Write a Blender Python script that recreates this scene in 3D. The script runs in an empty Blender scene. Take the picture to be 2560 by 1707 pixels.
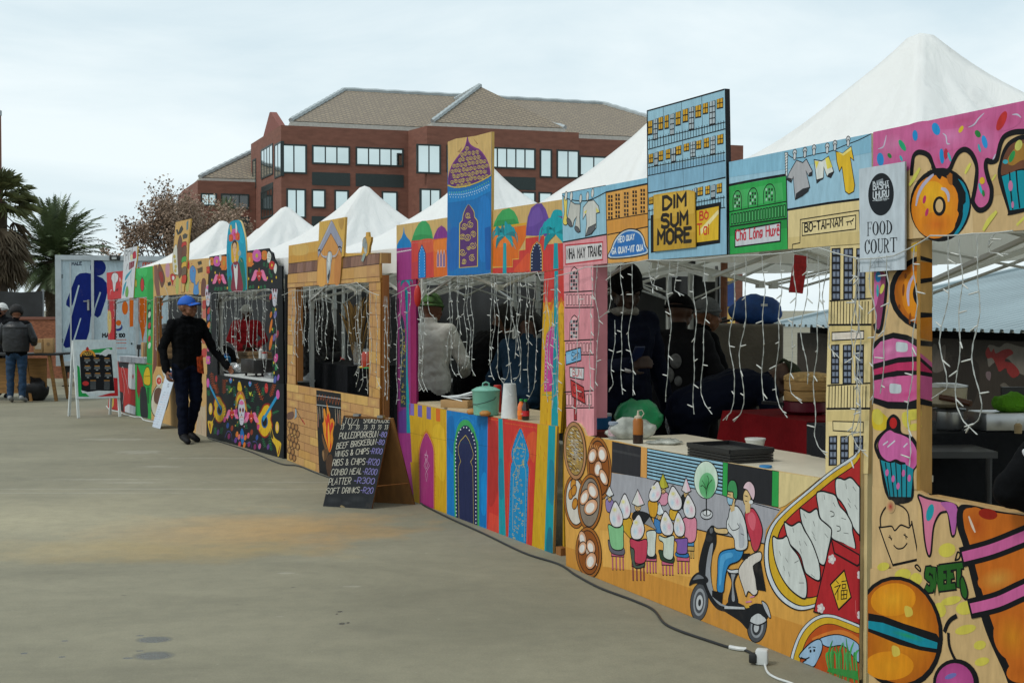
import bpy, bmesh, math, random
import numpy as np
from mathutils import Vector, Matrix, noise, geometry
R = math.radians
random.seed(7)
scn = bpy.context.scene
# ---------------------------------------------------------------- camera, sky, sun, exposure
FPX = 3250.0; CX = 1280.0; CY = 853.5; HOR = 775.0; EYE = 1.6
PITCH = math.atan((CY - HOR) / FPX)
cam_d = bpy.data.cameras.new("camera"); cam = bpy.data.objects.new("camera", cam_d)
scn.collection.objects.link(cam); scn.camera = cam
cam.location = (0, 0, EYE); cam.rotation_euler = (math.pi / 2 - PITCH, 0, 0)
cam_d.sensor_width = 36; cam_d.lens = 36 * FPX / 2560
cam_d.clip_start = 0.05; cam_d.clip_end = 3000
SUN_EL = R(48); SUN_AZ = R(238)          # azimuth from +Y (north) clockwise: behind and left of the camera
w = bpy.data.worlds.new("World"); scn.world = w; w.use_nodes = True
nt = w.node_tree; nt.nodes.clear()
def N(t, **k):
    n = nt.nodes.new(t)
    for a, b in k.items(): setattr(n, a, b)
    return n
wo = N('ShaderNodeOutputWorld'); bg = N('ShaderNodeBackground'); bg.inputs[1].default_value = 0.1
sky = N('ShaderNodeTexSky'); sky.sky_type = 'NISHITA'; sky.sun_disc = False
sky.sun_elevation = SUN_EL; sky.sun_rotation = SUN_AZ
tc = N('ShaderNodeTexCoord'); mp = N('ShaderNodeMapping'); mp.inputs['Scale'].default_value = (1.0, 1.0, 3.2)
mp.inputs['Location'].default_value = (0.35, 0.2, 0.1)
n1 = N('ShaderNodeTexNoise'); n1.inputs['Scale'].default_value = 3.0; n1.inputs['Detail'].default_value = 7; n1.inputs['Roughness'].default_value = 0.55; n1.inputs['Distortion'].default_value = 0.5
cr = N('ShaderNodeValToRGB')
cr.color_ramp.elements[0].position = 0.33; cr.color_ramp.elements[0].color = (6.1, 7.4, 8.0, 1)
cr.color_ramp.elements[1].position = 0.66; cr.color_ramp.elements[1].color = (8.3, 9.15, 9.35, 1)
mx = N('ShaderNodeMix'); mx.data_type = 'RGBA'; mx.inputs[0].default_value = 0.93
L = nt.links.new
L(tc.outputs['Generated'], mp.inputs[0]); L(mp.outputs[0], n1.inputs[0]); L(n1.outputs[0], cr.inputs[0])
L(sky.outputs[0], mx.inputs[6]); L(cr.outputs[0], mx.inputs[7]); L(mx.outputs[2], bg.inputs[0]); L(bg.outputs[0], wo.inputs[0])
sd = bpy.data.lights.new("sun", 'SUN'); sd.energy = 1.5; sd.angle = R(14); sd.color = (1, 0.96, 0.9)
sun = bpy.data.objects.new("sun", sd); scn.collection.objects.link(sun); sun.location = (-20, -20, 30)
sdir = Vector((math.sin(SUN_AZ) * math.cos(SUN_EL), math.cos(SUN_AZ) * math.cos(SUN_EL), math.sin(SUN_EL)))
sun.rotation_euler = sdir.to_track_quat('Z', 'Y').to_euler()
vs = scn.view_settings; vs.view_transform = 'Standard'; vs.look = 'None'; vs.exposure = 0.16; vs.gamma = 1.0
GAIN = 1.08                                # light that reaches a stall board, relative to its paint

# ---------------------------------------------------------------- helpers
def lin(c): return c / 12.92 if c <= 0.04045 else ((c + 0.055) / 1.055) ** 2.4
def hexlin(h): return tuple(lin(int(h[i:i + 2], 16) / 255) for i in (0, 2, 4))
def paint(h, g=None):                      # a seen colour -> the paint's own colour
    g = GAIN if g is None else g
    return tuple(min(0.86, c / g) for c in hexlin(h))
def ray(px, py):
    d = Vector(((px - CX) / FPX, 1.0, -(py - CY) / FPX))
    c, s = math.cos(PITCH), math.sin(PITCH)
    return Vector((d.x, d.y * c + d.z * s, -d.y * s + d.z * c))
O = Vector((0, 0, EYE))
def G(px, py, z=0.0):
    d = ray(px, py); return O + d * ((z - EYE) / d.z)
def AT(px, py, Y):
    d = ray(px, py); return O + d * (Y / d.y)
def wloc(o):
    v = Vector((0, 0, 0))
    while o is not None: v = v + o.location; o = o.parent
    return v
def link(o, parent=None):
    scn.collection.objects.link(o)
    if parent is not None: o.parent = parent
    return o
def tag(o, label, cat, group=None, kind=None):
    if label: o['label'] = label
    if cat: o['category'] = cat
    if group: o['group'] = group
    if kind: o['kind'] = kind
    return o
def thing(name, loc, label, cat, group=None):
    o = bpy.data.objects.new(name, None); o.empty_display_size = 0.1; o.location = loc
    link(o); return tag(o, label, cat, group)
MATS = {}
def mat(key, col, rough=0.6, metal=0.0, var=0.12, scale=6.0, bump=0.0, bscale=40.0, spec=0.4, trans=0.0, stretch=None, alpha=1.0):
    if key in MATS: return MATS[key]
    m = bpy.data.materials.new(key); m.use_nodes = True; MATS[key] = m
    t = m.node_tree; b = t.nodes['Principled BSDF']
    c = hexlin(col) if isinstance(col, str) else col
    b.inputs['Roughness'].default_value = rough; b.inputs['Metallic'].default_value = metal
    b.inputs['Specular IOR Level'].default_value = spec
    if trans: b.inputs['Transmission Weight'].default_value = trans
    if alpha < 1: b.inputs['Alpha'].default_value = alpha
    tcn = t.nodes.new('ShaderNodeTexCoord'); mpn = t.nodes.new('ShaderNodeMapping')
    if stretch: mpn.inputs['Scale'].default_value = stretch
    t.links.new(tcn.outputs['Object'], mpn.inputs[0])
    nz = t.nodes.new('ShaderNodeTexNoise'); nz.inputs['Scale'].default_value = scale; nz.inputs['Detail'].default_value = 5
    t.links.new(mpn.outputs[0], nz.inputs[0])
    r = t.nodes.new('ShaderNodeValToRGB'); r.color_ramp.elements[0].position = 0.3; r.color_ramp.elements[1].position = 0.7
    r.color_ramp.elements[0].color = tuple(x * (1 - var) for x in c) + (1,)
    r.color_ramp.elements[1].color = tuple(min(1, x * (1 + var)) for x in c) + (1,)
    t.links.new(nz.outputs[0], r.inputs[0]); t.links.new(r.outputs[0], b.inputs['Base Color'])
    if bump:
        n2 = t.nodes.new('ShaderNodeTexNoise'); n2.inputs['Scale'].default_value = bscale; n2.inputs['Detail'].default_value = 4
        t.links.new(mpn.outputs[0], n2.inputs[0])
        bp = t.nodes.new('ShaderNodeBump'); bp.inputs['Strength'].default_value = bump; bp.inputs['Distance'].default_value = 0.02
        t.links.new(n2.outputs[0], bp.inputs['Height']); t.links.new(bp.outputs[0], b.inputs['Normal'])
    return m
def paint_material():
    m = bpy.data.materials.new('brushed_paint'); m.use_nodes = True; t = m.node_tree; b = t.nodes['Principled BSDF']
    at = t.nodes.new('ShaderNodeAttribute'); at.attribute_name = 'Col'
    tcn = t.nodes.new('ShaderNodeTexCoord'); mpn = t.nodes.new('ShaderNodeMapping'); mpn.inputs['Scale'].default_value = (9, 9, 2.2)
    nz = t.nodes.new('ShaderNodeTexNoise'); nz.inputs['Scale'].default_value = 3.5; nz.inputs['Detail'].default_value = 6; nz.inputs['Roughness'].default_value = 0.65
    r = t.nodes.new('ShaderNodeMapRange'); r.inputs[1].default_value = 0.25; r.inputs[2].default_value = 0.75; r.inputs[3].default_value = 0.80; r.inputs[4].default_value = 1.14
    mxn = t.nodes.new('ShaderNodeMix'); mxn.data_type = 'RGBA'; mxn.blend_type = 'MULTIPLY'; mxn.inputs[0].default_value = 1
    k = t.links.new
    k(tcn.outputs['Object'], mpn.inputs[0]); k(mpn.outputs[0], nz.inputs[0]); k(nz.outputs[0], r.inputs[0])
    k(at.outputs['Color'], mxn.inputs[6]); k(r.outputs[0], mxn.inputs[7])
    # scuffs and grime of the boards
    n2 = t.nodes.new('ShaderNodeTexNoise'); n2.inputs['Scale'].default_value = 2.3; n2.inputs['Detail'].default_value = 9; n2.inputs['Roughness'].default_value = 0.75
    k(tcn.outputs['Object'], n2.inputs[0])
    r2 = t.nodes.new('ShaderNodeMapRange'); r2.inputs[1].default_value = 0.58; r2.inputs[2].default_value = 0.8; r2.inputs[3].default_value = 0; r2.inputs[4].default_value = 0.35
    k(n2.outputs[0], r2.inputs[0])
    m2 = t.nodes.new('ShaderNodeMix'); m2.data_type = 'RGBA'; m2.inputs[7].default_value = (0.16, 0.13, 0.10, 1)
    k(r2.outputs[0], m2.inputs[0]); k(mxn.outputs[2], m2.inputs[6]); k(m2.outputs[2], b.inputs['Base Color'])
    b.inputs['Roughness'].default_value = 0.55; b.inputs['Specular IOR Level'].default_value = 0.12
    return m
PAINT = paint_material()

class MB:
    """collects shapes, links them as one mesh object"""
    def __init__(s): s.v = []; s.f = []; s.m = []; s.cur = 0
    def add(s, vs, fs):
        b = len(s.v); s.v += [Vector(x) for x in vs]
        for f in fs: s.f.append(tuple(b + i for i in f)); s.m.append(s.cur)
        return s
    def mi(s, i): s.cur = i; return s
    def box(s, c, d, rot=None, bev=0.0):
        x, y, z = d[0] / 2, d[1] / 2, d[2] / 2; c = Vector(c)
        if bev > 0:
            bm = bmesh.new(); bmesh.ops.create_cube(bm, size=1.0)
            for q in bm.verts: q.co = Vector((q.co.x * d[0], q.co.y * d[1], q.co.z * d[2]))
            bmesh.ops.bevel(bm, geom=list(bm.edges), offset=min(bev, 0.45 * min(d)), segments=2, affect='EDGES', profile=0.5)
            bm.verts.index_update()
            vs = [q.co.copy() for q in bm.verts]; fs = [tuple(q.index for q in f.verts) for f in bm.faces]; bm.free()
        else:
            vs = [Vector((i, j, k)) for i in (-x, x) for j in (-y, y) for k in (-z, z)]
            fs = [(0, 1, 3, 2), (4, 6, 7, 5), (0, 4, 5, 1), (2, 3, 7, 6), (0, 2, 6, 4), (1, 5, 7, 3)]
        if rot is not None:
            if isinstance(rot, (int, float)): rot = Matrix.Rotation(rot, 3, 'Z')
            vs = [rot @ q for q in vs]
        return s.add([q + c for q in vs], fs)
    def bar(s, a, b, wx, wz=None, up=(0, 0, 1)):
        a = Vector(a); b = Vector(b); wz = wz or wx; d = (b - a); ln = d.length; d.normalize()
        up = Vector(up)
        if abs(d.dot(up)) > 0.98: up = Vector((0, 1, 0))
        x = d.cross(up).normalized(); z = x.cross(d)
        return s.box((a + b) / 2, (wx, ln, wz), rot=Matrix((x, d, z)).transposed())
    def tube(s, pts, r, n=8, cap=True):
        pts = [Vector(p) for p in pts]; rr = r if isinstance(r, (list, tuple)) else [r] * len(pts)
        vs = []; fs = []; prev = None
        for i, p in enumerate(pts):
            d = (pts[min(i + 1, len(pts) - 1)] - pts[max(i - 1, 0)])
            if d.length < 1e-9: d = Vector((0, 0, 1))
            d.normalize()
            if prev is None:
                x = d.orthogonal().normalized()
            else:
                x = (prev - d * prev.dot(d))
                x = x.normalized() if x.length > 1e-6 else d.orthogonal().normalized()
            prev = x; y = d.cross(x)
            for k in range(n):
                a = 2 * math.pi * k / n; vs.append(p + (x * math.cos(a) + y * math.sin(a)) * rr[i])
        for i in range(len(pts) - 1):
            for k in range(n):
                a = i * n + k; b = i * n + (k + 1) % n; fs.append((a, b, b + n, a + n))
        if cap: fs.append(tuple(range(n - 1, -1, -1))); fs.append(tuple((len(pts) - 1) * n + k for k in range(n)))
        return s.add(vs, fs)
    def cyl(s, a, b, r0, r1=None, n=16): return s.tube([a, b], [r0, r0 if r1 is None else r1], n)
    def lathe(s, prof, c=(0, 0, 0), n=24, rot=None):
        c = Vector(c); vs = []; fs = []
        for r, z in prof:
            for k in range(n):
                a = 2 * math.pi * k / n; q = Vector((r * math.cos(a), r * math.sin(a), z))
                vs.append((rot @ q if rot is not None else q) + c)
        for i in range(len(prof) - 1):
            for k in range(n):
                a = i * n + k; b = i * n + (k + 1) % n; fs.append((a, b, b + n, a + n))
        fs.append(tuple(range(n - 1, -1, -1))); fs.append(tuple((len(prof) - 1) * n + k for k in range(n)))
        return s.add(vs, fs)
    def ell(s, c, r, n=16, m=10, rot=None):
        r = r if isinstance(r, (tuple, list)) else (r, r, r); c = Vector(c); vs = []; fs = []
        for i in range(m + 1):
            t = math.pi * i / m
            for k in range(n):
                a = 2 * math.pi * k / n
                q = Vector((r[0] * math.sin(t) * math.cos(a), r[1] * math.sin(t) * math.sin(a), r[2] * math.cos(t)))
                vs.append((rot @ q if rot is not None else q) + c)
        for i in range(m):
            for k in range(n):
                a = i * n + k; b = i * n + (k + 1) % n; fs.append((a, a + n, b + n, b))
        return s.add(vs, fs)
    def prism(s, pts, d):
        """polygon pts (3D, planar) extruded by vector d"""
        pts = [Vector(p) for p in pts]; d = Vector(d); n = len(pts)
        tri = geometry.tessellate_polygon([pts]); vs = pts + [p + d for p in pts]
        fs = [tuple(t) for t in tri] + [tuple(i + n for i in reversed(t)) for t in tri]
        fs += [(i, (i + 1) % n, (i + 1) % n + n, i + n) for i in range(n)]
        return s.add(vs, fs)
    def build(s, name, mats, parent=None, smooth=False, base=None, wob=0.0, wscale=3.0):
        me = bpy.data.meshes.new(name)
        if not isinstance(mats, (list, tuple)): mats = [mats]
        if parent is not None: off = wloc(parent)
        elif base is not None: off = Vector(base)
        else:
            lo = [min(q[i] for q in s.v) for i in range(3)]; hi = [max(q[i] for q in s.v) for i in range(3)]
            off = Vector(((lo[0] + hi[0]) / 2, (lo[1] + hi[1]) / 2, lo[2]))
        vs = s.v
        if wob: vs = [q + noise.noise_vector(q * wscale) * wob for q in vs]
        me.from_pydata([q - off for q in vs], [], s.f)
        for m in mats: me.materials.append(m)
        me.polygons.foreach_set('material_index', s.m)
        if smooth is True: me.polygons.foreach_set('use_smooth', [True] * len(s.f))
        bm = bmesh.new(); bm.from_mesh(me); bmesh.ops.recalc_face_normals(bm, faces=bm.faces); bm.to_mesh(me); bm.free()
        if smooth == 'auto':
            me.polygons.foreach_set('use_smooth', [True] * len(me.polygons)); me.set_sharp_from_angle(angle=R(38))
        o = bpy.data.objects.new(name, me)
        if parent is None: o.location = off
        return link(o, parent)
def catmull(p, closed, k=6):
    n = len(p); out = []
    if n < 3: return list(p)
    rng = range(n if closed else n - 1)
    for i in rng:
        g = (lambda j: p[j % n]) if closed else (lambda j: p[max(0, min(n - 1, j))])
        a, b, c, d = g(i - 1), g(i), g(i + 1), g(i + 2)
        for q in range(k):
            t = q / k
            out.append(tuple(0.5 * (2 * b[e] + (c[e] - a[e]) * t + (2 * a[e] - 5 * b[e] + 4 * c[e] - d[e]) * t * t + (3 * b[e] - a[e] - 3 * c[e] + d[e]) * t ** 3) for e in range(len(b))))
    if not closed: out.append(p[-1])
    return out

# ---------------------------------------------------------------- painted boards
class Plane:
    def __init__(s, l, r):
        s.A = G(*l); B = G(*r); s.U = (B - s.A).normalized(); s.n = Vector((s.U.y, -s.U.x, 0))
    def hit(s, px, py):
        d = ray(px, py); t = (s.A - O).dot(s.n) / d.dot(s.n); return O + d * t
    def uv(s, px, py):
        p = s.hit(px, py); return ((p - s.A).dot(s.U), p.z)
    def w(s, u, v, d=0.0): return s.A + s.U * u + Vector((0, 0, v)) + s.n * d
GL = {'A': '00 39 60|13 53', 'B': '00 09 49 58 56 45 05|45 63 61 50 00', 'C': '68 49 29 07 02 20 40 61', 'D': '00 09 39 66 63 30 00',
 'E': '60 00 09 69|05 45', 'F': '00 09 69|05 45', 'G': '68 49 29 07 02 20 40 62 64 34', 'H': '00 09|60 69|05 65', 'I': '00 09',
 'J': '29 69|49 42 30 10 02', 'K': '00 09|69 04 60', 'L': '09 00 50', 'M': '00 09 34 69 60', 'N': '00 09 60 69', 'O': '29 07 02 20 40 62 67 49 29',
 'P': '00 09 49 67 65 44 04', 'Q': '29 07 02 20 40 62 67 49 29|42 60', 'R': '00 09 49 67 65 44 04|34 60', 'S': '68 49 19 07 06 25 45 63 61 50 20 01',
 'T': '09 69|39 30', 'U': '09 02 20 40 62 69', 'V': '09 30 69', 'W': '09 10 36 50 69', 'X': '09 60|00 69', 'Y': '09 35 69|35 30', 'Z': '09 69 00 60',
 '0': '29 07 02 20 40 62 67 49 29', '1': '07 29 20', '2': '07 29 49 67 65 00 60', '3': '08 29 49 67 55 35|55 63 61 40 20 01',
 '8': '29 07 25 45 67 49 29|25 03 01 20 40 61 63 45', '&': '60 07 19 38 36 02 10 30 64', '-': '04 44', 'i': '05 00|07 08', 'n': '00 06|04 26 45 40',
 'h': '00 09|05 26 45 40', 'a': '46 16 04 02 10 40|46 40', 'o': '16 04 02 10 30 42 44 36 16', 'u': '06 02 10 30 42|46 40', 'y': '06 23|46 00',
 'g': '46 16 04 02 22 42|46 41 20 00', 'e': '04 44 36 16 04 02 10 40', '~a': '46 16 04 02 10 40|46 40|18 39', '~o': '16 04 02 10 30 42 44 36 16|18 39',
 '~e': '04 44 36 16 04 02 10 40|08 29 48', '~O': '27 06 02 20 40 62 66 47 27|29 39', 's': '46 16 05 04 43 42 30 00', 'p': '06 00|05 26 45 43 22 03', 't': '28 22 40|06 46', 'k': '09 00|46 03 40', 'l': '09 00', 'c': '46 16 04 02 10 40', 'r': '00 06|04 36', 'd': '49 40|46 16 04 02 10 42'}
def glyphs(t):
    out = []; i = 0
    while i < len(t):
        if t[i] == '~': out.append(t[i:i + 2]); i += 2
        else: out.append(t[i]); i += 1
    return out
def ptlist(p):
    if isinstance(p, str):
        q = p.split(); return [(float(a), float(b)) for a, b in (x.split(',') for x in q)]
    return [tuple(q) for q in p]
BLK = '121316'
class Art:
    def __init__(s, pl, off=0.0):
        s.pl = pl; s.off = off; s.sh = []; s.x0 = s.y0 = 0.0; s.k = 1.0; s.cx = None; s.base = None; s.bb = []; s.jit = 0.0
    def t(s, x0, y0, k): s.x0, s.y0, s.k = x0, y0, k; return s
    def px(s, p): return (s.x0 + p[0] / s.k, s.y0 + p[1] / s.k)
    def uv(s, p): return s.pl.uv(*s.px(p))
    def board(s, pts, thick=0.018, edge='8a6a42', face=None):
        s.base = ([s.uv(p) for p in ptlist(pts)], thick, paint(edge), paint(face or edge)); return s
    def clip(s, pts):
        if not s.cx: return pts
        for sgn, lim in ((1, s.cx[0]), (-1, s.cx[1])):
            out = []
            for i in range(len(pts)):
                a, b = pts[i - 1], pts[i]; da = (s.px(a)[0] - lim) * sgn; db = (s.px(b)[0] - lim) * sgn
                if (da >= 0) != (db >= 0):
                    f = da / (da - db); out.append((a[0] + (b[0] - a[0]) * f, a[1] + (b[1] - a[1]) * f))
                if db >= 0: out.append(b)
            pts = out
            if len(pts) < 3: return []
        return pts
    def put(s, uvs, faces, cols):
        x = [q[0] for q in uvs]; y = [q[1] for q in uvs]; b = (min(x), min(y), max(x), max(y)); lv = 0
        for c, l in s.bb:
            if l >= lv and c[0] < b[2] and c[2] > b[0] and c[1] < b[3] and c[3] > b[1]: lv = l + 1
        s.bb.append((b, lv)); s.sh.append((uvs, faces, cols, lv))
    def P(s, c, pts, sm=0, c2=None, ow=0, oc=BLK):
        pts = ptlist(pts)
        if sm: pts = catmull(pts, True, sm if sm > 1 else 5)
        src = pts; pts = s.clip(pts)
        if len(pts) >= 3:
            uv = [s.uv(p) for p in pts]
            if c2:
                n = len(uv); cen = (sum(q[0] for q in uv) / n, sum(q[1] for q in uv) / n)
                mid = [((q[0] + cen[0] * 1.2) / 2.2, (q[1] + cen[1] * 1.2) / 2.2) for q in uv]
                ca, cb = paint(c), paint(c2); cm = tuple((a + b) / 2 for a, b in zip(ca, cb))
                fs = []
                for i in range(n):
                    j = (i + 1) % n; fs += [(i, j, n + j), (i, n + j, n + i), (n + i, n + j, 2 * n)]
                s.put(uv + mid + [cen], fs, [cb] * n + [cm] * n + [ca])
            else:
                tri = geometry.tessellate_polygon([[Vector((q[0], q[1], 0)) for q in uv]])
                s.put(uv, [tuple(q) for q in tri], [paint(c)] * len(uv))
        if ow: s.S(oc, ow, src, True, 0)
        return s
    def S(s, c, w, pts, closed=False, sm=1, taper=0):
        pts = ptlist(pts)
        if sm and len(pts) > 2: pts = catmull(pts, closed, 5)
        if s.cx:
            pts2 = [(min(max(p[0], (s.cx[0] - s.x0) * s.k), (s.cx[1] - s.x0) * s.k), p[1]) for p in pts]; pts = pts2
        q0 = s.px(pts[len(pts) // 2]); h = s.pl.hit(*q0); wm = w / s.k * h.y / FPX / 2
        uv = []
        for p in pts:
            q = s.uv(p)
            if not uv or (q[0] - uv[-1][0]) ** 2 + (q[1] - uv[-1][1]) ** 2 > 1e-8: uv.append(q)
        n = len(uv)
        if n < 2: return s
        if closed and (uv[0][0] - uv[-1][0]) ** 2 + (uv[0][1] - uv[-1][1]) ** 2 < 1e-8: uv.pop(); n -= 1
        Lf = []; Rt = []
        for i in range(n):
            a = uv[i - 1] if (i > 0 or closed) else uv[i]; b = uv[i]; d = uv[(i + 1) % n] if (i < n - 1 or closed) else uv[i]
            t1 = Vector((b[0] - a[0], b[1] - a[1])); t2 = Vector((d[0] - b[0], d[1] - b[1]))
            if t1.length < 1e-9: t1 = t2.copy()
            if t2.length < 1e-9: t2 = t1.copy()
            t1.normalize(); t2.normalize(); m = t1 + t2
            m = m.normalized() if m.length > 0.2 else t1
            nn = Vector((-m.y, m.x)); co = max(0.55, nn.dot(Vector((-t1.y, t1.x)))); ww = wm / co
            if taper: ww *= (1 - taper * abs(2 * i / (n - 1) - 1) ** 2)
            e = Vector(b)
            if not closed and i == 0: e = e - t2 * wm * 0.6
            if not closed and i == n - 1: e = e + t1 * wm * 0.6
            Lf.append((e.x + nn.x * ww, e.y + nn.y * ww)); Rt.append((e.x - nn.x * ww, e.y - nn.y * ww))
        fs = [(i, (i + 1) % n, (i + 1) % n + n, i + n) for i in range(n if closed else n - 1)]
        s.put(Lf + Rt, fs, [paint(c)] * (2 * n)); return s
    def E(s, c, cx, cy, rx, ry, rot=0, c2=None, ow=0, oc=BLK, n=28, a0=0, a1=360):
        a = math.radians(rot); full = (a1 - a0) >= 360
        pts = []
        for i in range(n if full else n + 1):
            t = math.radians(a0 + (a1 - a0) * i / n); x, y = rx * math.cos(t), ry * math.sin(t)
            pts.append((cx + x * math.cos(a) - y * math.sin(a), cy + x * math.sin(a) + y * math.cos(a)))
        return s.P(c, pts, 0, c2, ow, oc)
    def T(s, c, w, txt, x0, y0, x1, y1, h, lean=0.0, sm=0, oc=None, ow=0):
        gl = glyphs(txt); adv = []; tot = 0
        for g in gl:
            mxx = 3 if g == ' ' else max(int(q[0]) for st in GL[g].split('|') for q in st.split())
            adv.append((tot, g)); tot += mxx + 2.2
        tot -= 2.2
        for pas in ((oc, ow), (c, w)):
            if not pas[0]: continue
            for a, g in adv:
                if g == ' ': continue
                jy = random.uniform(-s.jit, s.jit) * h
                for st in GL[g].split('|'):
                    pp = []
                    for q in st.split():
                        gx = (a + int(q[0])) / tot; gy = int(q[1]) / 9
                        pp.append((x0 + (x1 - x0) * gx + lean * h * gy, y0 + (y1 - y0) * gx - h * gy + jy))
                    s.S(pas[0], pas[1], pp, False, sm)
        return s
    def build(s, name, parent):
        pl = s.pl; V = []; F = []; C = []
        off = wloc(parent) if parent is not None else Vector((0, 0, 0))
        def face(idx):
            a, b, c = (V[i] for i in idx[:3]); 
            if (b - a).cross(c - a).dot(pl.n) < 0: idx = tuple(reversed(idx))
            F.append(idx)
        if s.base:
            uv, th, ce, cf = s.base; n = len(uv)
            tri = geometry.tessellate_polygon([[Vector((q[0], q[1], 0)) for q in uv]])
            V += [pl.w(q[0], q[1], s.off) for q in uv]; C += [cf] * n
            for t in tri: face(tuple(t))
            b = len(V); V += [pl.w(q[0], q[1], s.off - th) for q in uv]; C += [ce] * n
            for t in tri:
                a_, b_, c_ = (V[b + i] for i in t)
                F.append(tuple(b + i for i in (t if (b_ - a_).cross(c_ - a_).dot(pl.n) < 0 else reversed(t))))
            b2 = len(V); V += [pl.w(q[0], q[1], s.off - 0.0001) for q in uv] + [pl.w(q[0], q[1], s.off - th) for q in uv]; C += [ce] * (2 * n)
            area = sum(uv[i][0] * uv[(i + 1) % n][1] - uv[(i + 1) % n][0] * uv[i][1] for i in range(n))
            for i in range(n):
                j = (i + 1) % n; q = (b2 + i, b2 + j, b2 + n + j, b2 + n + i)
                F.append(q if area < 0 else tuple(reversed(q)))
        for uvs, fs, cols, lv in s.sh:
            b = len(V); V += [pl.w(q[0], q[1], s.off + 0.0006 + lv * 0.00014) for q in uvs]; C += list(cols)
            for f in fs: face(tuple(b + i for i in f))
        me = bpy.data.meshes.new(name)
        if parent is None:
            lo = min(q.z for q in V); cen = sum(V, Vector((0, 0, 0))) / len(V); off = Vector((cen.x, cen.y, lo))
        me.from_pydata([q - off for q in V], [], F); me.materials.append(PAINT)
        ca = me.color_attributes.new('Col', 'FLOAT_COLOR', 'POINT')
        ca.data.foreach_set('color', [x for c in C for x in (c[0], c[1], c[2], 1.0)])
        o = bpy.data.objects.new(name, me)
        if parent is None: o.location = off
        return link(o, parent)
    # small motifs
    def spiral(s, c, w, cx, cy, r, turns=1.6, ph=0.0, d=1):
        pts = []
        for i in range(15):
            t = i / 14; a = ph + d * t * turns * 2 * math.pi; rr = r * (1 - 0.85 * t)
            pts.append((cx + rr * math.cos(a), cy + rr * math.sin(a)))
        return s.S(c, w, pts, False, 0)
    def flower(s, c, cen, cx, cy, rx, ry, n=8, oc=None):
        for i in range(n):
            a = 2 * math.pi * i / n + 0.3; s.E(c, cx + rx * 0.6 * math.cos(a), cy + ry * 0.6 * math.sin(a), rx * 0.42, ry * 0.42, math.degrees(a), n=10)
        s.E(c, cx, cy, rx * 0.6, ry * 0.6, n=12); s.E(cen, cx, cy, rx * 0.3, ry * 0.3, n=12); return s
    def spray(s, c, w, x, y, x2, y2, n=6, l=18):
        s.S(c, w, [(x, y), (x2, y2)], sm=0); dx, dy = x2 - x, y2 - y; q = math.hypot(dx, dy) or 1
        for i in range(n):
            t = (i + 0.6) / n; bx, by = x + dx * t, y + dy * t
            for sg in (-1, 1): s.S(c, w, [(bx, by), (bx + dx / q * l * 0.7 - sg * dy / q * l, by + dy / q * l * 0.7 + sg * dx / q * l)], sm=0)
        return s
    def dots(s, c, r, pts, n=12):
        pts = ptlist(pts)
        seg = [math.dist(pts[i], pts[i + 1]) for i in range(len(pts) - 1)]; tot = sum(seg)
        for k in range(n):
            d = tot * (k + 0.5) / n; i = 0
            while i < len(seg) - 1 and d > seg[i]: d -= seg[i]; i += 1
            t = d / seg[i]; s.E(c, pts[i][0] + (pts[i + 1][0] - pts[i][0]) * t, pts[i][1] + (pts[i + 1][1] - pts[i][1]) * t, r * 0.7, r, n=8)
        return s
def inside(p, poly):
    c = False; n = len(poly)
    for i in range(n):
        a, b = poly[i], poly[i - 1]
        if (a[1] > p[1]) != (b[1] > p[1]) and p[0] < (b[0] - a[0]) * (p[1] - a[1]) / (b[1] - a[1]) + a[0]: c = not c
    return c
def timber(name, parent, pl, u, v0, v1, d0, d1, th, m):
    """upright board standing behind the front at u, running from depth d0 to d1"""
    b = MB(); a0 = pl.w(u, v0, d0); pts = [pl.w(u, v0, d0), pl.w(u, v0, d1), pl.w(u + th, v0, d1), pl.w(u + th, v0, d0)]
    b.prism(pts, (0, 0, v1 - v0)); return b.build(name, m, parent)
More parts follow.
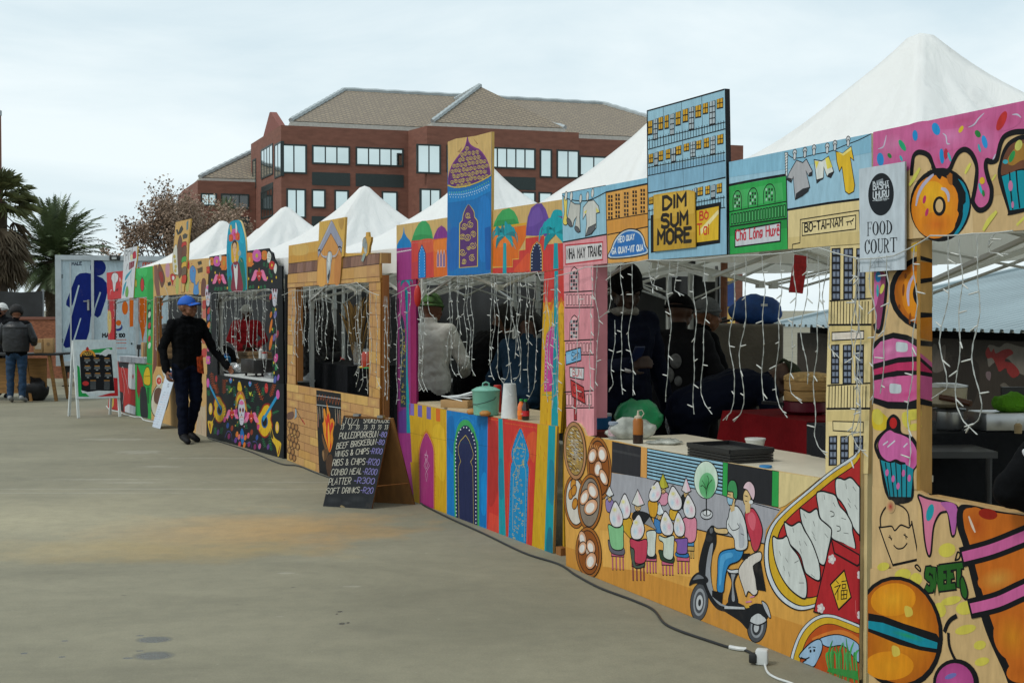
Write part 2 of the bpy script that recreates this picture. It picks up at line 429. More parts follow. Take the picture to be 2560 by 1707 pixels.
# ================================================================ ground
def ground_material():
    m = bpy.data.materials.new('worn_concrete'); m.use_nodes = True; t = m.node_tree; b = t.nodes['Principled BSDF']; k = t.links.new
    nd = lambda ty, **kw: (lambda n: ([setattr(n, a, v) for a, v in kw.items()], n)[1])(t.nodes.new(ty))
    tcn = nd('ShaderNodeTexCoord')
    def noise_(sc, det=6, rough=0.6, stretch=None, dist=0.0):
        n = nd('ShaderNodeTexNoise'); n.inputs['Scale'].default_value = sc; n.inputs['Detail'].default_value = det; n.inputs['Roughness'].default_value = rough; n.inputs['Distortion'].default_value = dist
        if stretch:
            q = nd('ShaderNodeMapping'); q.inputs['Scale'].default_value = stretch; k(tcn.outputs['Object'], q.inputs[0]); k(q.outputs[0], n.inputs[0])
        else: k(tcn.outputs['Object'], n.inputs[0])
        return n.outputs[0]
    def rng(src, a, b_, c=0.0, d=1.0):
        n = nd('ShaderNodeMapRange'); n.inputs[1].default_value = a; n.inputs[2].default_value = b_; n.inputs[3].default_value = c; n.inputs[4].default_value = d; k(src, n.inputs[0]); return n.outputs[0]
    def mixc(f, a, col, mode='MIX'):
        n = nd('ShaderNodeMix', data_type='RGBA', blend_type=mode)
        if isinstance(f, float): n.inputs[0].default_value = f
        else: k(f, n.inputs[0])
        k(a, n.inputs[6])
        if isinstance(col, tuple): n.inputs[7].default_value = col + (1,)
        else: k(col, n.inputs[7])
        return n.outputs[2]
    def math_(op, a, b_):
        n = nd('ShaderNodeMath', operation=op)
        for i, q in enumerate((a, b_)):
            if isinstance(q, (int, float)): n.inputs[i].default_value = q
            else: k(q, n.inputs[i])
        return n.outputs[0]
    def patch(px, py, rx, ry, soft=0.5, ns=4.0, amt=0.6):
        c = G(px, py); e = nd('ShaderNodeVectorMath', operation='SUBTRACT'); k(tcn.outputs['Object'], e.inputs[0]); e.inputs[1].default_value = c
        q = nd('ShaderNodeVectorMath', operation='MULTIPLY'); k(e.outputs[0], q.inputs[0]); q.inputs[1].default_value = (1 / rx, 1 / ry, 0)
        l = nd('ShaderNodeVectorMath', operation='LENGTH'); k(q.outputs[0], l.inputs[0])
        d = math_('ADD', l.outputs['Value'], math_('MULTIPLY', math_('SUBTRACT', noise_(ns, 4), 0.5), amt * 2))
        return rng(d, 1.0, 1.0 - soft)
    base = nd('ShaderNodeValToRGB'); e = base.color_ramp.elements
    e[0].position = 0.28; e[0].color = (0.185, 0.171, 0.118, 1); e[1].position = 0.75; e[1].color = (0.310, 0.285, 0.198, 1)
    k(noise_(0.45, 10, 0.68, (1, 1.8, 1), 0.6), base.inputs[0]); c = base.outputs[0]
    c = mixc(rng(noise_(0.9, 6, 0.6, (0.5, 1.2, 1)), 0.5, 0.85, 0, 0.35), c, (0.30, 0.27, 0.19))
    c = mixc(rng(noise_(1.3, 7, 0.65, (0.7, 1.1, 1)), 0.55, 0.8, 0, 0.4), c, (0.125, 0.118, 0.088))
    c = mixc(patch(640, 1322, 1.35, 1.0, 0.8, 2.2, 0.75), c, mixc(0.78, c, (0.48, 0.265, 0.075)))
    c = mixc(patch(330, 1372, 1.7, 0.5, 0.8, 2.0, 0.8), c, mixc(0.6, c, (0.42, 0.28, 0.09)))
    c = mixc(patch(150, 1300, 2.4, 2.0, 1.0, 1.1, 0.6), c, mixc(0.7, c, (0.44, 0.39, 0.255)))
    for px, py, rx, ry in ((290, 1098, 0.55, 0.16), (350, 1130, 0.35, 0.22), (405, 1166, 0.3, 0.10), (262, 1198, 0.7, 0.06), (560, 1145, 1.2, 0.05)):
        c = mixc(patch(px, py, rx, ry, 0.5, 7, 0.9), c, mixc(0.4, c, (0.42, 0.40, 0.33)))
    for px, py, rx, ry in ((900, 1205, 2.0, 0.03), (450, 1222, 2.2, 0.035), (120, 1232, 1.6, 0.03), (330, 1206, .35, .06), (715, 1432, .07, .03), (880, 1465, .06, .02), (700, 1540, .03, .012)):
        c = mixc(patch(px, py, rx, ry, 0.4, 6, 0.7), c, mixc(0.5, c, (0.40, 0.38, 0.31)))
    c = mixc(rng(noise_(22, 3, 0.5), 0.70, 0.76, 0, 0.5), c, (0.36, 0.34, 0.27))
    c = mixc(rng(noise_(9, 2, 0.5), 0.76, 0.80, 0, 0.7), c, (0.05, 0.048, 0.04))
    c = mixc(rng(noise_(90, 4, 0.7), 0.3, 0.7, 0, 0.3), c, (0.09, 0.086, 0.064))
    c = mixc(rng(noise_(7, 8, 0.75), 0.42, 0.7, 0, 0.28), c, (0.11, 0.103, 0.075))
    wet = None
    for px, py, rx, ry in ((385, 1598, 0.095, 0.07), (385, 1638, 0.105, 0.085), (350, 1588, 0.025, 0.014), (320, 1644, 0.03, 0.018), (350, 1626, 0.025, 0.012), (162, 1601, 0.022, 0.014), (155, 1641, 0.02, 0.014), (850, 1528, 0.02, 0.02), (855, 1558, 0.022, 0.03), (842, 1534, 0.01, 0.015), (60, 1632, 0.02, 0.018), (870, 1556, 0.012, 0.02)):
        p = patch(px, py, rx, ry, 0.35, 14, 0.22); wet = p if wet is None else math_('MAXIMUM', wet, p)
    c = mixc(wet, c, mixc(0.82, c, (0.028, 0.028, 0.024)))
    k(c, b.inputs['Base Color']); k(rng(wet, 0, 1, 0.78, 0.22), b.inputs['Roughness']); b.inputs['Specular IOR Level'].default_value = 0.3
    c_ = None; bp = nd('ShaderNodeBump'); bp.inputs['Strength'].default_value = 0.25; bp.inputs['Distance'].default_value = 0.01; k(noise_(45, 8, 0.7), bp.inputs['Height']); k(bp.outputs[0], b.inputs['Normal'])
    return m
b = MB(); b.add([(-1500, -80, 0), (1500, -80, 0), (1500, 2500, 0), (-1500, 2500, 0)], [(0, 1, 2, 3)])
o = b.build('ground', ground_material(), base=(0, 0, 0)); o['kind'] = 'structure'

# ================================================================ brick office block far behind
def V2(x, y): return Vector((x, y, 0))
class VP(Plane):
    def __init__(s, A, U): s.A = Vector(A); s.U = Vector(U).normalized(); s.n = Vector((s.U.y, -s.U.x, 0))
C0 = V2(-17.7, 100); FD = V2(.95, .312).normalized(); GD_ = Vector((-FD.y, FD.x, 0))
def bp(u, v, z): return C0 + FD * u + GD_ * v + Vector((0, 0, z))
brick = mat('dark_red_brick', (0.18, 0.075, 0.052), 0.85, var=0.16, scale=1.3, bump=0.3, bscale=9, stretch=(1, 1, 3))
def rooftile():
    m = bpy.data.materials.new('clay_roof_tiles'); m.use_nodes = True; t = m.node_tree; b_ = t.nodes['Principled BSDF']; k = t.links.new
    tcn = t.nodes.new('ShaderNodeTexCoord'); br = t.nodes.new('ShaderNodeTexBrick'); mp_ = t.nodes.new('ShaderNodeMapping')
    k(tcn.outputs['Object'], mp_.inputs[0]); mp_.inputs['Rotation'].default_value = (R(90), 0, R(-18)); k(mp_.outputs[0], br.inputs[0])
    br.inputs['Scale'].default_value = 1.0; br.inputs['Brick Width'].default_value = 0.42; br.inputs['Row Height'].default_value = 0.21; br.inputs['Mortar Size'].default_value = 0.045
    br.inputs['Color1'].default_value = (0.27, 0.215, 0.15, 1); br.inputs['Color2'].default_value = (0.215, 0.17, 0.125, 1); br.inputs['Mortar'].default_value = (0.15, 0.125, 0.095, 1)
    k(br.outputs[0], b_.inputs['Base Color']); b_.inputs['Roughness'].default_value = 0.8
    return m
tile = rooftile(); capm = mat('pale_ridge_tiles', (0.36, 0.40, 0.41), 0.8); fasc = mat('cream_fascia', (0.42, 0.42, 0.38), 0.7)
frm = mat('dark_green_window_frame', (0.018, 0.03, 0.03), 0.5); gls = mat('mirror_glass', (0.66, 0.74, 0.73), 0.05, metal=1.0, var=0.10, scale=0.3); glsd = mat('dark_glass', (0.05, 0.06, 0.06), 0.05, spec=1.0)
off = thing('office_building', bp(18, 0, 0), 'dark red brick office block with tiled hip roofs behind the white tents', 'building')
b = MB(); ZT = 15.75
b.prism([bp(u, v, -4) for u, v in ((0, 0), (10.0, 0), (10.7, -3.2), (23.2, -3.2), (23.2, 0), (39.6, 0), (39.6, 26), (6, 26), (-.81, 12.27))], (0, 0, ZT + 4))
b.build('wall', brick, off)
b = MB(); b.prism([bp(u, v, -4) for u, v in ((-5.97, 20.3), (-5.43, 10.2), (-0.7, 10.2), (-0.7, 26), (-5.97, 26))], (0, 0, 12.33 + 4)); b.build('wing_wall', brick, off)
b = MB(); b.prism([bp(-.3, 8.6, ZT), bp(0.15, 1.4, ZT), bp(-.1, 5.2, 17.5), bp(-.12, 5.6, 17.5)], FD * 0.5); b.build('gable_wall', mat('pink_red_plaster', (0.2, 0.07, 0.055), 0.8), off)
def hip(e, r, z0, z1, name):
    """eave corners e (4: front left, front right, back right, back left), ridge ends r (2)"""
    E = [bp(u, v, z0) for u, v in e]; Rr = [bp(u, v, z1) for u, v in r]
    m = MB(); m.add(E + Rr, [(0, 1, 5, 4), (1, 2, 5), (2, 3, 4, 5), (3, 0, 4)]); m.build(name, tile, off)
    m = MB()
    for p, q in ((E[0], Rr[0]), (E[1], Rr[1]), (Rr[0], Rr[1])):
        n = 26; m.tube([p.lerp(q, i / n) + Vector((0, 0, 0.05 + (0.05 if i % 2 else 0))) for i in range(n + 1)], 0.2, 6)
    m.build('ridge_cap', capm, off)
    m = MB(); m.bar(E[0] + Vector((0, 0, -.35)), E[1] + Vector((0, 0, -.35)), 0.12, 0.6); m.bar(E[0] + Vector((0, 0, -.35)), E[3] + Vector((0, 0, -.35)), 0.12, 0.6); m.build('fascia', fasc, off)
hip(((0.9, 1.0), (38.4, 1.0), (38.4, 25), (3, 25)), ((7.2, 12.0), (31.5, 12.0)), 16.25, 20.7, 'roof')
hip(((11.4, -2.2), (22.4, -2.2), (22.4, 14), (11.4, 14)), ((17.0, 3.6), (17.0, 12.0)), 16.2, 20.2, 'bay_roof')
hip(((-5.2, 10.9), (2.6, 10.9), (2.6, 25), (-5.4, 25)), ((1.6, 17.7), (2.5, 17.7)), 12.65, 16.6, 'wing_roof')
PF = VP(C0, FD); PBY = VP(bp(10.7, -3.2, 0), FD); PSD = VP(bp(-.81, 12.27, 0), bp(0, 0, 0) - bp(-.81, 12.27, 0)); PWG = VP(bp(-5.43, 10.2, 0), FD)
def window(pl, x0, y0, x1, y1, n, sp=False, dark=False):
    u0, z1 = pl.uv(x0, y0); u1, z0 = pl.uv(x1, y1); w_ = u1 - u0
    if pl in (PF, PBY): z1 = round(z1 / 0.2) * 0.2; z0 = round(z0 / 0.2) * 0.2
    f = MB(); fw = 0.13
    def bx(a, b_, c, d, d0, d1, m): m.prism([pl.w(a, c, d1), pl.w(b_, c, d1), pl.w(b_, d, d1), pl.w(a, d, d1)], pl.n * (d0 - d1))
    bx(u0 - fw, u1 + fw, z1, z1 + fw, 0.06, -0.2, f); bx(u0 - fw, u1 + fw, z0 - fw, z0, 0.06, -0.2, f); bx(u0 - fw, u0, z0, z1, 0.06, -0.2, f); bx(u1, u1 + fw, z0, z1, 0.06, -0.2, f)
    for i in range(1, n): bx(u0 + w_ * i / n - 0.05, u0 + w_ * i / n + 0.05, z0, z1, 0.05, -0.2, f)
    if sp: f2 = MB(); bx(u0 - fw, u1 + fw, z0 - 1.75, z0 - 0.75, 0.03, -0.2, f2); f2.build('spandrel_panel', frm, off)
    wn = f.build('window', frm, off)
    for i in range(n):
        g = MB(); a_, b_ = u0 + w_ * i / n + (0.05 if i else 0), u0 + w_ * (i + 1) / n - (0.05 if i < n - 1 else 0); tl = random.uniform(-.012, .012)
        g.add([pl.w(a_, z0, 0.03), pl.w(b_, z0, 0.03 + tl), pl.w(b_, z1, 0.03 + tl), pl.w(a_, z1, 0.03)], [(0, 1, 2, 3)]); g.build('pane', glsd if dark else gls, wn)
for q in ((706, 363, 763, 431, 2), (784, 367, 871, 410, 3, True), (893, 370, 1005, 416, 4, True), (720, 475, 761, 539, 2), (783, 477, 810, 519, 1, True), (840, 478, 868, 525, 1), (958, 483, 990, 540, 1), (1452, 396, 1548, 440, 3)): window(PF, *q)
for q in ((1046, 364, 1098, 431, 2), (1120, 365, 1170, 430, 2), (1220, 372, 1335, 419, 5, True), (1353, 376, 1376, 443, 1), (1395, 377, 1444, 444, 2), (1054, 475, 1098, 540, 2), (1308, 481, 1335, 530, 1), (1350, 483, 1376, 540, 1)): window(PBY, *q)
for q in ((654, 379, 682, 432, 4, True), (633, 404, 640, 466, 1), (688, 366, 703, 436, 2), (654, 484, 682, 536, 4, True)): window(PSD, *q)
for q in ((506, 487, 538, 512, 2), (556, 488, 619, 520, 3, True, True)): window(PWG, *q)
# brick building beyond the left edge
b = MB(); e = AT(3, 290, 52); b.box((e.x - 3, 49, e.z / 2), (6, 6, e.z)); f = MB(); f.box((e.x - 3, 49, e.z + .1), (6.04, 6.04, 0.2))
t = thing('brick_building', (e.x - 3, 49, 0), 'red brick building just showing at the left edge of the picture', 'building'); b.build('wall', brick, t); f.build('parapet', capm, t)
# ================================================================ low yellow house, tin roofed shed, block, fences
t = thing('yellow_house', (9.4, 62, 0), 'small yellow house with a blue window seen beyond the shade cloth', 'house')
h1 = AT(1838, 682, 60); b = MB(); b.box((h1.x - 1.2, 62, h1.z / 2), (2.4, 4, h1.z)); b.build('wall', mat('yellow_plaster', paint('c2a25a'), 0.8), t)
b = MB(); p = AT(1822, 735, 60); b.box((p.x, 59.97, p.z), (0.46, 0.1, 1.15)); b.build('window', mat('blue_shutter', paint('1f3a70'), 0.6), t)
ED = V2(-.216, .976); UP_ = V2(.976, .216)
def shed(t_, r): return V2(5.51, 14) + ED * t_ + UP_ * r + Vector((0, 0, 1.36 + 0.207 * r))
sh = thing('tin_shed', V2(6, 18), 'low shed with a pale corrugated tin roof and a stained graffiti wall', 'shed')
b = MB(); vs = []; fs = []; n = 0
pitch = 0.19
for i in range(-22, 33):
    for dt, dz in ((0, 0), (0.09, 0), (0.11, 0.038), (0.165, 0.038), (0.186, 0)):
        for r in (-0.05, 9.0): vs.append(shed(i * pitch + dt, r) + Vector((0, 0, dz)))
for i in range(len(vs) // 2 - 1): fs.append((2 * i, 2 * i + 2, 2 * i + 3, 2 * i + 1))
b.add(vs, fs); b.build('tin_roof', mat('galvanised_tin', (0.30, 0.37, 0.39), 0.5, metal=0.35, var=0.12, scale=0.8), sh)
b = MB(); b.bar(shed(6.3, -.03) + Vector((0, 0, .05)), shed(6.3, 9.0) + Vector((0, 0, .05)), 0.2, 0.05); b.build('verge_flashing', mat('galvanised_tin', (0.3, 0.37, 0.39)), sh)
PW = VP(V2(5.51, 14) + ED * -4.2 + UP_ * 0.25, ED); PW.n = -UP_
a = Art(PW)
a.t(2150, 770, 5.7366); q = [(900, 250), (2700, 250), (2700, 2500), (900, 2500)]
uvq = [PW.uv(*a.px(p)) for p in q]; a.base = ([(0.0, 1.25), (10.4, 1.25), (10.4, -0.3), (0.0, -0.3)], 0.2, paint('2f2a25'), paint('352f29'))
for c, p in (('5a534c', '1040,560 1090,520 1130,600 1200,530 1230,560 1215,800 1180,900 1040,900'), ('6a645c', '1830,560 1900,530 2000,560 2100,500 2250,540 2352,560 2600,560 2600,1000 2352,960 2250,900 2150,750 2050,720 1960,760 1900,800 1840,830'), ('7a2a28', '1800,640 1840,560 1880,630 1920,580 1950,650 2050,600 2150,590 2200,650 2120,700 2080,760 2200,800 2290,930 2200,1000 2120,930 2090,860 2000,910 1960,830 1900,720 1830,720'), ('6a5a5c', '1810,920 1860,910 1880,950 1860,1040 1810,990'), ('5a544c', '2010,1110 2070,1070 2150,1130 2190,1140 2100,1140'), ('28231f', '1230,900 1300,700 1700,800 1600,1400 1200,1300')): a.P(c, p, 1)
a.build('wall', sh)
b = MB(); b.prism([V2(5.51, 14) + ED * t_ + UP_ * r + Vector((0, 0, 1.1)) for t_, r in ((-4.2, 0.46), (6.2, 0.46), (6.2, 0.5), (-4.2, 0.5))], (0, 0, 0.24)); b.build('eave_shade', mat('dark_shade', (0.02, 0.018, 0.016), 0.9), sh)  # near-black strip added as painted shade under the tin eave
c = AT(1884, 811, 10.9)
b = MB(); b.box((2.02, 11.2, 0.74), (0.62, 1.1, 1.48), rot=R(-12), bev=0.02); tag(b.build('concrete_block', mat('raw_concrete', (0.115, 0.1, 0.08), 0.9, var=0.25, scale=3, bump=0.3), wob=0.0), 'grey concrete block behind the dumpling stall with a blue bag on it', 'concrete block')
# shade cloth fences
def netting():
    m = mat('black_shade_cloth', (0.019, 0.021, 0.0225), 0.8, var=0.45, scale=2.0, bump=0.2, bscale=120); return m
net = netting()
def clothfence(pts, h, label, poles=True, wave=0.03):
    t_ = thing('shade_cloth_fence', pts[0], label, 'fence'); b = MB(); vs = []; fs = []; P_ = [Vector(p) for p in pts]; row = []
    for i in range(len(P_) - 1):
        ln = (P_[i + 1] - P_[i]).length; k = max(2, int(ln / 0.25))
        for j in range(k + (1 if i == len(P_) - 2 else 0)): row.append(P_[i].lerp(P_[i + 1], j / k))
    nz = 8
    for i, p in enumerate(row):
        for j in range(nz + 1):
            d = noise.noise_vector(Vector((p.x * 1.5, p.y * 1.5, j * 0.5))) * wave; vs.append(p + Vector((d.x, d.y, 0.03 + (h - 0.03) * j / nz - (0.03 * math.sin(i * 0.8) ** 2 if j == nz else 0))))
    for i in range(len(row) - 1):
        for j in range(nz): q_ = i * (nz + 1) + j; fs.append((q_, q_ + nz + 1, q_ + nz + 2, q_ + 1))
    b.add(vs, fs); b.build('shade_cloth', net, t_, smooth=True)
    for i, p in enumerate(P_):
        b = MB(); b.cyl(p + Vector((0, .05, 0)), p + Vector((0, .05, h + .05)), 0.03, n=8); b.build('pole', mat('galvanised_pole', (0.25, 0.26, 0.27), 0.45, metal=0.5), t_)
    return t_
clothfence([(2.02, 12.7, 0), (0.75, 15.3, 0), (-0.55, 18.2, 0), (-2.7, 21, 0), (-4.85, 23.9, 0), (-7.05, 26.7, 0)], 1.98, 'long black shade cloth fence closing the back of the tents')
clothfence([(-11.2, 31, 0), (-13, 31.2, 0), (-15.2, 31.5, 0)], 2.05, 'black shade cloth fence behind the two customers at the left')
b = MB(); p = AT(1806, 700, 12.6); b.cyl((p.x, 12.5, 0), (p.x, 12.5, 2.15), 0.035, n=10); tag(b.build('rusty_pole', mat('rusty_steel', (0.16, 0.06, 0.03), 0.7, var=0.4, scale=8)), 'rusty steel pole at the near end of the shade cloth', 'pole')
b = MB(); b.box((-11.05, 30.6, 0.69), (1.3, 0.25, 1.38)); f = MB(); f.box((-11.05, 30.6, 1.41), (1.34, 0.3, 0.06))
wl = b.build('brick_wall', mat('orange_brick', (0.22, 0.08, 0.04), 0.85, var=0.4, scale=14, stretch=(1, 1, 3))); tag(wl, 'low weathered orange brick wall beside the toilet trailer', 'wall'); f.build('coping', brick, wl)
# ================================================================ toilet trailer
TA = V2(-9.48, 27.0); TD = V2(1.71, .58).normalized(); PT = VP(TA, TD); TN = PT.n
tr = thing('toilet_trailer', TA + TD * 1.8, 'white toilet trailer with a big blue male figure on its door', 'trailer')
white = mat('white_trailer_panel', paint('b9cad2'), 0.4, var=0.04, scale=0.7); alu = mat('aluminium_trim', (0.42, 0.46, 0.48), 0.4, metal=0.4)
ZB, ZTOP = 0.44, 2.74; LEN = 3.9
b = MB(); q = [TA, TA + TD * LEN, TA + TD * LEN - TN * 2.1, TA - TN * 2.1]; b.prism([p + Vector((0, 0, ZB)) for p in q], (0, 0, ZTOP - ZB)); b.build('body', white, tr)
b = MB()
for u in (0.06, LEN - .06): b.bar(TA + TD * u + TN * .02 + Vector((0, 0, ZB)), TA + TD * u + TN * .02 + Vector((0, 0, ZTOP)), 0.12, 0.05, up=TN)
for z in (ZB + .05, ZTOP - .05): b.bar(TA + TD * .12 + TN * .02 + Vector((0, 0, z)), TA + TD * (LEN - .12) + TN * .02 + Vector((0, 0, z)), 0.05, 0.1)
for px in (231, 341): u = PT.uv(px, 700)[0]; b.bar(TA + TD * u + TN * .025 + Vector((0, 0, ZB + .1)), TA + TD * u + TN * .025 + Vector((0, 0, ZTOP - .1)), 0.055, 0.04, up=TN)
b.bar(TA + TD * .3 + TN * .015 + Vector((0, 0, ZB + .2)), TA + TD * .3 + TN * .015 + Vector((0, 0, ZTOP - .15)), 0.03, 0.02, up=TN)
b.build('frame', alu, tr)
a = Art(PT, 0.008).t(0, 400, 2.24); a.board('352,568 512,566 512,1075 352,1070', thick=0.006, edge='a9b6bc', face='b6c7cf')
NV = '10236f'; a.cx = (0, 228.5)
def figure():
    a.E(NV, 549, 603, 44, 45)
    a.P(NV, '425,652 445,636 480,631 525,640 575,662 597,688 601,740 590,790 563,870 546,883 528,870 536,830 566,742 558,738 528,830 505,890 400,880 446,702 438,700 407,810 388,826 370,812 372,790')
    a.P(NV, '402,872 458,856 408,1012 392,1048 366,1052 354,1036').P(NV, '464,856 508,884 500,960 470,1050 450,1085 405,1080 420,1005')
figure(); a.T('1b2340', 4, 'MALE', 403, 590, 458, 588, 17); a.cx = None
for y in (640, 1000): a.P('7a868c', [(344, y), (354, y), (354, y + 22), (344, y + 22)])
dr = a.build('door', tr)
b = MB(); hp = PT.hit(221, 753) + TN * .05; b.bar(hp, hp - TD * .1, 0.025); b.box(hp - TN * .02 + Vector((0, 0, -.08)), (0.04, 0.04, 0.22)); b.build('handle', mat('steel_handle', (0.3, 0.3, 0.3), 0.3, metal=0.8), dr)
a = Art(PT, 0.008).t(0, 400, 2.24); a.board('526,566 762,572 762,1090 526,1075', thick=0.006, edge='a9b6bc', face='b4c5cd'); a.cx = (235, 400); figure(); a.cx = None
a.E('d96a1c', 700, 828, 17, 38).E('2a3a80', 660, 935, 26, 22).E('b4c5cd', 657, 925, 22, 20).E('d96a1c', 664, 912, 15, 16).P('d96a1c', '724,770 748,770 746,930 726,935')
a.T('1a1c20', 7, 'MA', 574, 992, 612, 990, 20).T('1a1c20', 6, 'AK 100', 628, 992, 698, 990, 18)
for y in (1006, 1024, 1054):
    for i in range(7): a.S('cc5a30', 4, [(640 + i * 10, y), (646 + i * 10, y)], sm=0)
a.build('door', tr)
a = Art(PT, 0.008).t(0, 400, 2.24); a.board('774,572 930,578 930,1100 774,1095', thick=0.006, edge='a9b6bc', face='b4c5cd')
a.P('d96a1c', '776,770 824,772 822,860 818,920 798,1020 790,960 776,900').E('d96a1c', 904, 800, 9, 18).P('d96a1c', '890,850 912,880 908,890 890,880').E('d96a1c', 778, 640, 15, 40).T('cc5030', 5, 'FEMALE', 800, 592, 880, 590, 17).E('3a4a4a', 737, 1028, 5, 6)
a.build('door', tr)
b = MB(); p = PT.hit(287, 645); b.box(p + TN * .06, (0.2, 0.12, 0.1), bev=0.01); lm = b.build('floodlight', mat('black_metal', (0.01, 0.01, 0.01), 0.5), tr)
b = MB(); p = PT.hit(285, 646); b.box(p + TN * .125, (0.1, 0.012, 0.05)); b.build('lens', mat('lamp_glass', (0.35, 0.38, 0.38), 0.2), lm)
b = MB(); b.prism([p + Vector((0, 0, 0.3)) for p in (TA + TD * .15 - TN * .1, TA + TD * (LEN - .1) - TN * .1, TA + TD * (LEN - .1) - TN * 1.9, TA + TD * .15 - TN * 1.9)], (0, 0, 0.13)); b.build('chassis', mat('black_metal', (0.01, 0.01, 0.01)), tr)
for u in (1.5, 2.3):
    for k in (.2, 1.8):
        b = MB(); c = TA + TD * u - TN * k + Vector((0, 0, .3)); b.cyl(c - TN * .1, c + TN * .1, 0.3, n=20); wh = b.build('wheel', mat('tyre_rubber', (0.012, 0.012, 0.012), 0.8), tr); b = MB(); b.cyl(c + TN * .09, c + TN * .115, 0.15, n=14); b.build('rim', alu, wh)
for u in (.2, 3.6): b = MB(); c = TA + TD * u - TN * .2; b.tube([c + Vector((0, 0, .32)), c + Vector((0, 0, .02))], 0.03); b.box(c + Vector((0, 0, .01)), (.14, .14, .02)); b.build('jack_leg', mat('black_metal', (0.01, 0.01, 0.01)), tr)
# ================================================================ palms and trees
fr_g = mat('date_palm_leaf', (0.095, 0.13, 0.058), 0.55, var=0.5, scale=1.1, spec=0.5); fr_y = mat('fan_palm_leaf', (0.15, 0.17, 0.07), 0.6, var=0.4, scale=1.5); dead = mat('dead_palm_leaf', (0.13, 0.10, 0.065), 0.9, var=0.45, scale=1.2); bark = mat('palm_bark', (0.06, 0.045, 0.032), 0.95, var=0.3, bump=0.6, bscale=14)
def frond(b, base, az, el, ln, droop, nl=30, lw=0.05, ll=0.45):
    d = Vector((math.cos(az) * math.cos(el), math.sin(az) * math.cos(el), math.sin(el))); p = Vector(base); pts = []; st_ = ln / 14
    for i in range(15):
        pts.append(p.copy()); p = p + d * st_; d = (d + Vector((0, 0, -droop * st_ * (0.4 + i / 9)))).normalized()
    b.tube(pts, [0.03 * (1 - i / 16) for i in range(15)], 4, cap=False)
    side = Vector((-math.sin(az), math.cos(az), 0))
    for i in range(nl):
        t_ = 0.12 + 0.87 * i / nl; j = min(13, int(t_ * 14)); f = t_ * 14 - j; q = pts[j].lerp(pts[j + 1], f); tg = (pts[j + 1] - pts[j]).normalized(); L_ = ll * math.sin(math.pi * min(1, t_ * 0.9 + 0.12)) ** 0.6
        for sg in (-1, 1):
            dr_ = (side * sg * 0.75 + tg * 0.75 + Vector((0, 0, random.uniform(-.25, .25)))).normalized(); e = q + dr_ * L_ + Vector((0, 0, -0.18 * L_)); wv = tg * lw * 0.5
            b.add([q - wv, q + wv, e], [(0, 1, 2)])
def date_palm(name, base, h, R_, n, label, lm, nl=34):
    t_ = thing(name, base, label, 'palm tree'); top = Vector(base) + Vector((0, 0, h)); b = MB()
    b.tube([Vector(base) + Vector((0, 0, h * i / 10)) for i in range(11)], [0.42 + 0.05 * (i % 2) + (0.2 if i > 8 else 0) for i in range(11)], 12); b.build('trunk', bark, t_)
    b = MB()
    for i in range(n):
        f = i / n; el = R(85 - 115 * f + random.uniform(-8, 8)); frond(b, top + Vector((0, 0, .3 - .5 * f)), i * 2.39996 + random.uniform(-.2, .2), el, R_ * random.uniform(.9, 1.1) * (1.0 if f < .8 else .8), 0.20 + 0.24 * random.random(), nl, 0.085, R_ * 0.17)
    b.build('crown', lm, t_)
    b = MB()
    for i in range(56):
        az = i * 2.4; frond(b, top + Vector((0, 0, -.35)), az, R(-25 - random.random() * 50), R_ * random.uniform(.55, .95), 0.35, 18, 0.06, R_ * .12)
    b.build('dead_fronds', dead, t_)
p = AT(138, 648, 62); date_palm('date_palm', (p.x, 62, 0), p.z - 0.1, 3.0, 165, 'bushy date palm with arching fronds behind the toilet trailer', fr_g)
p = AT(566, 545, 88); date_palm('date_palm', (p.x, 88, 0), p.z - .3, 1.5, 46, 'small green palm in front of the brick office wall', fr_g, 18)
def fan_palm(base, h, label):
    t_ = thing('fan_palm', base, label, 'palm tree'); top = Vector(base) + Vector((0, 0, h)); b = MB(); b.tube([Vector(base) + Vector((0, 0, h * i / 10)) for i in range(11)], 0.3, 10); b.build('trunk', bark, t_)
    for nm, m_, rng_, e0, e1, L_ in (('crown', fr_y, 42, 85, -20, 1.25), ('dead_fronds', dead, 90, -35, -85, 1.2)):
        b = MB()
        for i in range(rng_):
            f = i / rng_; az = i * 2.4 + random.random() * .3; el = R(e0 + (e1 - e0) * f + random.uniform(-8, 8)); d = Vector((math.cos(az) * math.cos(el), math.sin(az) * math.cos(el), math.sin(el)))
            q = top + Vector((0, 0, (-1.9 * random.random() - .3) if nm == 'dead_fronds' else 0)); e_ = q + d * L_ * .6; b.tube([q, e_], 0.02, 4); s_ = d.cross(Vector((0, 0, 1))).normalized(); u_ = s_.cross(d)
            for k in range(15):
                a_ = R(-75 + 150 * k / 14); dd = d * math.cos(a_) + s_ * math.sin(a_) + u_ * random.uniform(-.12, .12); w_ = (s_ * math.cos(a_) - d * math.sin(a_)) * 0.045; m_e = e_ + dd * L_ * .42; b.add([e_ - w_ * .4, e_ + w_ * .4, m_e + w_, e_ + dd * L_ * .75 + Vector((0, 0, -.25)), m_e - w_], [(0, 1, 2, 3, 4)])
        b.build(nm, m_, t_)
p = AT(-2, 505, 52); fan_palm((p.x, 52, 0), p.z, 'tall fan palm with a skirt of dead leaves at the left edge')
lf = [mat('dry_brown_leaf', (0.21, 0.145, 0.10), 0.8, var=0.5, scale=0.8), mat('pale_dry_leaf', (0.29, 0.205, 0.15), 0.8, var=0.4, scale=0.8)]; twig = mat('grey_twig', (0.11, 0.085, 0.075), 0.9)
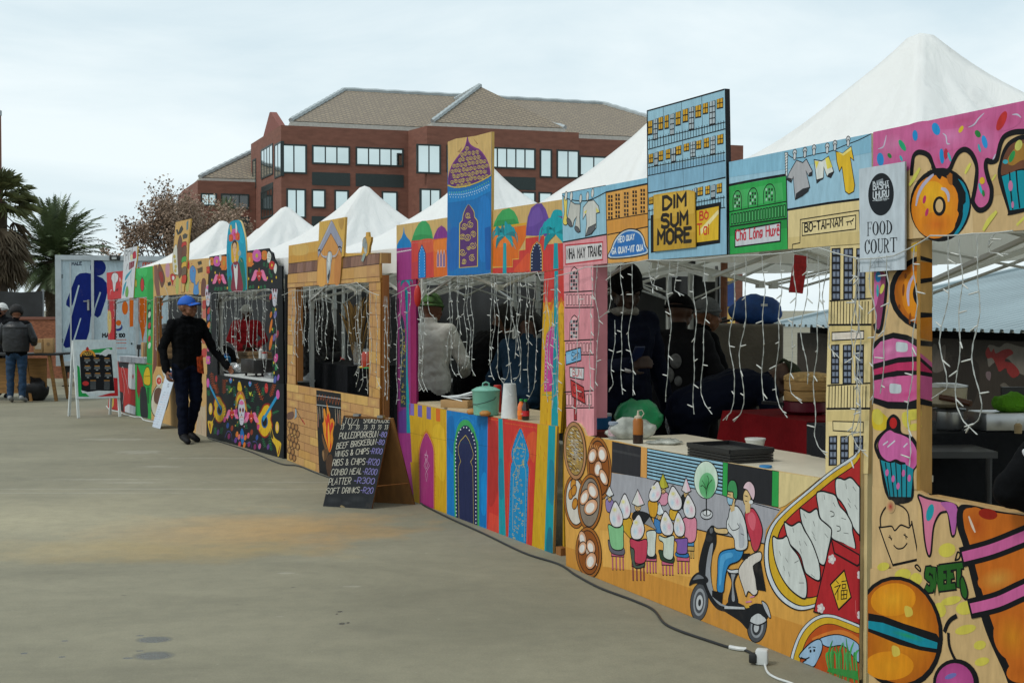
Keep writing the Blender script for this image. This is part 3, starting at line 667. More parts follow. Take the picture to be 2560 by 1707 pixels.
def leafy_tree(name, base, h, spread, label, cat, seed, nleaf=4):
    rnd = random.Random(seed); t_ = thing(name, base, label, cat); w_ = MB(); lv = MB()
    def grow(p, d, ln, r, dep):
        pts = [p]; dd = d.copy()
        for i in range(4): dd = (dd + Vector((rnd.uniform(-.22, .22), rnd.uniform(-.22, .22), rnd.uniform(-.05, .16)))).normalized(); pts.append(pts[-1] + dd * ln / 4)
        w_.tube(pts, [r * (1 - .1 * i) for i in range(5)], 5 if dep > 1 else 8, cap=False)
        if dep >= 3:
            for q in pts[1:]:
                for k in range(nleaf):
                    c = q + Vector((rnd.gauss(0, .16), rnd.gauss(0, .16), rnd.gauss(0, .16))); s_ = rnd.uniform(.035, .075); n1 = Vector((rnd.gauss(0, 1), rnd.gauss(0, 1), rnd.gauss(0, 1))).normalized(); n2 = n1.orthogonal().normalized() * s_; n1 = n1 * s_ * 1.2
                    lv.mi(0 if rnd.random() < .65 else 1); lv.add([c - n1, c + n2, c + n1, c - n2], [(0, 1, 2, 3)])
        if dep < 5:
            for k in range(3 if dep else 5):
                az = rnd.uniform(0, 6.283); nd_ = (dd + Vector((math.cos(az), math.sin(az), rnd.uniform(-.1, .5))) * spread * rnd.uniform(.5, 1)).normalized(); grow(pts[2 + rnd.randint(0, 2)], nd_, ln * rnd.uniform(.62, .85), r * .55, dep + 1)
    grow(Vector(base), Vector((0, 0, 1)), h * .42, h * .03, 0)
    w_.build('trunk', twig, t_); lv.build('crown', lf, t_)
p = AT(440, 520, 70); leafy_tree('leafy_tree', (p.x - .9, 70, 0), 6.9, 0.95, 'tree with sparse brown autumn leaves left of the office block', 'tree', 11)
p = AT(535, 560, 76); leafy_tree('leafy_tree', (p.x, 76, 0), 6.0, 0.9, 'denser brown tree in front of the low brick wing', 'tree', 5, 8)
# ================================================================ stalls
WOOD = mat('pine_timber', paint('a9854f'), 0.7, var=0.22, scale=3, stretch=(14, 14, 1.2))
WOODB = mat('dark_pine_timber', paint('8a5a2a'), 0.7, var=0.2, scale=3, stretch=(14, 14, 1.2))
STALLS = 'painted food stall fronts in a row'
def stall(pl, ub, label):
    return thing('market_stall', pl.w(ub, 0, 0), label, 'food stall', STALLS)
# ---------------------------------------------------------------- stall with the street of houses
PV = Plane((1419, 1413), (1989, 1644))
st = stall(PV, 1.5, 'tall stall front painted with pastel town houses, a scooter and dumplings')
V1 = (1380, 200, 2.8683); V2 = (1380, 640, 2.8683); V3 = (1380, 1060, 2.4232)
a = Art(PV).t(*V1).board('72,815 695,700 700,1293 395,1315 292,1326 82,1340', face='8fb9cb', edge='9a8a70')
a.P('7fb3cc', '72,815 695,700 696,740 385,806 300,850 230,868 130,860 76,830')
a.P('d39096', '80,1163 395,1105 400,1315 292,1326 82,1340')
a.P('d39b4e', '386,806 694,742 700,1293 400,1315')
a.P('c98d3f', '395,1010 697,958 697,1050 398,1108')
for i, cx in enumerate((420, 472, 534, 594, 652)):
    for j, cy in enumerate((838, 866, 898, 926, 960, 988)):
        y = cy - (cx - 420) * 0.19
        for dx in (-10, 9): a.P('2a2018', [(cx + dx - 7, y - 11), (cx + dx + 6, y - 12), (cx + dx + 7, y + 9), (cx + dx - 6, y + 10)])
a.S(BLK, 13, '388,806 540,775 692,744', sm=0).S(BLK, 7, '80,1161 393,1106').S(BLK, 11, '80,1163 393,1107').S(BLK, 9, '387,806 392,1050 400,1315').S(BLK, 7, '395,1006 690,957').S(BLK, 8, '400,1110 692,1052')
a.P('b9c6cf', '418,1280 428,1205 455,1140 500,1090 560,1068 620,1080 655,1120 672,1180 678,1250', 1, ow=9)
a.P('2c6cb0', '430,1268 440,1205 466,1148 508,1102 560,1084 612,1094 645,1128 660,1185 665,1238', 1)
a.T('d5dde0', 9, 'HEO QUAY', 476, 1166, 594, 1142, 38).T('d5dde0', 10, 'GA QUAY-VIT QUA', 432, 1248, 656, 1222, 42)
a.P('c9c6c6', '97,1187 364,1162 364,1288 98,1322', ow=11, oc='b5323c').T(BLK, 12, 'NHA MAY TRANG', 108, 1284, 354, 1258, 70)
a.S(BLK, 7, '74,828 130,858 230,868 300,850 385,806').S(BLK, 5, '74,815 385,757')
a.P('d8c460', '86,850 110,856 106,960 113,1015 104,1040 86,1036 80,1010 90,950', 1, ow=6)
a.P('b9b9b2', '135,868 165,890 205,892 200,990 205,1090 180,1085 165,1060 178,980 160,1010 150,1050 120,1040 110,1000', 0, ow=6)
a.E('5a5c60', 126, 1022, 15, 34, -25, ow=5).E('5a5c60', 182, 1072, 14, 26, -35, ow=5)
a.P('c5c6c0', '225,915 262,868 300,862 335,905 343,950 318,958 318,1060 285,1105 240,1122 250,1030 245,960 222,1000', 0, ow=6)
a.P('5a5c60', '240,1122 262,1060 315,1032 310,1070 280,1105', ow=5).P('d0c760', '318,915 343,945 320,952').P('d0c760', '245,960 252,930 230,950')
for x, y in ((102, 832), (140, 835), (207, 852), (256, 835), (292, 812)): a.E('d0d0cc', x, y, 9, 32, 5, ow=5)
a.build('header_board', st)
# tower of flats
a = Art(PV, 0.012).t(*V1).board('693,222 1253,64 1262,600 1268,1250 703,1294', thick=0.03, edge='202225', face='93bbcd')
a.P('86b0c6', '703,1050 1262,925 1268,1250 703,1294').P('7ea9c2', '700,640 1258,535 1260,700 705,808')
for s_ in ('812,196 818,500 826,800', '942,163 950,460 958,795', '1088,120 1096,420 1103,724'): a.S('3a4248', 4, s_)
a.S(BLK, 10, '697,224 980,146 1250,70', sm=0).S(BLK, 12, '697,224 700,640 706,1290', sm=0).S(BLK, 9, '705,812 970,762 1258,700')
def rail(y0, y1, b0, b1, n=28):
    a.S(BLK, 6, [(703, y0), (1255, y1)], sm=0); a.S(BLK, 7, [(703, b0), (1257, b1)], sm=0)
    for i in range(n):
        t = (i + 0.5) / n; x = 703 + 553 * t; a.S(BLK, 5, [(x, y0 + (y1 - y0) * t - 14), (x + 1, b0 + (b1 - b0) * t)], sm=0)
rail(437, 305, 500, 353); rail(630, 522, 688, 580); rail(940, 842, 1003, 915)
def pane(x0, y0, x1, y1, c):
    sl = -(x1 - x0) * 0.2; a.P(BLK, [(x0 - 4, y0 + 4), (x1 + 3, y0 + sl - 2), (x1 + 3, y1 + sl + 4), (x0 - 4, y1 + 5)])
    ny = 2 if y1 - y0 < 110 else 4
    for i in (0, 1):
        for j in range(ny):
            xa = x0 + (x1 - x0) * (i * 0.54); xb = xa + (x1 - x0) * 0.42; ya = y0 + (y1 - y0) * (j + 0.06) / ny; yb = y0 + (y1 - y0) * (j + 0.86) / ny
            a.P(c, [(xa, ya + sl * i * 0.5), (xb, ya + sl * (i + 1) * 0.5), (xb, yb + sl * (i + 1) * 0.5), (xa, yb + sl * i * 0.5)])
YW, GD = 'c79a2c', 'a9b6bd'
for q in ((706, 296, 733, 396, YW), (744, 284, 770, 430, GD), (780, 270, 808, 362, YW), (825, 256, 850, 352, YW), (864, 246, 890, 398, GD), (903, 232, 935, 330, YW), (955, 212, 988, 306, YW), (1000, 198, 1032, 360, GD), (1045, 186, 1082, 274, YW), (1100, 170, 1132, 246, YW), (1147, 156, 1185, 324, GD), (1200, 138, 1240, 208, YW),
          (710, 534, 738, 600, YW), (750, 522, 773, 618, GD), (782, 512, 810, 584, YW), (833, 500, 862, 570, YW), (873, 490, 900, 592, GD), (907, 477, 940, 540, YW), (962, 460, 997, 514, YW), (1010, 446, 1042, 556, GD), (1052, 438, 1083, 500, YW), (1107, 420, 1140, 490, YW), (1155, 408, 1185, 536, GD), (1203, 396, 1242, 464, YW),
          (712, 842, 738, 894, YW), (1060, 772, 1095, 834, YW), (1117, 762, 1145, 824, YW), (1158, 756, 1185, 850, GD), (1198, 746, 1232, 814, YW), (1025, 780, 1050, 860, GD)): pane(*q)
a.P(BLK, '722,972 752,965 758,1235 724,1241').P(BLK, '1048,908 1226,876 1222,1170 1050,1196').P('d3ac2c', '1052,938 1212,906 1209,1146 1054,1166')
a.P('e0d29a', '1209,930 1211,960 1085,1110 1080,1070')
a.T('c4392c', 13, 'B~O', 1076, 1006, 1136, 994, 58).T('c4392c', 12, 'Tai', 1058, 1112, 1138, 1104, 76)
a.build('tower_board', st)
# right header
a = Art(PV).t(*V1).board('1266,590 2290,384 2297,1168 1990,1190 1690,1213 1268,1252', face='97bdd0', edge='b9a888')
a.P('83b4cc', '1266,590 2290,384 2291,520 1690,640 1266,700')
a.P('2f9c4c', '1270,762 1682,690 1692,1213 1272,1251').P('43a65c', '1300,800 1650,735 1660,860 1310,920').P('278a42', '1274,1060 1690,1000 1692,1060 1275,1120')
a.S(BLK, 18, '1266,756 1470,716 1680,681').S(BLK, 10, '1267,590 1270,900 1274,1251').S(BLK, 10, '1681,684 1688,1000 1694,1213')
for cx, cy, r in ((1330, 800, 30), (1442, 780, 34), (1560, 752, 40)):
    b_ = cy + 135
    a.S(BLK, 8, [(cx - r, b_), (cx - r - 1, cy + 50), (cx - r * 0.5, cy + 6), (cx + 2, cy - 4), (cx + r * 0.6, cy + 4), (cx + r, cy + 46), (cx + r, b_ - 10)])
    for i in range(3):
        for j in range(4):
            x = cx - r * 0.55 + i * r * 0.5; y = cy + 26 + j * 24
            a.P('1f2a24' if (i + j) % 3 else '9fc0b0', [(x - 5, y), (x + 6, y - 2), (x + 6, y + 16), (x - 5, y + 18)])
a.S(BLK, 7, '1275,946 1470,910 1680,872').S(BLK, 11, '1280,1052 1480,1022 1682,994')
for i in range(19):
    t = (i + 0.5) / 19; x = 1282 + 396 * t; y0 = 962 - 70 * t; y1 = 1040 - 58 * t
    a.P(BLK, [(x - 8, y0 + 1), (x + 8, y0 - 2), (x + 8, y1 - 2), (x - 8, y1 + 1)]); a.P('52b069', [(x - 3, y0 + 8), (x + 4, y0 + 7), (x + 4, y1 - 8), (x - 3, y1 - 7)])
a.P('c3c6cc', '1314,1080 1640,1022 1638,1156 1313,1198', ow=11).T('b83040', 12, 'Ch~a L~ong Huy~e', 1320, 1152, 1630, 1110, 72)
a.S(BLK, 7, '1675,522 1730,560 1800,555 1900,532 2000,512 2100,470 2200,432 2288,388')
a.P('e0e2e0', '1671,520 1692,522 1687,690 1678,690', ow=5)
for i in range(7): a.S(BLK, 4, [(1672, 545 + i * 20), (1690, 530 + i * 20)], sm=0)
a.P('a7a8ac', '1755,576 1800,594 1826,568 1868,652 1866,686 1842,690 1822,650 1850,770 1800,830 1746,858 1738,780 1732,696 1716,735 1686,715 1702,668', ow=7)
a.P('2a2c30', '1748,856 1752,815 1800,780 1848,768 1840,800 1800,832').P('2a2c30', '1686,715 1690,700 1722,708 1714,735').P('2a2c30', '1842,690 1846,668 1870,654 1866,686')
a.P('d2d6d0', '1880,572 1935,582 1985,548 2022,660 2000,702 1972,690 1950,626 1948,700 1900,740 1894,690', ow=7)
a.P('d8cb5a', '1884,582 1915,585 1898,640').P('d8cb5a', '1960,565 1985,552 2012,625 1975,640').P('2a2c30', '1896,736 1900,715 1948,700 1946,712').P('2a2c30', '1975,690 1985,672 2022,655 2004,702')
a.P('d6b02e', '2036,512 2085,528 2146,476 2160,545 2166,580 2140,556 2172,755 2165,800 2130,820 2104,800 2080,622 2062,658 2044,590', ow=7)
a.P('e4d37a', '2046,514 2085,528 2146,480 2150,500 2090,545')
for x, y in ((1742, 535), (1815, 520), (1880, 502), (1975, 490), (2030, 470), (2125, 440)): a.E('c4c9cc', x, y - 14, 14, 22, 5, ow=6).E('c4c9cc', x, y + 14, 10, 26, 3, ow=5)
a.P('d7c48f', '1694,938 2250,852 2296,845 2297,1168 1990,1190 1694,1213')
a.P('cbb780', '1694,1130 1990,1100 2296,1080 2297,1168 1990,1190 1694,1213')
a.S(BLK, 17, '1690,932 1980,884 2294,845', sm=0)
a.S(BLK, 8, '1724,1210 1726,1180 1780,1168 1782,1002 2203,936 2212,1132 2252,1126 2292,1120', sm=0)
a.P('dccb98', '1796,1026 2180,970 2178,1070 1796,1117', ow=8).T(BLK, 12, 'BO-TAI-NAM', 1814, 1090, 2086, 1044, 60)
a.S(BLK, 8, '2112,1020 2160,1010').S(BLK, 8, '2125,1018 2120,1042').S(BLK, 8, '2142,1014 2150,1036').S(BLK, 8, '2152,1012 2166,994')
a.build('header_board', st)
# left pink post
a = Art(PV, -0.002).t(*V2).board('80,64 293,52 300,1285 104,1300', face='d8949c', edge='c07a84')
a.P('cf8891', '84,380 296,372 297,600 88,610').P('c9828c', '90,720 297,712 299,970 98,985')
for cy0, cy1 in ((78, 256), (424, 606)):
    a.P('e0a6ab', [(124, cy1), (126, cy0 + 60), (140, cy0 + 18), (158, cy0), (178, cy0 + 16), (190, cy0 + 58), (191, cy1)], ow=8)
    for i in range(3):
        for j in range(5):
            x = 138 + i * 18; y = cy0 + 36 + j * 27
            a.P('31363c' if (i * 2 + j) % 3 else '9aa3a8', [(x - 7, y), (x + 8, y - 2), (x + 8, y + 20), (x - 7, y + 21)])
for y0, y1 in ((258, 368), (606, 706), (972, 1086)):
    a.S(BLK, 9, [(86, y0 + 3), (294, y0 - 8)], sm=0).S(BLK, 9, [(92, y1 + 2), (296, y1)], sm=0)
    for i in range(8): a.P('e0a6ab', [(100 + i * 24, y0 + 20), (115 + i * 24, y0 + 18), (116 + i * 24, y1 - 16), (101 + i * 24, y1 - 15)], ow=5)
a.P('9a3236', '155,1010 175,1010 176,1175 157,1175', ow=6)
a.P('6fa9d0', '98,686 205,655 208,748 100,780', ow=9).T(BLK, 6, 'Sinh', 140, 748, 194, 730, 56)
for i in range(4): a.S('b9d2e2', 5, [(106 + i * 8, 706), (108 + i * 8, 752)], sm=0)
a.P('c9cacc', '125,798 228,802 226,886 128,868', ow=9).T('b5303c', 8, 'BUN', 148, 860, 208, 862, 50)
a.P('b53434', '133,886 226,940 238,1060 140,1003', ow=9).T(BLK, 7, 'Chao', 150, 978, 222, 1018, 62)
a.build('side_board', st)
# right post
a = Art(PV, -0.002).t(*V2).board('1994,-70 2290,-92 2292,300 2265,1480 2262,1560 1958,1560 1962,1000', face='d9c691', edge='b89a66')
a.P('cdb980', '1990,500 2286,495 2280,620 1984,625').P('cdb980', '1972,1110 2272,1105 2268,1180 1970,1185')
def tallwin(x0, x1, y0, y1, ny):
    a.P(BLK, [(x0 - 7, y0), (x1 + 7, y0 - 4), (x1 + 5, y1), (x0 - 9, y1 + 3)])
    for i in (0, 1):
        for j in range(ny):
            xa = x0 + (x1 - x0) * (0.03 + 0.53 * i); xb = xa + (x1 - x0) * 0.42; ya = y0 + (y1 - y0) * (j + 0.14) / ny; yb = y0 + (y1 - y0) * (j + 0.86) / ny
            a.P('8d97a8', [(xa, ya), (xb, ya), (xb, yb), (xa, yb)], c2='5d6678')
for x0, x1 in ((2010, 2060), (2095, 2150), (2186, 2240)): tallwin(x0, x1, -55, 314, 7)
for x0, x1 in ((2006, 2052), (2090, 2142), (2182, 2228)): tallwin(x0, x1, 636, 915, 6)
for x0, x1 in ((1990, 2036), (2072, 2120), (2168, 2224)): tallwin(x0, x1, 1290, 1500, 4)
for y0, y1, xl, xr in ((318, 492, 1990, 2288), (924, 1092, 1974, 2280)):
    a.S(BLK, 10, [(xl, y0 + 4), (xr, y0 - 14)], sm=0).S(BLK, 15, [(xl - 6, y1 + 2), (xr - 2, y1)], sm=0)
    for i in range(13): x = xl + 12 + i * 22; a.S(BLK, 5 if i % 2 else 8, [(x, y0 + 8), (x - 3, y1 - 8)], sm=0)
a.P('c9bdb0', '2006,548 2234,536 2234,594 2006,606', ow=9, c2='e0d8cc').P('dccb98', '2012,1184 2230,1190 2229,1264 2014,1250', ow=8)
a.build('side_board', st)
# counter
a = Art(PV, 0.012).t(*V3); a.cx = (1400, 2157)
a.board('80,150 83,75 92,30 112,0 142,-14 172,-6 200,24 216,68 380,98 590,145 1050,228 1390,285 1640,325 1700,282 1886,152 1880,800 1874,1545 1475,1415 880,1172 96,855', face='cf9a49', edge='c9b48a')
a.P('c3893a', '96,740 1874,1330 1874,1545 1475,1415 880,1172 96,855').P('d8a553', '300,640 900,660 900,930 320,860')
a.P('9c9da4', '320,285 590,325 1050,428 1400,512 1310,640 1300,720 1130,690 880,630 620,560 340,500')
a.S(BLK, 7, '880,632 960,652 1300,722', sm=0).S(BLK, 5, '372,288 590,325 1050,428 1390,520', sm=0)
a.P('2b2b30', '376,103 552,138 548,318 374,288').P('3b3b3e', '380,150 550,186 550,200 380,166').P('d39a54', '553,138 590,146 588,326 549,318')
a.P('8fb9cd', '590,146 1050,228 1046,426 588,325', ow=6)
for i in range(1, 9): t = i / 9; a.S(BLK, 9, [(590, 146 + 178 * t), (820, 187 + 188 * t), (1049, 228 + 197 * t)], sm=0)
a.P('2f9a4a', '1050,228 1080,233 1076,440 1046,427', ow=4).P('26272b', '1080,233 1350,279 1346,495 1076,440').P('2f9a4a', '1350,279 1391,286 1389,502 1346,494', ow=4)
a.P('d2c08c', '1391,286 1640,325 1560,392 1430,490 1389,506')
# bowl of dumplings
def sc(pts, cx, cy, k): return [(cx + (x - cx) * k, cy + (y - cy) * k) for x, y in pts]
bowl = catmull(ptlist('2000,70 1850,180 1700,282 1560,398 1430,508 1345,600 1305,700 1298,820 1318,930 1368,1030 1440,1098 1520,1128 1620,1105 1760,1040 2000,960'), True, 5)
for k, c in ((1.0, BLK), (0.985, 'c5cdd2'), (0.945, BLK), (0.932, 'c9a32a'), (0.845, BLK), (0.828, 'a92a2a')): a.P(c, sc(bowl, 1790, 640, k))
DW = 'c4cac6'
for d in ('1735,338 1762,325 1790,334 1830,322 1880,376 1945,430 1945,690 1880,670 1830,600 1800,520 1770,470 1740,430', '1620,420 1650,404 1690,412 1735,430 1760,490 1800,535 1835,600 1840,650 1855,755 1780,720 1715,690 1700,625 1645,570 1630,500',
          '1520,510 1550,520 1580,532 1622,510 1640,566 1690,610 1712,640 1705,700 1690,765 1668,850 1625,822 1600,740 1560,660 1530,590', '1425,592 1450,605 1475,612 1520,590 1548,640 1590,710 1622,790 1640,860 1638,945 1570,912 1548,882 1520,790 1460,725 1440,670',
          '1355,682 1385,690 1415,688 1442,676 1465,735 1510,795 1540,880 1562,960 1555,1050 1500,1030 1440,972 1390,885 1362,790'): a.P(DW, d, 1, ow=11)
for x, y, r in ((1400, 780, 70), (1440, 820, 60), (1425, 870, 75), (1455, 905, 75), (1500, 830, -30), (1530, 958, 0), (1480, 640, 80), (1520, 718, 80), (1555, 720, 60), (1525, 765, 70), (1598, 915, 40), (1550, 555, 60), (1605, 600, 75), (1600, 660, 60), (1610, 690, 60), (1680, 672, 50), (1668, 440, 80), (1728, 485, 60), (1785, 570, 20), (1800, 658, 10), (1800, 375, 80), (1850, 390, 55), (1818, 460, 60), (1860, 500, 60), (1820, 490, 60)):
    dx, dy = 14 * math.cos(R(r)), 14 * math.sin(R(r)); a.S(BLK, 6, [(x - dx, y - dy), (x + dx, y + dy)], sm=0, taper=0.5)
for x, y in ((1712, 540), (1750, 628)): a.S(BLK, 5, [(x - 8, y - 16), (x + 12, y - 8), (x + 14, y + 12), (x - 4, y + 18)])
# red packet
a.P('a8262c', '1712,690 1945,790 1945,1215 1870,1204 1604,1132 1650,940', ow=10).P('8c1d23', '1872,850 1945,842 1945,1215 1872,1204')
a.S(BLK, 12, '1712,694 1730,778 1868,855 1940,845', sm=0).S('c06a6a', 4, '1858,1065 1860,1130 1868,1165')
for x, y in ((1715, 815), (1890, 910), (1648, 1112), (1890, 1152)):
    for k in range(5): a.E('c9c0c0', x + 14 * math.cos(k * 1.257), y + 18 * math.sin(k * 1.257), 10, 13, n=10)
    a.E('ddd6d0', x, y, 9, 11, n=10)
a.P('d2aa2c', '1790,882 1832,1045 1756,1120 1706,968', ow=10)
for s_ in ('1742,945 1756,962', '1732,984 1768,970', '1766,972 1734,1030', '1752,996 1752,1060', '1774,950 1802,945', '1778,968 1800,965 1799,988 1778,991 1778,968', '1772,1004 1808,1000 1804,1052 1772,1056 1772,1004', '1788,1003 1788,1053', '1772,1030 1806,1026'): a.S(BLK, 6, s_, sm=0)
# soup bowl
sb = catmull(ptlist('1462,1440 1482,1340 1525,1245 1585,1180 1650,1148 1720,1148 1800,1175 1890,1212 1990,1260 1990,1640 1700,1640 1500,1560'), True, 5)
for k, c in ((1.0, BLK), (0.985, 'c5cdd2'), (0.935, BLK), (0.92, 'c9a32a'), (0.80, BLK), (0.785, 'b04d1c')): a.P(c, sc(sb, 1760, 1440, k))
a.P('c9742e', '1600,1290 1760,1240 1880,1290 1880,1330 1750,1290 1640,1310', 1)
a.P('8fb0cc', '1640,1298 1760,1270 1880,1330 1880,1440 1790,1340 1690,1345', 1, ow=7)
a.P('93b2cc', '1520,1392 1560,1345 1600,1312 1642,1298 1660,1335 1648,1390 1610,1462 1575,1455 1540,1440 1562,1420 1524,1412', 1, ow=8)
a.E(BLK, 1588, 1370, 6, 9).E(BLK, 1610, 1366, 6, 9).S(BLK, 6, '1575,1352 1590,1345').S(BLK, 6, '1602,1345 1618,1348').S(BLK, 8, '1530,1408 1555,1418 1580,1408').P('b04d1c', '1650,1400 1690,1380 1690,1500 1620,1470', 1)
for i in range(15):
    x = 1700 + i * 12; a.S('2f8a3c' if i % 2 else '3f9f4e', 16, [(x + random.uniform(-12, 12), 1520 + i * 3), (x + random.uniform(-20, 6), 1400), (x - 8 + random.uniform(-20, 20), 1270 + random.uniform(0, 120))], taper=0.7)
a.P('2f8a3c', '1688,1492 1700,1470 1875,1490 1874,1545')
# steamers
def steamer(cx, cy, rx, ry, rot, inner):
    a.E(BLK, cx, cy, rx + 3, ry + 5, rot).E('9a5f26', cx, cy, rx, ry, rot).E(BLK, cx, cy, rx * 0.86, ry * 0.9, rot).E(inner, cx, cy, rx * 0.81, ry * 0.86, rot)
def bun(x, y, rx, ry, rot=0): a.E('d7cfc6', x, y, rx, ry, rot, c2='c98a5a', ow=6).E('dcd8d2', x - rx * 0.1, y + ry * 0.1, rx * 0.62, ry * 0.62, rot)
steamer(298, 265, 72, 188, -4, '8a4d1c')
for i in range(6): a.S('c28a54', 9, [(240 + i * 14, 118 + i * 4), (262 + i * 14, 180 + i * 6)], sm=0)
for q in ((258, 190, 26, 46, 10), (318, 180, 28, 50, -8), (292, 268, 24, 48, 4), (326, 320, 22, 52, -20)): bun(*q)
steamer(152, 468, 66, 160, -3, 'c9c4ba')
for x, y in ((140, 360), (128, 420), (150, 480), (145, 400)): a.E('c98f2c', x, y, 16, 34, 10, ow=5, c2='b0702a')
steamer(243, 472, 72, 168, 2, '84786c')
for q in ((212, 440, 26, 50, 20), (262, 400, 30, 52, -20), (250, 500, 38, 52, 30)): bun(*q)
steamer(236, 775, 76, 152, -4, '8a4d1c')
for i in range(9): a.S('d0c0b0', 8, [(176 + i * 12, 690 + i * 16), (192 + i * 12, 740 + i * 14)], sm=0)
for q in ((200, 690, 22, 46, -10), (200, 748, 24, 40, 10), (252, 740, 25, 45, -15), (252, 825, 32, 52, 10)): bun(*q)
a.E(BLK, 153, 160, 69, 178, -3).E('a87a52', 153, 160, 66, 173, -3).E(BLK, 153, 160, 55, 152, -3).E('9a7e48', 153, 160, 52, 147, -3).E('a9a7a0', 156, 160, 30, 88, -3, c2='9a7e48')
for i in range(170):
    t = random.random() * 6.283; r_ = random.random() ** 0.5; x = 153 + 48 * r_ * math.cos(t); y = 160 + 138 * r_ * math.sin(t)
    c = ['c9a040', '2a2620', 'c6c4bc', '6a4a24'][i % 4]; a.S(c, 4, [(x - 5, y - 4), (x + 6, y + 3)], sm=0)
# people in straw hats
def hat(x, y, rx, ry, rot=0, c='d6d4d6'):
    tp_ = [(x + rx * u + (-ry * v) * math.sin(R(rot)), y + ry * v) for u, v in ((0, -1.3), (.5, -.8), (.9, -.05), (.82, .6), (.4, .98), (-.4, .98), (-.82, .6), (-.9, -.05), (-.5, -.8))]; a.P(c, tp_, 1, ow=8); a.E('d8a8b8', x + rx * 0.35, y + ry * 0.2, rx * 0.42, ry * 0.55, rot, c2=c).E('a9c8d8', x - rx * 0.3, y + ry * 0.3, rx * 0.4, ry * 0.5, rot, c2=c).E('cfc860', x - rx * 0.2, y - ry * 0.55, rx * 0.4, ry * 0.28, rot, c2=c)
def stool(x0, x1, y, dy=100, c='c0607a'):
    for x in (x0, x0 + (x1 - x0) * 0.35, x1 - (x1 - x0) * 0.3, x1): a.S(BLK, 17, [(x, y), (x + 2, y + dy)], sm=0).S(c, 11, [(x, y), (x + 2, y + dy - 3)], sm=0)
    a.P(c, [(x0 - 6, y - 8), (x1 + 6, y - 12), (x1 + 6, y + 22), (x0 - 6, y + 18)], ow=6)
def cone(x, y, w_, h_, c, fc, body, bp):
    a.P(body, bp, 1, ow=6); a.E('c9aa74', x, y + h_ + 16, w_ * 0.42, 26, ow=5); a.P(c, [(x, y), (x + w_ * 0.9, y + h_), (x, y + h_ + 14), (x - w_ * 0.8, y + h_ - 6)], ow=6)
    a.P(fc, [(x, y + 4), (x + w_ * 0.8, y + h_ - 4), (x + w_ * 0.2, y + h_)])
    a.S(BLK, 4, [(x - 9, y + h_ + 20), (x - 3, y + h_ + 22)], sm=0).S(BLK, 4, [(x + 6, y + h_ + 20), (x + 12, y + h_ + 22)], sm=0).S('8a3a3a', 4, [(x - 4, y + h_ + 34), (x + 5, y + h_ + 34)], sm=0)
cone(362, 372, 28, 55, 'c6cacc', 'd8d8d8', '8a78a8', '338,460 370,450 388,480 376,528 345,525')
cone(686, 296, 38, 82, 'b9b43c', 'a09a30', 'c98aa0', '660,430 705,410 722,450 700,490 660,480')
cone(826, 320, 34, 84, 'd0c8cc', 'd8b0c0', '222428', '800,430 850,440 850,500 800,510')
cone(532, 394, 46, 90, 'cfd0cc', 'd8c0c8', '1d1e22', '500,545 530,525 600,545 620,600 560,600 505,580')
cone(664, 470, 34, 68, 'c3cdd2', 'd4dade', '3d78b0', '635,570 670,590 682,650 650,658 632,620')
a.P('8a8c90', '605,556 648,640 572,600', ow=6)
a.P('c8952c', '598,465 640,455 655,500 640,560 610,555 598,510', 1, ow=6); hat(640, 413, 40, 54, 10)
a.P('c9a030', '728,515 770,520 782,550 750,582 726,560', 1, ow=6); hat(757, 455, 46, 64, -8)
stool(820, 868, 745, 62, 'b89a5a'); a.P('4d86b4', '832,700 876,705 872,738 834,736', ow=5); a.P('cf8398', '806,572 850,560 886,570 890,640 878,706 832,712 812,650', 1, ow=7); hat(846, 505, 40, 62, -6)
a.P('c39a2c', '430,572 490,570 500,650 490,690 460,660 432,620', 1, ow=6); hat(453, 505, 40, 66, 0)
stool(378, 442, 780, 98); a.P('5f5c68', '352,700 380,720 445,745 445,790 370,775', 1, ow=6); a.P('7fb886', '356,605 400,625 442,608 445,680 440,755 376,748 356,650', 1, ow=7); hat(402, 554, 44, 68, -4)
stool(588, 640, 808, 88); a.P('26282c', '590,760 640,780 640,812 584,805', 1, ow=5); a.P('c4ccc4', '585,652 620,640 644,652 640,720 634,795 592,790 590,700', 1, ow=7)
stool(684, 742, 832, 78); a.P('2b4030', '665,760 745,790 748,838 680,825 664,790', 1, ow=6); a.P('bfcbbf', '662,672 700,685 750,672 752,720 742,815 690,800 688,720 664,700', 1, ow=7); hat(708, 608, 43, 64, -6)
stool(776, 840, 808, 92); a.P('2f6ea6', '768,772 834,778 836,806 768,798', 1, ow=5); a.P('7a58a0', '756,694 800,690 834,690 834,740 828,782 772,778 770,720', 1, ow=7); hat(785, 614, 37, 64, -4)
stool(502, 568, 842, 100, '8a3a4a'); a.P('49564a', '486,740 510,760 520,850 575,840 560,866 506,860', 1, ow=6); a.P('b93c54', '488,692 535,705 586,696 590,760 575,834 518,836 512,760 490,740', 1, ow=7); hat(532, 630, 45, 66, 4)
# young tree in a round bed
a.E('b9bcc0', 950, 545, 37, 30, ow=7).E('cfd2d4', 952, 535, 24, 18, ow=5).S(BLK, 13, '950,545 948,480 950,420')
a.E(BLK, 948, 335, 75, 116).E('a9cdb0', 948, 335, 71, 111, c2='c9dacb').E('3a9150', 955, 370, 50, 78, c2='6cb07c')
for s_ in ('950,440 945,380 925,340', '950,430 960,370 985,335', '947,400 965,340 955,310', '946,390 930,370 915,375'): a.S('1c3a22', 5, s_)
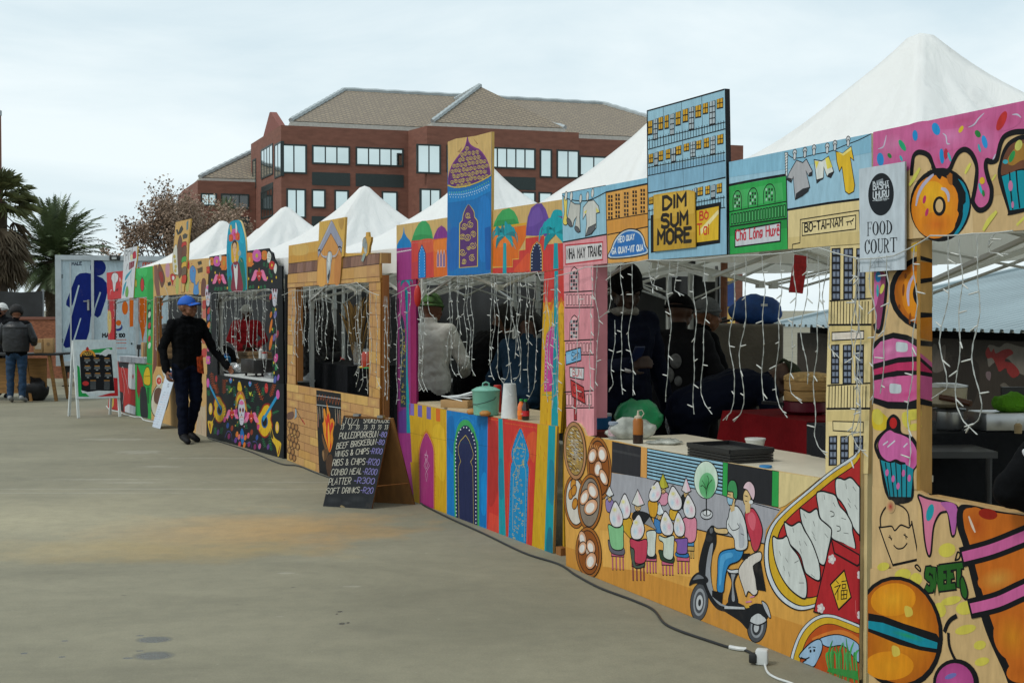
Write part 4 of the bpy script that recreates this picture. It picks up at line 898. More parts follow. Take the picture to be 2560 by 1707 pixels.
# scooter with two riders
a.E(BLK, 905, 1075, 56, 116, 4).E('4a4d52', 905, 1075, 52, 110, 4).E('8d9196', 906, 1075, 37, 84, 4).E('4a4d52', 906, 1077, 28, 66, 4).E('b5b9bc', 907, 1078, 20, 46, 4).E('2a2c30', 908, 1078, 9, 22, 4)
a.E(BLK, 1256, 1214, 61, 108, 6).E('4a4d52', 1256, 1214, 56, 102, 6).E('8d9196', 1256, 1222, 38, 70, 6).E('33363a', 1254, 1226, 28, 50, 6).E('b5b9bc', 1252, 1230, 15, 28, 6)
a.P('b9bdc0', '1205,1186 1228,1158 1262,1140 1296,1158 1312,1190 1260,1214', 1, ow=8)
a.P('1d1f23', '1045,1120 1060,1098 1100,1060 1150,1082 1200,1100 1250,1082 1306,1100 1322,1172 1290,1160 1262,1136 1222,1168 1200,1238 1150,1190', 1)
a.P('1f2125', '1078,890 1146,888 1122,960 1142,1082 1080,1072 1102,960', 1).P('8d9196', '1100,905 1125,905 1112,960 1122,1060 1104,1060 1106,960', 1)
a.P('c9cdd0', '1070,870 1100,880 1146,876 1142,900 1090,898', 1, ow=7).P('a7abb0', '1285,1068 1318,1092 1340,1160 1330,1168 1302,1120', 1, ow=7)
a.P('1b1d21', '955,640 985,618 1006,640 1010,720 985,800 978,900 992,1000 1040,1085 1184,1104 1192,1124 1050,1130 985,1085 936,985 903,880 916,780 942,690', 1)
a.P('8d9298', '972,735 990,722 982,800 974,890 990,1000 1030,1075 1080,1100 1030,1092 978,1030 946,940 952,830', 1).P('b5b9bc', '1060,1098 1180,1105 1184,1118 1060,1115')
a.P('1b1d21', '845,975 862,925 905,893 950,920 962,950 930,968 880,962', 1).P('6a6e74', '868,940 900,908 935,930 900,935', 1)
a.E('1b1d21', 984, 652, 24, 42, 6).E('5a5e64', 980, 642, 10, 18, 6).E('2a2c30', 966, 690, 22, 20)
a.P('c9c4bc', '1148,870 1200,802 1276,770 1282,820 1240,850 1236,880 1262,1000 1240,1035 1205,1010 1190,1040 1176,1000 1150,920', 1, ow=8)
a.P('17181b', '1236,850 1280,830 1312,1010 1255,1000').P('17181b', '1176,780 1216,780 1200,812 1165,820')
a.P('b73a4c', '1184,540 1225,505 1258,540 1284,605 1290,660 1270,745 1245,770 1226,740 1216,690 1200,640', 1, ow=8).P('cf6070', '1200,560 1226,530 1250,570 1240,640 1215,620', 1)
a.E('cdb07c', 1196, 442, 24, 50, ow=6).P('cdb07c', '1184,480 1218,475 1216,530 1190,540').P('cfb4bd', '1174,385 1190,352 1216,345 1240,375 1246,420 1236,458 1222,440 1208,412 1196,396', 1, ow=7).E('c9cdd0', 1222, 470, 12, 12)
a.S(BLK, 5, '1184,430 1200,436').S(BLK, 4, '1184,462 1198,466')
a.P('2f7fb4', '1045,768 1110,752 1172,752 1166,800 1140,830 1092,850 1072,890 1060,960 1052,1015 1016,1005 1018,900 1022,810', 1, ow=8).P('4f9ccc', '1045,790 1100,775 1110,800 1060,830 1040,960 1028,960 1032,840', 1)
a.P('15171a', '985,1004 1050,1018 1046,1085 1010,1060 985,1040')
a.P('c7cbcc', '1094,512 1115,496 1142,498 1176,556 1196,640 1197,748 1130,758 1118,690 1078,642 1074,590 1084,560', 1, ow=8).P('a9adb2', '1150,600 1176,640 1180,730 1150,740', 1)
a.S(BLK, 5, '1084,600 1110,640 1150,625 1140,600').S(BLK, 4, '1160,660 1180,670')
a.P('cdb07c', '998,620 1020,630 1074,630 1076,662 1010,655', 1, ow=6).E('cdb07c', 1102, 442, 26, 52, ow=6).P('cdb07c', '1094,480 1122,475 1122,520 1100,530')
a.P('3d8a55', '1080,402 1086,356 1104,336 1128,348 1140,398 1136,450 1116,440 1112,410', 1, ow=7).P('8fb6cc', '1078,438 1104,448 1116,450 1106,490 1086,485 1078,462', ow=5).S(BLK, 5, '1082,422 1098,426')
a.P('c9a23c', '1180,1096 1206,1090 1212,1108 1190,1112').S('c07aa0', 9, '1190,1075 1222,1070').S('c07aa0', 8, '1216,1045 1240,1040')
a.cx = None
a.build('counter_board', st)
uR = PV.uv(2157, 1100)[0]
for v0, v1, m_ in ((0.0, 2.3, mat('cream_painted_timber', paint('cbb887'), 0.7, var=0.15)),): timber('end_board', st, PV, uR + 0.004, v0, v1, -0.005, -0.16, 0.022, m_)
uL = PV.uv(1482, 800)[0]; timber('end_board', st, PV, uL - 0.022, 0.95, 2.0, -0.022, -0.10, 0.02, mat('pink_painted_timber', paint('c07a84'), 0.7))
b = MB(); p0, p1 = PV.uv(1490, 1090)[0], PV.uv(2060, 1190)[0]; vt = PV.uv(1700, 1134)[1] - 0.004
b.prism([PV.w(p0, vt - 0.03, -0.004), PV.w(p1, vt - 0.03, -0.004), PV.w(p1, vt - 0.03, -0.62), PV.w(p0, vt - 0.03, -0.62)], (0, 0, 0.03)); b.build('counter_top', mat('cream_plastic_sheet', paint('d8d0bc'), 0.35, var=0.06), st)
VT = vt
# poster hung over the tower
a = Art(PV, 0.022).t(*V1).board('752,826 880,805 1000,790 1040,798 1050,806 1056,1200 900,1214 754,1231', thick=0.004, edge='a8842c', face='c19a38')
a.P('cba544', '760,840 1000,796 1045,810 1048,960 760,1000').P('b58f30', '756,1120 1054,1090 1056,1200 754,1231')
def fat(c, w_, txt, x0, y0, x1, y1, h):
    a.T(c, w_, txt, x0, y0, x1, y1, h); a.T(c, w_ * 0.55, txt, x0 + 5, y0 - 2, x1 + 5, y1 - 2, h * 0.97)
fat('26221c', 27, 'DIM', 822, 930, 984, 902, 86); fat('26221c', 27, 'SUM', 812, 1060, 996, 1034, 88); fat('26221c', 28, 'MORE', 786, 1178, 1022, 1156, 94)
tag(a.build('poster', None), 'ochre poster reading DIM SUM MORE hung on the painted tower of flats', 'poster')
# ---------------------------------------------------------------- stall of sweets
PD = Plane((2190, 1766), (2560, 1926))
st = stall(PD, 0.8, 'wood stall front sprayed with pink icing, doughnuts, a cupcake and a macaron')
D1 = (2150, 230, 5.7366); D2 = (2150, 500, 5.7366); D3 = (2150, 770, 5.7366); D4 = (2060, 900, 1.942)
a = Art(PD, 0.012).t(*D1).board('225,580 2352,140 3300,-56 3300,1905 2352,1985 1035,2088 225,2150', face='c3a678', edge='8a6a42')
a.P('cdb286', '800,1300 1640,1150 1660,2040 800,2100').P('b99a6c', '1900,1200 3300,1000 3300,1300 1900,1500')
a.P('c05f90', '225,580 1100,400 2352,140 3300,-56 3300,300 2900,420 2500,520 2250,580 2110,650 2050,760 2020,860 1990,975 1920,1000 1860,985 1845,1080 1872,1230 1920,1400 1905,1580 1830,1680 1740,1690 1670,1610 1680,1450 1715,1250 1712,1060 1640,890 1545,830 1450,870 1380,990 1330,1110 1270,1150 1200,1180 1170,1230 1120,1150 1075,1040 1030,930 960,880 870,872 800,940 785,1080 700,1150 225,1250', 0)
for x, y, rx, ry, c in ((500, 760, 240, 160, 'c977a4'), (900, 560, 300, 130, 'c46698'), (1350, 640, 260, 200, 'cb7aa8'), (1500, 420, 400, 90, 'b8527f'), (1850, 700, 200, 260, 'c670a0'), (1180, 1000, 90, 150, 'b84a78'), (1790, 1300, 70, 260, 'b85590'), (2100, 420, 260, 140, 'b84f80'), (1000, 750, 160, 90, 'b8507e')): a.E(c, x, y, rx, ry, -12, c2='c05f90')
a.S(BLK, 78, '780,1180 785,1080 810,930 870,870 960,880 1035,930 1078,1040 1122,1150 1175,1240 1205,1175 1275,1150 1335,1100 1385,985 1450,875 1545,828 1640,890 1705,1040 1712,1240 1680,1450 1660,1580 1735,1690 1830,1680 1910,1580 1930,1400 1880,1240 1845,1080 1860,990 1920,1005 2000,975 2030,860 2060,740 2120,640 2260,580 2500,560 2900,440 3300,330')
a.P('c3a678', '820,1130 828,960 880,915 960,925 1010,965 1060,1100 900,1250 780,1300', 1).P('c3a678', '1390,1090 1440,960 1540,880 1620,930 1690,1080 1680,1250 1640,1460 1560,1300 1450,1150', 1)
for x, y, rx, ry, rt, c in ((330, 970, 50, 95, -5, '1f86c4'), (830, 628, 38, 78, -3, '1f86c4'), (1130, 535, 55, 92, -18, '2389c6'), (1830, 720, 38, 95, -14, '2b8fd0'), (1215, 925, 32, 110, -4, '1f86c4'), (645, 770, 36, 90, -30, '23a070'), (462, 918, 26, 40, -35, '1d7a38'), (628, 955, 18, 45, -22, '35a6b0'), (1490, 540, 28, 56, 30, 'd0b430'), (1732, 605, 38, 56, -30, '2a7a3c'), (2075, 420, 55, 150, 24, 'b5302e'), (1270, 890, 28, 75, 5, 'b33040'), (1755, 810, 18, 60, -14, '3fa6b4'), (1325, 935, 18, 70, -18, '3fa6b4'), (1795, 1275, 38, 52, 0, 'cfa428'), (1770, 1390, 20, 80, -16, '35a6b0'), (1812, 1455, 18, 48, -5, '2a7a3c')): a.E(c, x, y, rx, ry, rt)
for s_ in ('300,820 370,790 400,700 415,630', '1600,510 1680,470 1740,390 1820,310', '1230,600 1275,640 1290,740 1330,750', '2230,330 2300,330 2352,370', '1950,970 1965,945 1985,900'): a.S('b9b4c8', 26, s_, taper=0.7)
# doughnut
a.E(BLK, 1195, 1620, 440, 530, 4).P('0f7f96', '1400,1230 1520,1300 1590,1450 1615,1600 1590,1750 1530,1900 1440,2040 1380,2060 1480,1900 1520,1750 1500,1620 1560,1560 1500,1440 1440,1330', 1)
a.E(BLK, 1150, 1640, 375, 480, 3).E('d79a20', 1125, 1650, 345, 455, 3, c2='d07a1c').E('c2661c', 1150, 1900, 260, 180, 0, c2='d07f1c').E('dfa926', 1080, 1480, 180, 200, 10, c2='d79a20')
a.P('9a5a1c', '1300,1150 1380,1200 1400,1320 1330,1330 1290,1230', 1)
a.P(BLK, '1000,1140 1110,1130 1175,1180 1240,1150 1340,1130 1400,1180 1360,1170 1345,1150 1300,1200 1220,1205 1195,1260 1165,1240 1120,1180').P(BLK, '1370,1180 1420,1200 1500,1330 1560,1450 1560,1580 1500,1650 1470,1760 1440,1700 1455,1560 1440,1420 1370,1330')
a.S('a9a6bc', 60, '850,1620 880,1480 950,1340 1040,1240 1090,1195', taper=0.5).S('aaa8bc', 56, '1220,1390 1270,1410 1310,1480 1315,1560', taper=0.4)
a.E(BLK, 1183, 1640, 92, 140, 2).E('c3a678', 1183, 1635, 54, 96, 2).E('b03060', 968, 1545, 22, 60, 12).E('b03060', 1003, 1728, 22, 58, 14)
# cupcake at the right edge
a.P(BLK, '2020,1230 2050,980 2110,800 2220,680 2400,620 2700,680 2900,900 2900,1150 2850,1700 2560,1690 2180,1770 2160,1700', 1).P('6a4330', '2066,1185 2085,1000 2150,840 2240,740 2400,690 2650,740 2800,900 2830,1110 2600,1110 2352,1105 2200,1170 2120,1190', 1).P('9a7030', '2150,1000 2240,840 2352,750 2500,760 2500,940 2352,990 2230,1060', 1)
a.E('2a8a4a', 2225, 930, 34, 90, 22).E('3aa0b0', 2130, 1005, 38, 32).E('b9b860', 2320, 770, 50, 80, 20)
a.P('0f8a9a', '2078,1215 2150,1190 2250,1145 2352,1128 2800,1128 2780,1640 2560,1640 2195,1700').S(BLK, 26, '2190,1160 2205,1400 2235,1680', sm=0).S(BLK, 28, '2285,1130 2305,1400 2335,1660', sm=0).E('c0719a', 2205, 1350, 32, 75).E('c0719a', 2235, 1620, 18, 50)
for s_, w_ in (('760,1330 830,1220 895,1110', 70), ('1560,1160 1590,1100 1625,1040', 60), ('1820,1970 1890,1850 1990,1730', 80), ('1945,1260 1985,1200', 50), ('2300,1900 2400,1800', 70)): a.S('c9c45a', w_, s_, taper=0.4)
a.build('header_board', st)
# post
a = Art(PD).t(*D2); a.cx = (2178, 2304)
a.board('205,560 885,520 878,1600 870,4188 195,4230 180,7200 860,7360 870,8500', face='c3a678', edge='a8762c') if False else a.board('205,600 885,520 862,4170 180,4100', face='c3a678', edge='a8762c')
a.P('c9a428', '740,640 860,610 860,720 740,740', 1).P('8a3f66', '205,1030 330,1030 395,1100 380,1330 330,1700 300,1850 240,1850 205,1500').P('c0659a', '205,1030 290,1030 300,1200 240,1500 205,1560').E('1f86c4', 262, 1100, 40, 80).E('35a6b0', 255, 1300, 18, 90).E('c9c45a', 318, 1275, 26, 75, 18)
a.S(BLK, 60, '380,1020 390,1120 375,1330 345,1600 300,1850 240,1880 210,1790')
a.E(BLK, 1040, 1330, 620, 560, 0).E('c97a18', 1040, 1330, 545, 490, 0, c2='a85a14').E('d28a1c', 800, 1350, 200, 330, 0, c2='c97a18').E(BLK, 1030, 1340, 270, 260, 0).E('c3a678', 1040, 1345, 215, 205)
for x, y, ry in ((655, 1090, 40), (625, 1290, 90), (565, 1530, 36), (720, 1700, 85)): a.E('7a3f14', x, y, 17, ry, 3)
a.S('b4a8c0', 62, '700,1500 690,1350 715,1200 770,1090', taper=0.5)
a.t(*D3)
a.P(BLK, '190,500 300,410 480,350 680,385 880,480 1020,600 1020,1430 700,1450 400,1440 190,1360')
a.P('c4689a', '196,600 300,480 480,432 680,470 870,590 870,690 560,705 196,800').P('b1305c', '196,880 540,785 870,760 870,895 540,895 196,962').P('c05a8c', '196,1040 540,975 870,955 870,1290 700,1345 400,1340 196,1280')
a.E('b8437a', 700, 1240, 170, 60, -14, c2='c05a8c').E('cf80aa', 420, 600, 200, 80, -10, c2='c4689a').E('cd7aa6', 420, 1060, 160, 70, -10, c2='c05a8c')
for x, y in ((605, 560), (515, 1155)): a.P('b9c2c8', [(x - 85, y - 50), (x - 60, y - 75), (x + 60, y - 60), (x + 82, y - 30), (x + 70, y + 60), (x - 60, y + 65), (x - 85, y + 30)], 1)
a.t(*D4)
a.P('c9b02c', '240,240 300,270 340,330 300,340 240,330', 1)
for x, y, rx, ry in ((430, 265, 50, 26), (440, 325, 35, 18), (262, 275, 26, 40), (400, 290, 20, 40)): a.E('c4b84c', x, y, rx, ry, -12)
a.S(BLK, 20, '268,470 250,420 262,380 300,345 318,330').P(BLK, '262,400 300,340 308,290 338,262 370,290 378,350 432,370 462,430 462,505 436,545 428,680 312,672 268,470', 1)
a.P('c0609a', '266,405 290,362 320,340 345,352 378,362 420,385 450,435 450,498 428,518 400,498 376,492 350,480 322,490 300,482 276,455', 1).E('b03a7a', 425, 480, 30, 50, 0, c2='c0609a').E('a82020', 338, 305, 18, 27)
a.P('1c8090', '277,484 300,492 325,500 345,495 372,508 398,505 436,528 424,664 318,662')
for s_ in ('300,498 322,660', '325,502 342,664', '350,500 360,664', '378,510 380,664', '404,512 402,664'): a.S(BLK, 8, s_, sm=0)
for x, y in ((308, 545), (338, 575), (362, 610), (388, 548), (416, 572)): a.E('c0609a', x, y, 8, 17, 4)
for s_ in ('290,410 310,395', '312,420 345,392', '390,420 405,405'): a.S('c0c8d0', 13, s_, taper=0.5)
a.P('c3a678', '270,808 300,812 350,800 400,812 425,790 460,965 335,992').S(BLK, 9, '268,808 300,900 335,994 400,980 461,966 445,880 426,782', sm=0).S(BLK, 12, '335,994 461,966', sm=0)
a.S(BLK, 8, '268,812 300,808 330,806 345,826 372,800 395,806 414,812 428,790').S(BLK, 8, '276,805 276,760 300,715 340,695 385,712 410,745 416,800').E('a82a2a', 325, 710, 22, 32, c2='c3a678')
a.S(BLK, 6, '315,858 330,866').S(BLK, 6, '320,850 328,872').S(BLK, 6, '388,846 406,858').S(BLK, 6, '394,842 400,866').S(BLK, 7, '340,898 358,914 385,910 404,888')
a.build('side_board', st)
a = Art(PD, 0.012).t(*D4)
a.board('236,612 470,628 520,660 845,722 971,748 1300,815 1300,2100 228,1680', face='c0a272', edge='a8845a') if False else a.board('470,632 520,660 845,722 971,748 1300,815 1300,2100 228,1680 236,1010 462,1010', face='c0a272', edge='b08c5c')
for x, y, rx, ry in ((610, 920, 42, 34), (575, 1210, 30, 36), (700, 1200, 48, 32), (700, 1305, 52, 22), (770, 1380, 30, 22), (460, 1060, 30, 30), (395, 1040, 40, 30), (300, 1000, 30, 20), (780, 1460, 36, 20), (630, 1165, 50, 20)): a.E('c4b84c', x, y, rx, ry, -14)
a.P('c5718e', '470,655 520,670 656,705 655,780 648,840 632,846 616,745 600,735 572,748 545,810 532,935 516,940 500,860 488,720', 1, ow=12).P('a85a9a', '580,690 656,705 650,830 636,835 615,740', 1).E('1c8c9a', 528, 738, 17, 42, 14)
a.S(BLK, 9, '455,1000 465,992 480,1010 478,1022', True).S(BLK, 9, '650,970 662,930 674,940 668,962 650,968')
a.T(BLK, 44, 'SWEET', 512, 1112, 682, 1090, 96).T('24581f', 27, 'SWEET', 512, 1112, 682, 1090, 96).P('24581f', '676,1060 690,1050 712,1120 704,1158 684,1140 676,1100', 1, ow=9)
# burger macaroon
a.cx = (2176, 2700)
a.E(BLK, 375, 1320, 215, 275, -8).E('cf8418', 375, 1315, 196, 252, -8, c2='a85a12').E('d99a24', 350, 1160, 110, 80, -8, c2='cf8418').E('d08c1c', 330, 1480, 120, 70, 0, c2='cf8418')
a.P(BLK, '228,1225 300,1238 400,1275 560,1325 590,1370 575,1420 480,1405 380,1378 228,1315').P('128092', '228,1262 300,1272 400,1308 500,1345 566,1368 562,1398 480,1385 380,1350 228,1298').E('1f8a5a', 420, 1335, 90, 16, 16, c2='128092')
for x, y in ((424, 1218), (362, 1410)): a.P('c9b24c', [(x - 18, y - 26), (x + 14, y - 18), (x + 20, y + 16), (x - 12, y + 24)], 1)
a.S(BLK, 22, '600,1312 612,1280 630,1256 655,1240').S(BLK, 18, '618,1325 622,1380 640,1430 665,1470')
a.E(BLK, 655, 1565, 112, 118).E('b8508e', 650, 1565, 92, 98, c2='a0407c').E('6a6aa8', 630, 1530, 30, 12, -20)
# eclair roll
a.P(BLK, '668,712 720,700 850,728 971,748 1120,780 1150,1000 1170,1300 1170,1700 960,1640 880,1490 800,1310 745,1120 692,905 660,800', 1)
a.P('b8621c', '706,718 850,738 1080,790 1110,1000 1130,1300 1130,1660 970,1560 905,1460 835,1280 780,1110 725,900 695,800', 1)
for q in ((760, 800, 60, 90, 'a34a16'), (860, 1060, 100, 60, 'c08a3a'), (930, 1340, 90, 120, 'c07a1c'), (1000, 1500, 100, 60, 'b05a18')): a.E(q[4], q[0], q[1], q[2], q[3], -14, c2='b8621c')
a.E('8a1f10', 812, 745, 46, 26, 10)
a.S('c9b9a8', 16, '720,760 735,800 748,830', taper=0.5)
for s_ in ('700,950 830,915 971,860 1120,800', '740,1200 860,1170 971,1120 1130,1050'): a.S(BLK, 100, s_).S('bb5a8e', 50, s_)
a.cx = None
a.build('counter_board', st)
a = Art(PD, 0.0).t(*D4); a.board('234,610 468,628 466,1020 232,1020', face='c3a678', edge='a8845a'); a.build('side_board', st)
uR = PD.uv(2304, 900)[0]
a = Art(VP(PD.w(uR + .001, 0, 0), -PD.n)); a.t(*D2); a.pl.n = PD.U
a.board('866,590 1035,570 1032,4215 862,4170', thick=.02, edge='9a7436', face='b08a52')
for c_, p_ in ((BLK, '866,800 1035,850 1035,905 866,860'), ('b8701c', '866,880 1035,905 1035,1120 866,1130'), (BLK, '866,1130 1035,1110 1035,1170 866,1200'), ('b8701c', '866,1660 1035,1640 1035,2020 866,1980'), (BLK, '866,1610 1035,1620 1035,1680 866,1690'), (BLK, '866,2010 1035,2030 1032,2100 866,2090'), ('b5527f', '862,2190 1032,2330 1032,2440 862,2260'), (BLK, '862,2250 1032,2400 1032,2460 862,2320'), ('a82850', '862,2310 1032,2460 1032,2490 862,2450'), (BLK, '862,2450 1032,2480 1032,2540 862,2510'), ('b5527f', '862,2510 1032,2540 1032,2880 862,2840'), (BLK, '862,2840 1032,2890 1032,2960 862,2930')): a.P(c_, p_)
a.build('end_board', st)
b = MB(); q0 = PD.uv(2310, 1237); q1 = PD.uv(2560, 1285)
b.prism([PD.w(q0[0], q0[1] - 0.03, -0.008), PD.w(q1[0] + 0.8, q0[1] - 0.03, -0.008), PD.w(q1[0] + 0.8, q0[1] - 0.03, -0.07), PD.w(q0[0], q0[1] - 0.03, -0.07)], (0, 0, 0.028)); b.build('counter_ledge', WOOD, st)
# food court sign
a = Art(PD, 0.036).t(*D1).board('90,1112 750,1005 748,2549 104,2589', thick=0.008, edge='a9b0b4', face='b9c4cc')
a.P('b1bfc9', '110,1400 745,1250 745,2100 110,2200', 1, c2='b9c4cc') if False else a
a.E('1c2126', 408, 1473, 184, 304, 2, n=48)
WH = 'c3ccd2'
a.P('7d858c', '342,1282 436,1244 446,1330 340,1350')
a.T(WH, 17, 'BASHA', 296, 1412, 520, 1382, 98).T(WH, 17, 'UHURU', 296, 1540, 520, 1508, 98)
a.S(WH, 9, '290,1296 318,1292').S(WH, 9, '490,1284 518,1280').T(WH, 6, 'FREEDOM FEST', 320, 1572, 496, 1556, 26).S(WH, 7, '288,1566 308,1564').S(WH, 7, '502,1538 524,1534')
a.t(*D2)
INK = '1c2126'
def serif(ch, x, y, w_, h, sk=-0.085):
    S_ = lambda pts, tw: a.S(INK, tw, [(x + w_ * p, y - h * q + sk * w_ * p) for p, q in pts], sm=0)
    def ring(full=True, ph=0.5):
        cx, cy = x + w_ * ph, y - h / 2 + sk * w_ * ph
        return cx, cy
    tk, tn = w_ * 0.27, w_ * 0.09
    if ch == 'F': S_(((.2, 0), (.2, 1)), tk); S_(((0, 0), (.42, 0)), tn); S_(((0, 1), (.95, 1)), tn); S_(((.95, 1), (.93, .82)), tn * 1.4); S_(((.2, .54), (.7, .54)), tn); S_(((.7, .62), (.7, .45)), tn)
    if ch in 'OC':
        cx, cy = ring(); a.E(INK, cx, cy, w_ * 0.52, h * 0.52, 0); a.E('b9c4cc', cx, cy, w_ * 0.26, h * 0.47, 0)
        if ch == 'C': a.P('b9c4cc', [(cx + w_ * .12, cy - h * .22), (cx + w_ * .6, cy - h * .22), (cx + w_ * .6, cy + h * .24), (cx + w_ * .12, cy + h * .24)]); S_(((.88, 1.02), (.88, .7)), tn * 1.5); S_(((.8, .12), (.95, .28)), tn)
    if ch == 'D': a.E(INK, x + w_ * .28, y - h / 2, w_ * .74, h * .51, 0, a0=-90, a1=90); a.E('b9c4cc', x + w_ * .3, y - h / 2 + sk * w_ * .3, w_ * .44, h * .45, 0, a0=-90, a1=90); S_(((.2, 0), (.2, 1)), tk); S_(((0, 0), (.4, 0)), tn); S_(((0, 1), (.4, 1)), tn)
    if ch == 'U': S_(((.2, 1), (.2, .2)), tk); S_(((.2, .25), (.3, .06), (.5, 0), (.72, .06), (.84, .25)), tk * .55); S_(((.84, .2), (.84, 1)), tn); S_(((0, 1), (.42, 1)), tn); S_(((.68, 1), (1, 1)), tn)
    if ch == 'R': a.E(INK, x + w_ * .28, y - h * .74 + sk * w_ * .3, w_ * .62, h * .27, 0, a0=-90, a1=90); a.E('b9c4cc', x + w_ * .3, y - h * .74 + sk * w_ * .3, w_ * .34, h * .21, 0, a0=-90, a1=90); S_(((.2, 0), (.2, 1)), tk); S_(((0, 0), (.42, 0)), tn); S_(((0, 1), (.4, 1)), tn); S_(((.45, .5), (.84, 0)), tk); S_(((.7, 0), (1.05, 0)), tn)
    if ch == 'T': S_(((.5, 0), (.5, 1)), tk); S_(((.3, 0), (.7, 0)), tn); S_(((0, 1), (1, 1)), tn); S_(((.02, 1), (.02, .8)), tn * 1.3); S_(((.98, 1), (.98, .8)), tn * 1.3)
for ch, x, w_ in (('F', 208, 70), ('O', 286, 88), ('O', 386, 86), ('D', 484, 84)): serif(ch, x, 515 - (x - 208) * 0.085, w_, 188)
for ch, x, w_ in (('C', 172, 80), ('O', 260, 88), ('U', 356, 84), ('R', 446, 80), ('T', 540, 98)): serif(ch, x, 778 - (x - 172) * 0.085, w_, 196)
a.S('5a646c', 4, '248,980 370,815 385,810 535,972', sm=0).S('5a646c', 4, '370,815 372,960', sm=0).S('5a646c', 3, '250,980 380,965 535,972')
for i in range(22):
    x = 258 + i * 12.4; t = abs(x - 378) / 150; a.S('6a747c', 3, [(x + 6, 968), (x + 4 + random.uniform(-3, 3), 830 + 140 * t + random.uniform(0, 14))], sm=0)
tag(a.build('sign_board', None), 'white FOOD COURT sign with a black disc nailed over the sweets stall post', 'sign')
# ---------------------------------------------------------------- stall of domes and palms
PM = Plane((1040, 1253.6), (1386.7, 1383.4))
st = stall(PM, 1.5, 'bright stall front painted with coloured domes, teal palms and keyhole doors')
M1 = (960, 320, 4.796); M2 = (960, 540, 4.796); M3 = (960, 800, 4.796); M4 = (960, 1080, 4.796)
PLY = 'c4a468'; TEAL = '12909c'; GOLD = 'c6b04c'
def palm(a, cx, cy, s, c=TEAL, c2='1c757f'):
    for ang, ln in ((-170, 1.0), (-150, 1.15), (-120, .95), (-75, 1.1), (-50, 1.0), (-25, 1.15), (-5, 1.0), (25, .7), (155, .75)):
        t = R(ang); dx, dy = math.cos(t), math.sin(t); L_ = s * ln; tx, ty = cx + dx * L_ * 0.8, cy + dy * L_ * 0.75 + L_ * (0.75 if abs(ang) > 100 or abs(ang) < 40 else 0.1)
        mx_, my = cx + dx * L_ * 0.6, cy + dy * L_ * 0.8
        nx, ny = -dy * s * 0.16, dx * s * 0.16
        a.P(c2 if ang in (-120, -5, 155) else c, [(cx, cy), (mx_ + nx, my + ny), (tx, ty), (mx_ - nx, my - ny)], 1)
a = Art(PM).t(*M2).board('150,112 768,18 780,720 560,736 560,742 310,758 152,775', face=PLY, edge='8a6a40')
a.P('1577b6', '153,388 158,345 180,300 208,265 230,205 238,122 248,205 275,255 308,290 326,325 329,378 153,392')
a.P('93387a', '152,392 330,376 332,760 152,775').S('d8d4d8', 7, '153,438 330,404').S('d0ccd0', 5, '155,425 162,440 170,422 180,438 190,420 200,434 210,416 222,431 232,414 244,428 254,410 266,425 278,408 290,421 302,404 314,416 326,402', sm=0)
a.P('3a9a5a', '332,300 345,245 375,165 415,95 455,60 500,58 545,105 575,190 590,278', 0).P('2f8a4e', '332,300 360,240 440,220 560,230 590,278')
a.P('be3f3a', '330,298 592,276 600,734 330,760').P('c4553a', '420,300 592,280 596,420 440,440', 1).P('b03a44', '335,560 420,540 420,745 335,755')
a.P('cd6422', '592,276 770,256 780,720 600,735').P('d4762c', '610,300 760,280 765,400 615,430', 1)
a.P('7a3080', '592,280 612,215 645,150 690,114 735,145 765,205 772,258').S('93489a', 9, '640,260 655,180 688,122').S('8a3a7a', 8, '720,258 715,180 694,124')
a.dots('d8b0a0', 3, '335,325 590,298', 16).dots('7a2a30', 4, '600,285 768,265', 9)
a.P('1c2a50', '410,748 411,450 430,400 455,336 484,395 503,445 506,738').P('1c7dc4', '418,744 419,455 438,405 455,350 478,400 495,448 498,736')
a.dots('d0dce4', 5, '426,735 427,460 455,360 488,455 490,730', 22)
for x in (650, 686, 722): a.P('d8c8c0', [(x - 14, 615), (x - 14, 470), (x, 400), (x + 14, 465), (x + 14, 612)]); a.P('5a2f80', [(x - 9, 610), (x - 9, 472), (x, 415), (x + 9, 468), (x + 9, 608)])
a.build('header_board', st)
a = Art(PM, 0.014).t(*M1).board('785,170 880,132 1120,98 1312,48 1304,1600 1300,1745 780,1776 776,1660', thick=0.022, edge='b99858', face='1569aa')
a.P(PLY, '785,170 880,132 1120,98 1312,48 1306,560 1180,640 980,700 790,690')
a.P('8a6438', '1085,120 1150,195 1140,200').P('9a7a48', '900,290 960,230 930,300')
dome = catmull(ptlist('795,680 795,600 815,510 850,430 920,335 985,250 1012,170 1022,122 1035,170 1062,212 1110,245 1165,270 1225,340 1270,430 1292,520 1296,575'), False, 5) + [(1200, 625), (1080, 672), (940, 708), (860, 705)]
a.P('5c2c66', dome).S('73307a', 22, dome[:-4])
for j in range(9):
    for i in range(11):
        x = 815 + i * 46 + (j % 2) * 23; y = 190 + j * 62 - (x - 1000) * 0.16
        if inside((x, y), dome) and inside((x - 22, y), dome) and inside((x + 22, y - 10), dome): a.spiral(GOLD, 7, x, y, 27, 1.7, random.random() * 6, random.choice((-1, 1)))
a.S(GOLD, 13, '785,690 860,712 960,708 1080,678 1200,630 1305,568')
a.P('1b7abc', '790,760 900,770 1100,730 1300,650 1300,760 1100,860 790,900', 0).P('1a5fa8', '780,1300 900,1200 930,1600 800,1700', 1).P('1a72b8', '1160,900 1290,880 1290,1500 1170,1560', 1).P('1558a0', '1230,1200 1300,1180 1300,1700 1240,1700')
a.dots('5fb090', 9, '790,778 960,770 1100,730 1290,640', 18).dots('b9d4e4', 8, '792,800 960,800 1120,760 1290,680', 22).dots('b9d4e4', 7, '800,830 960,832 1120,790 1270,715', 15)
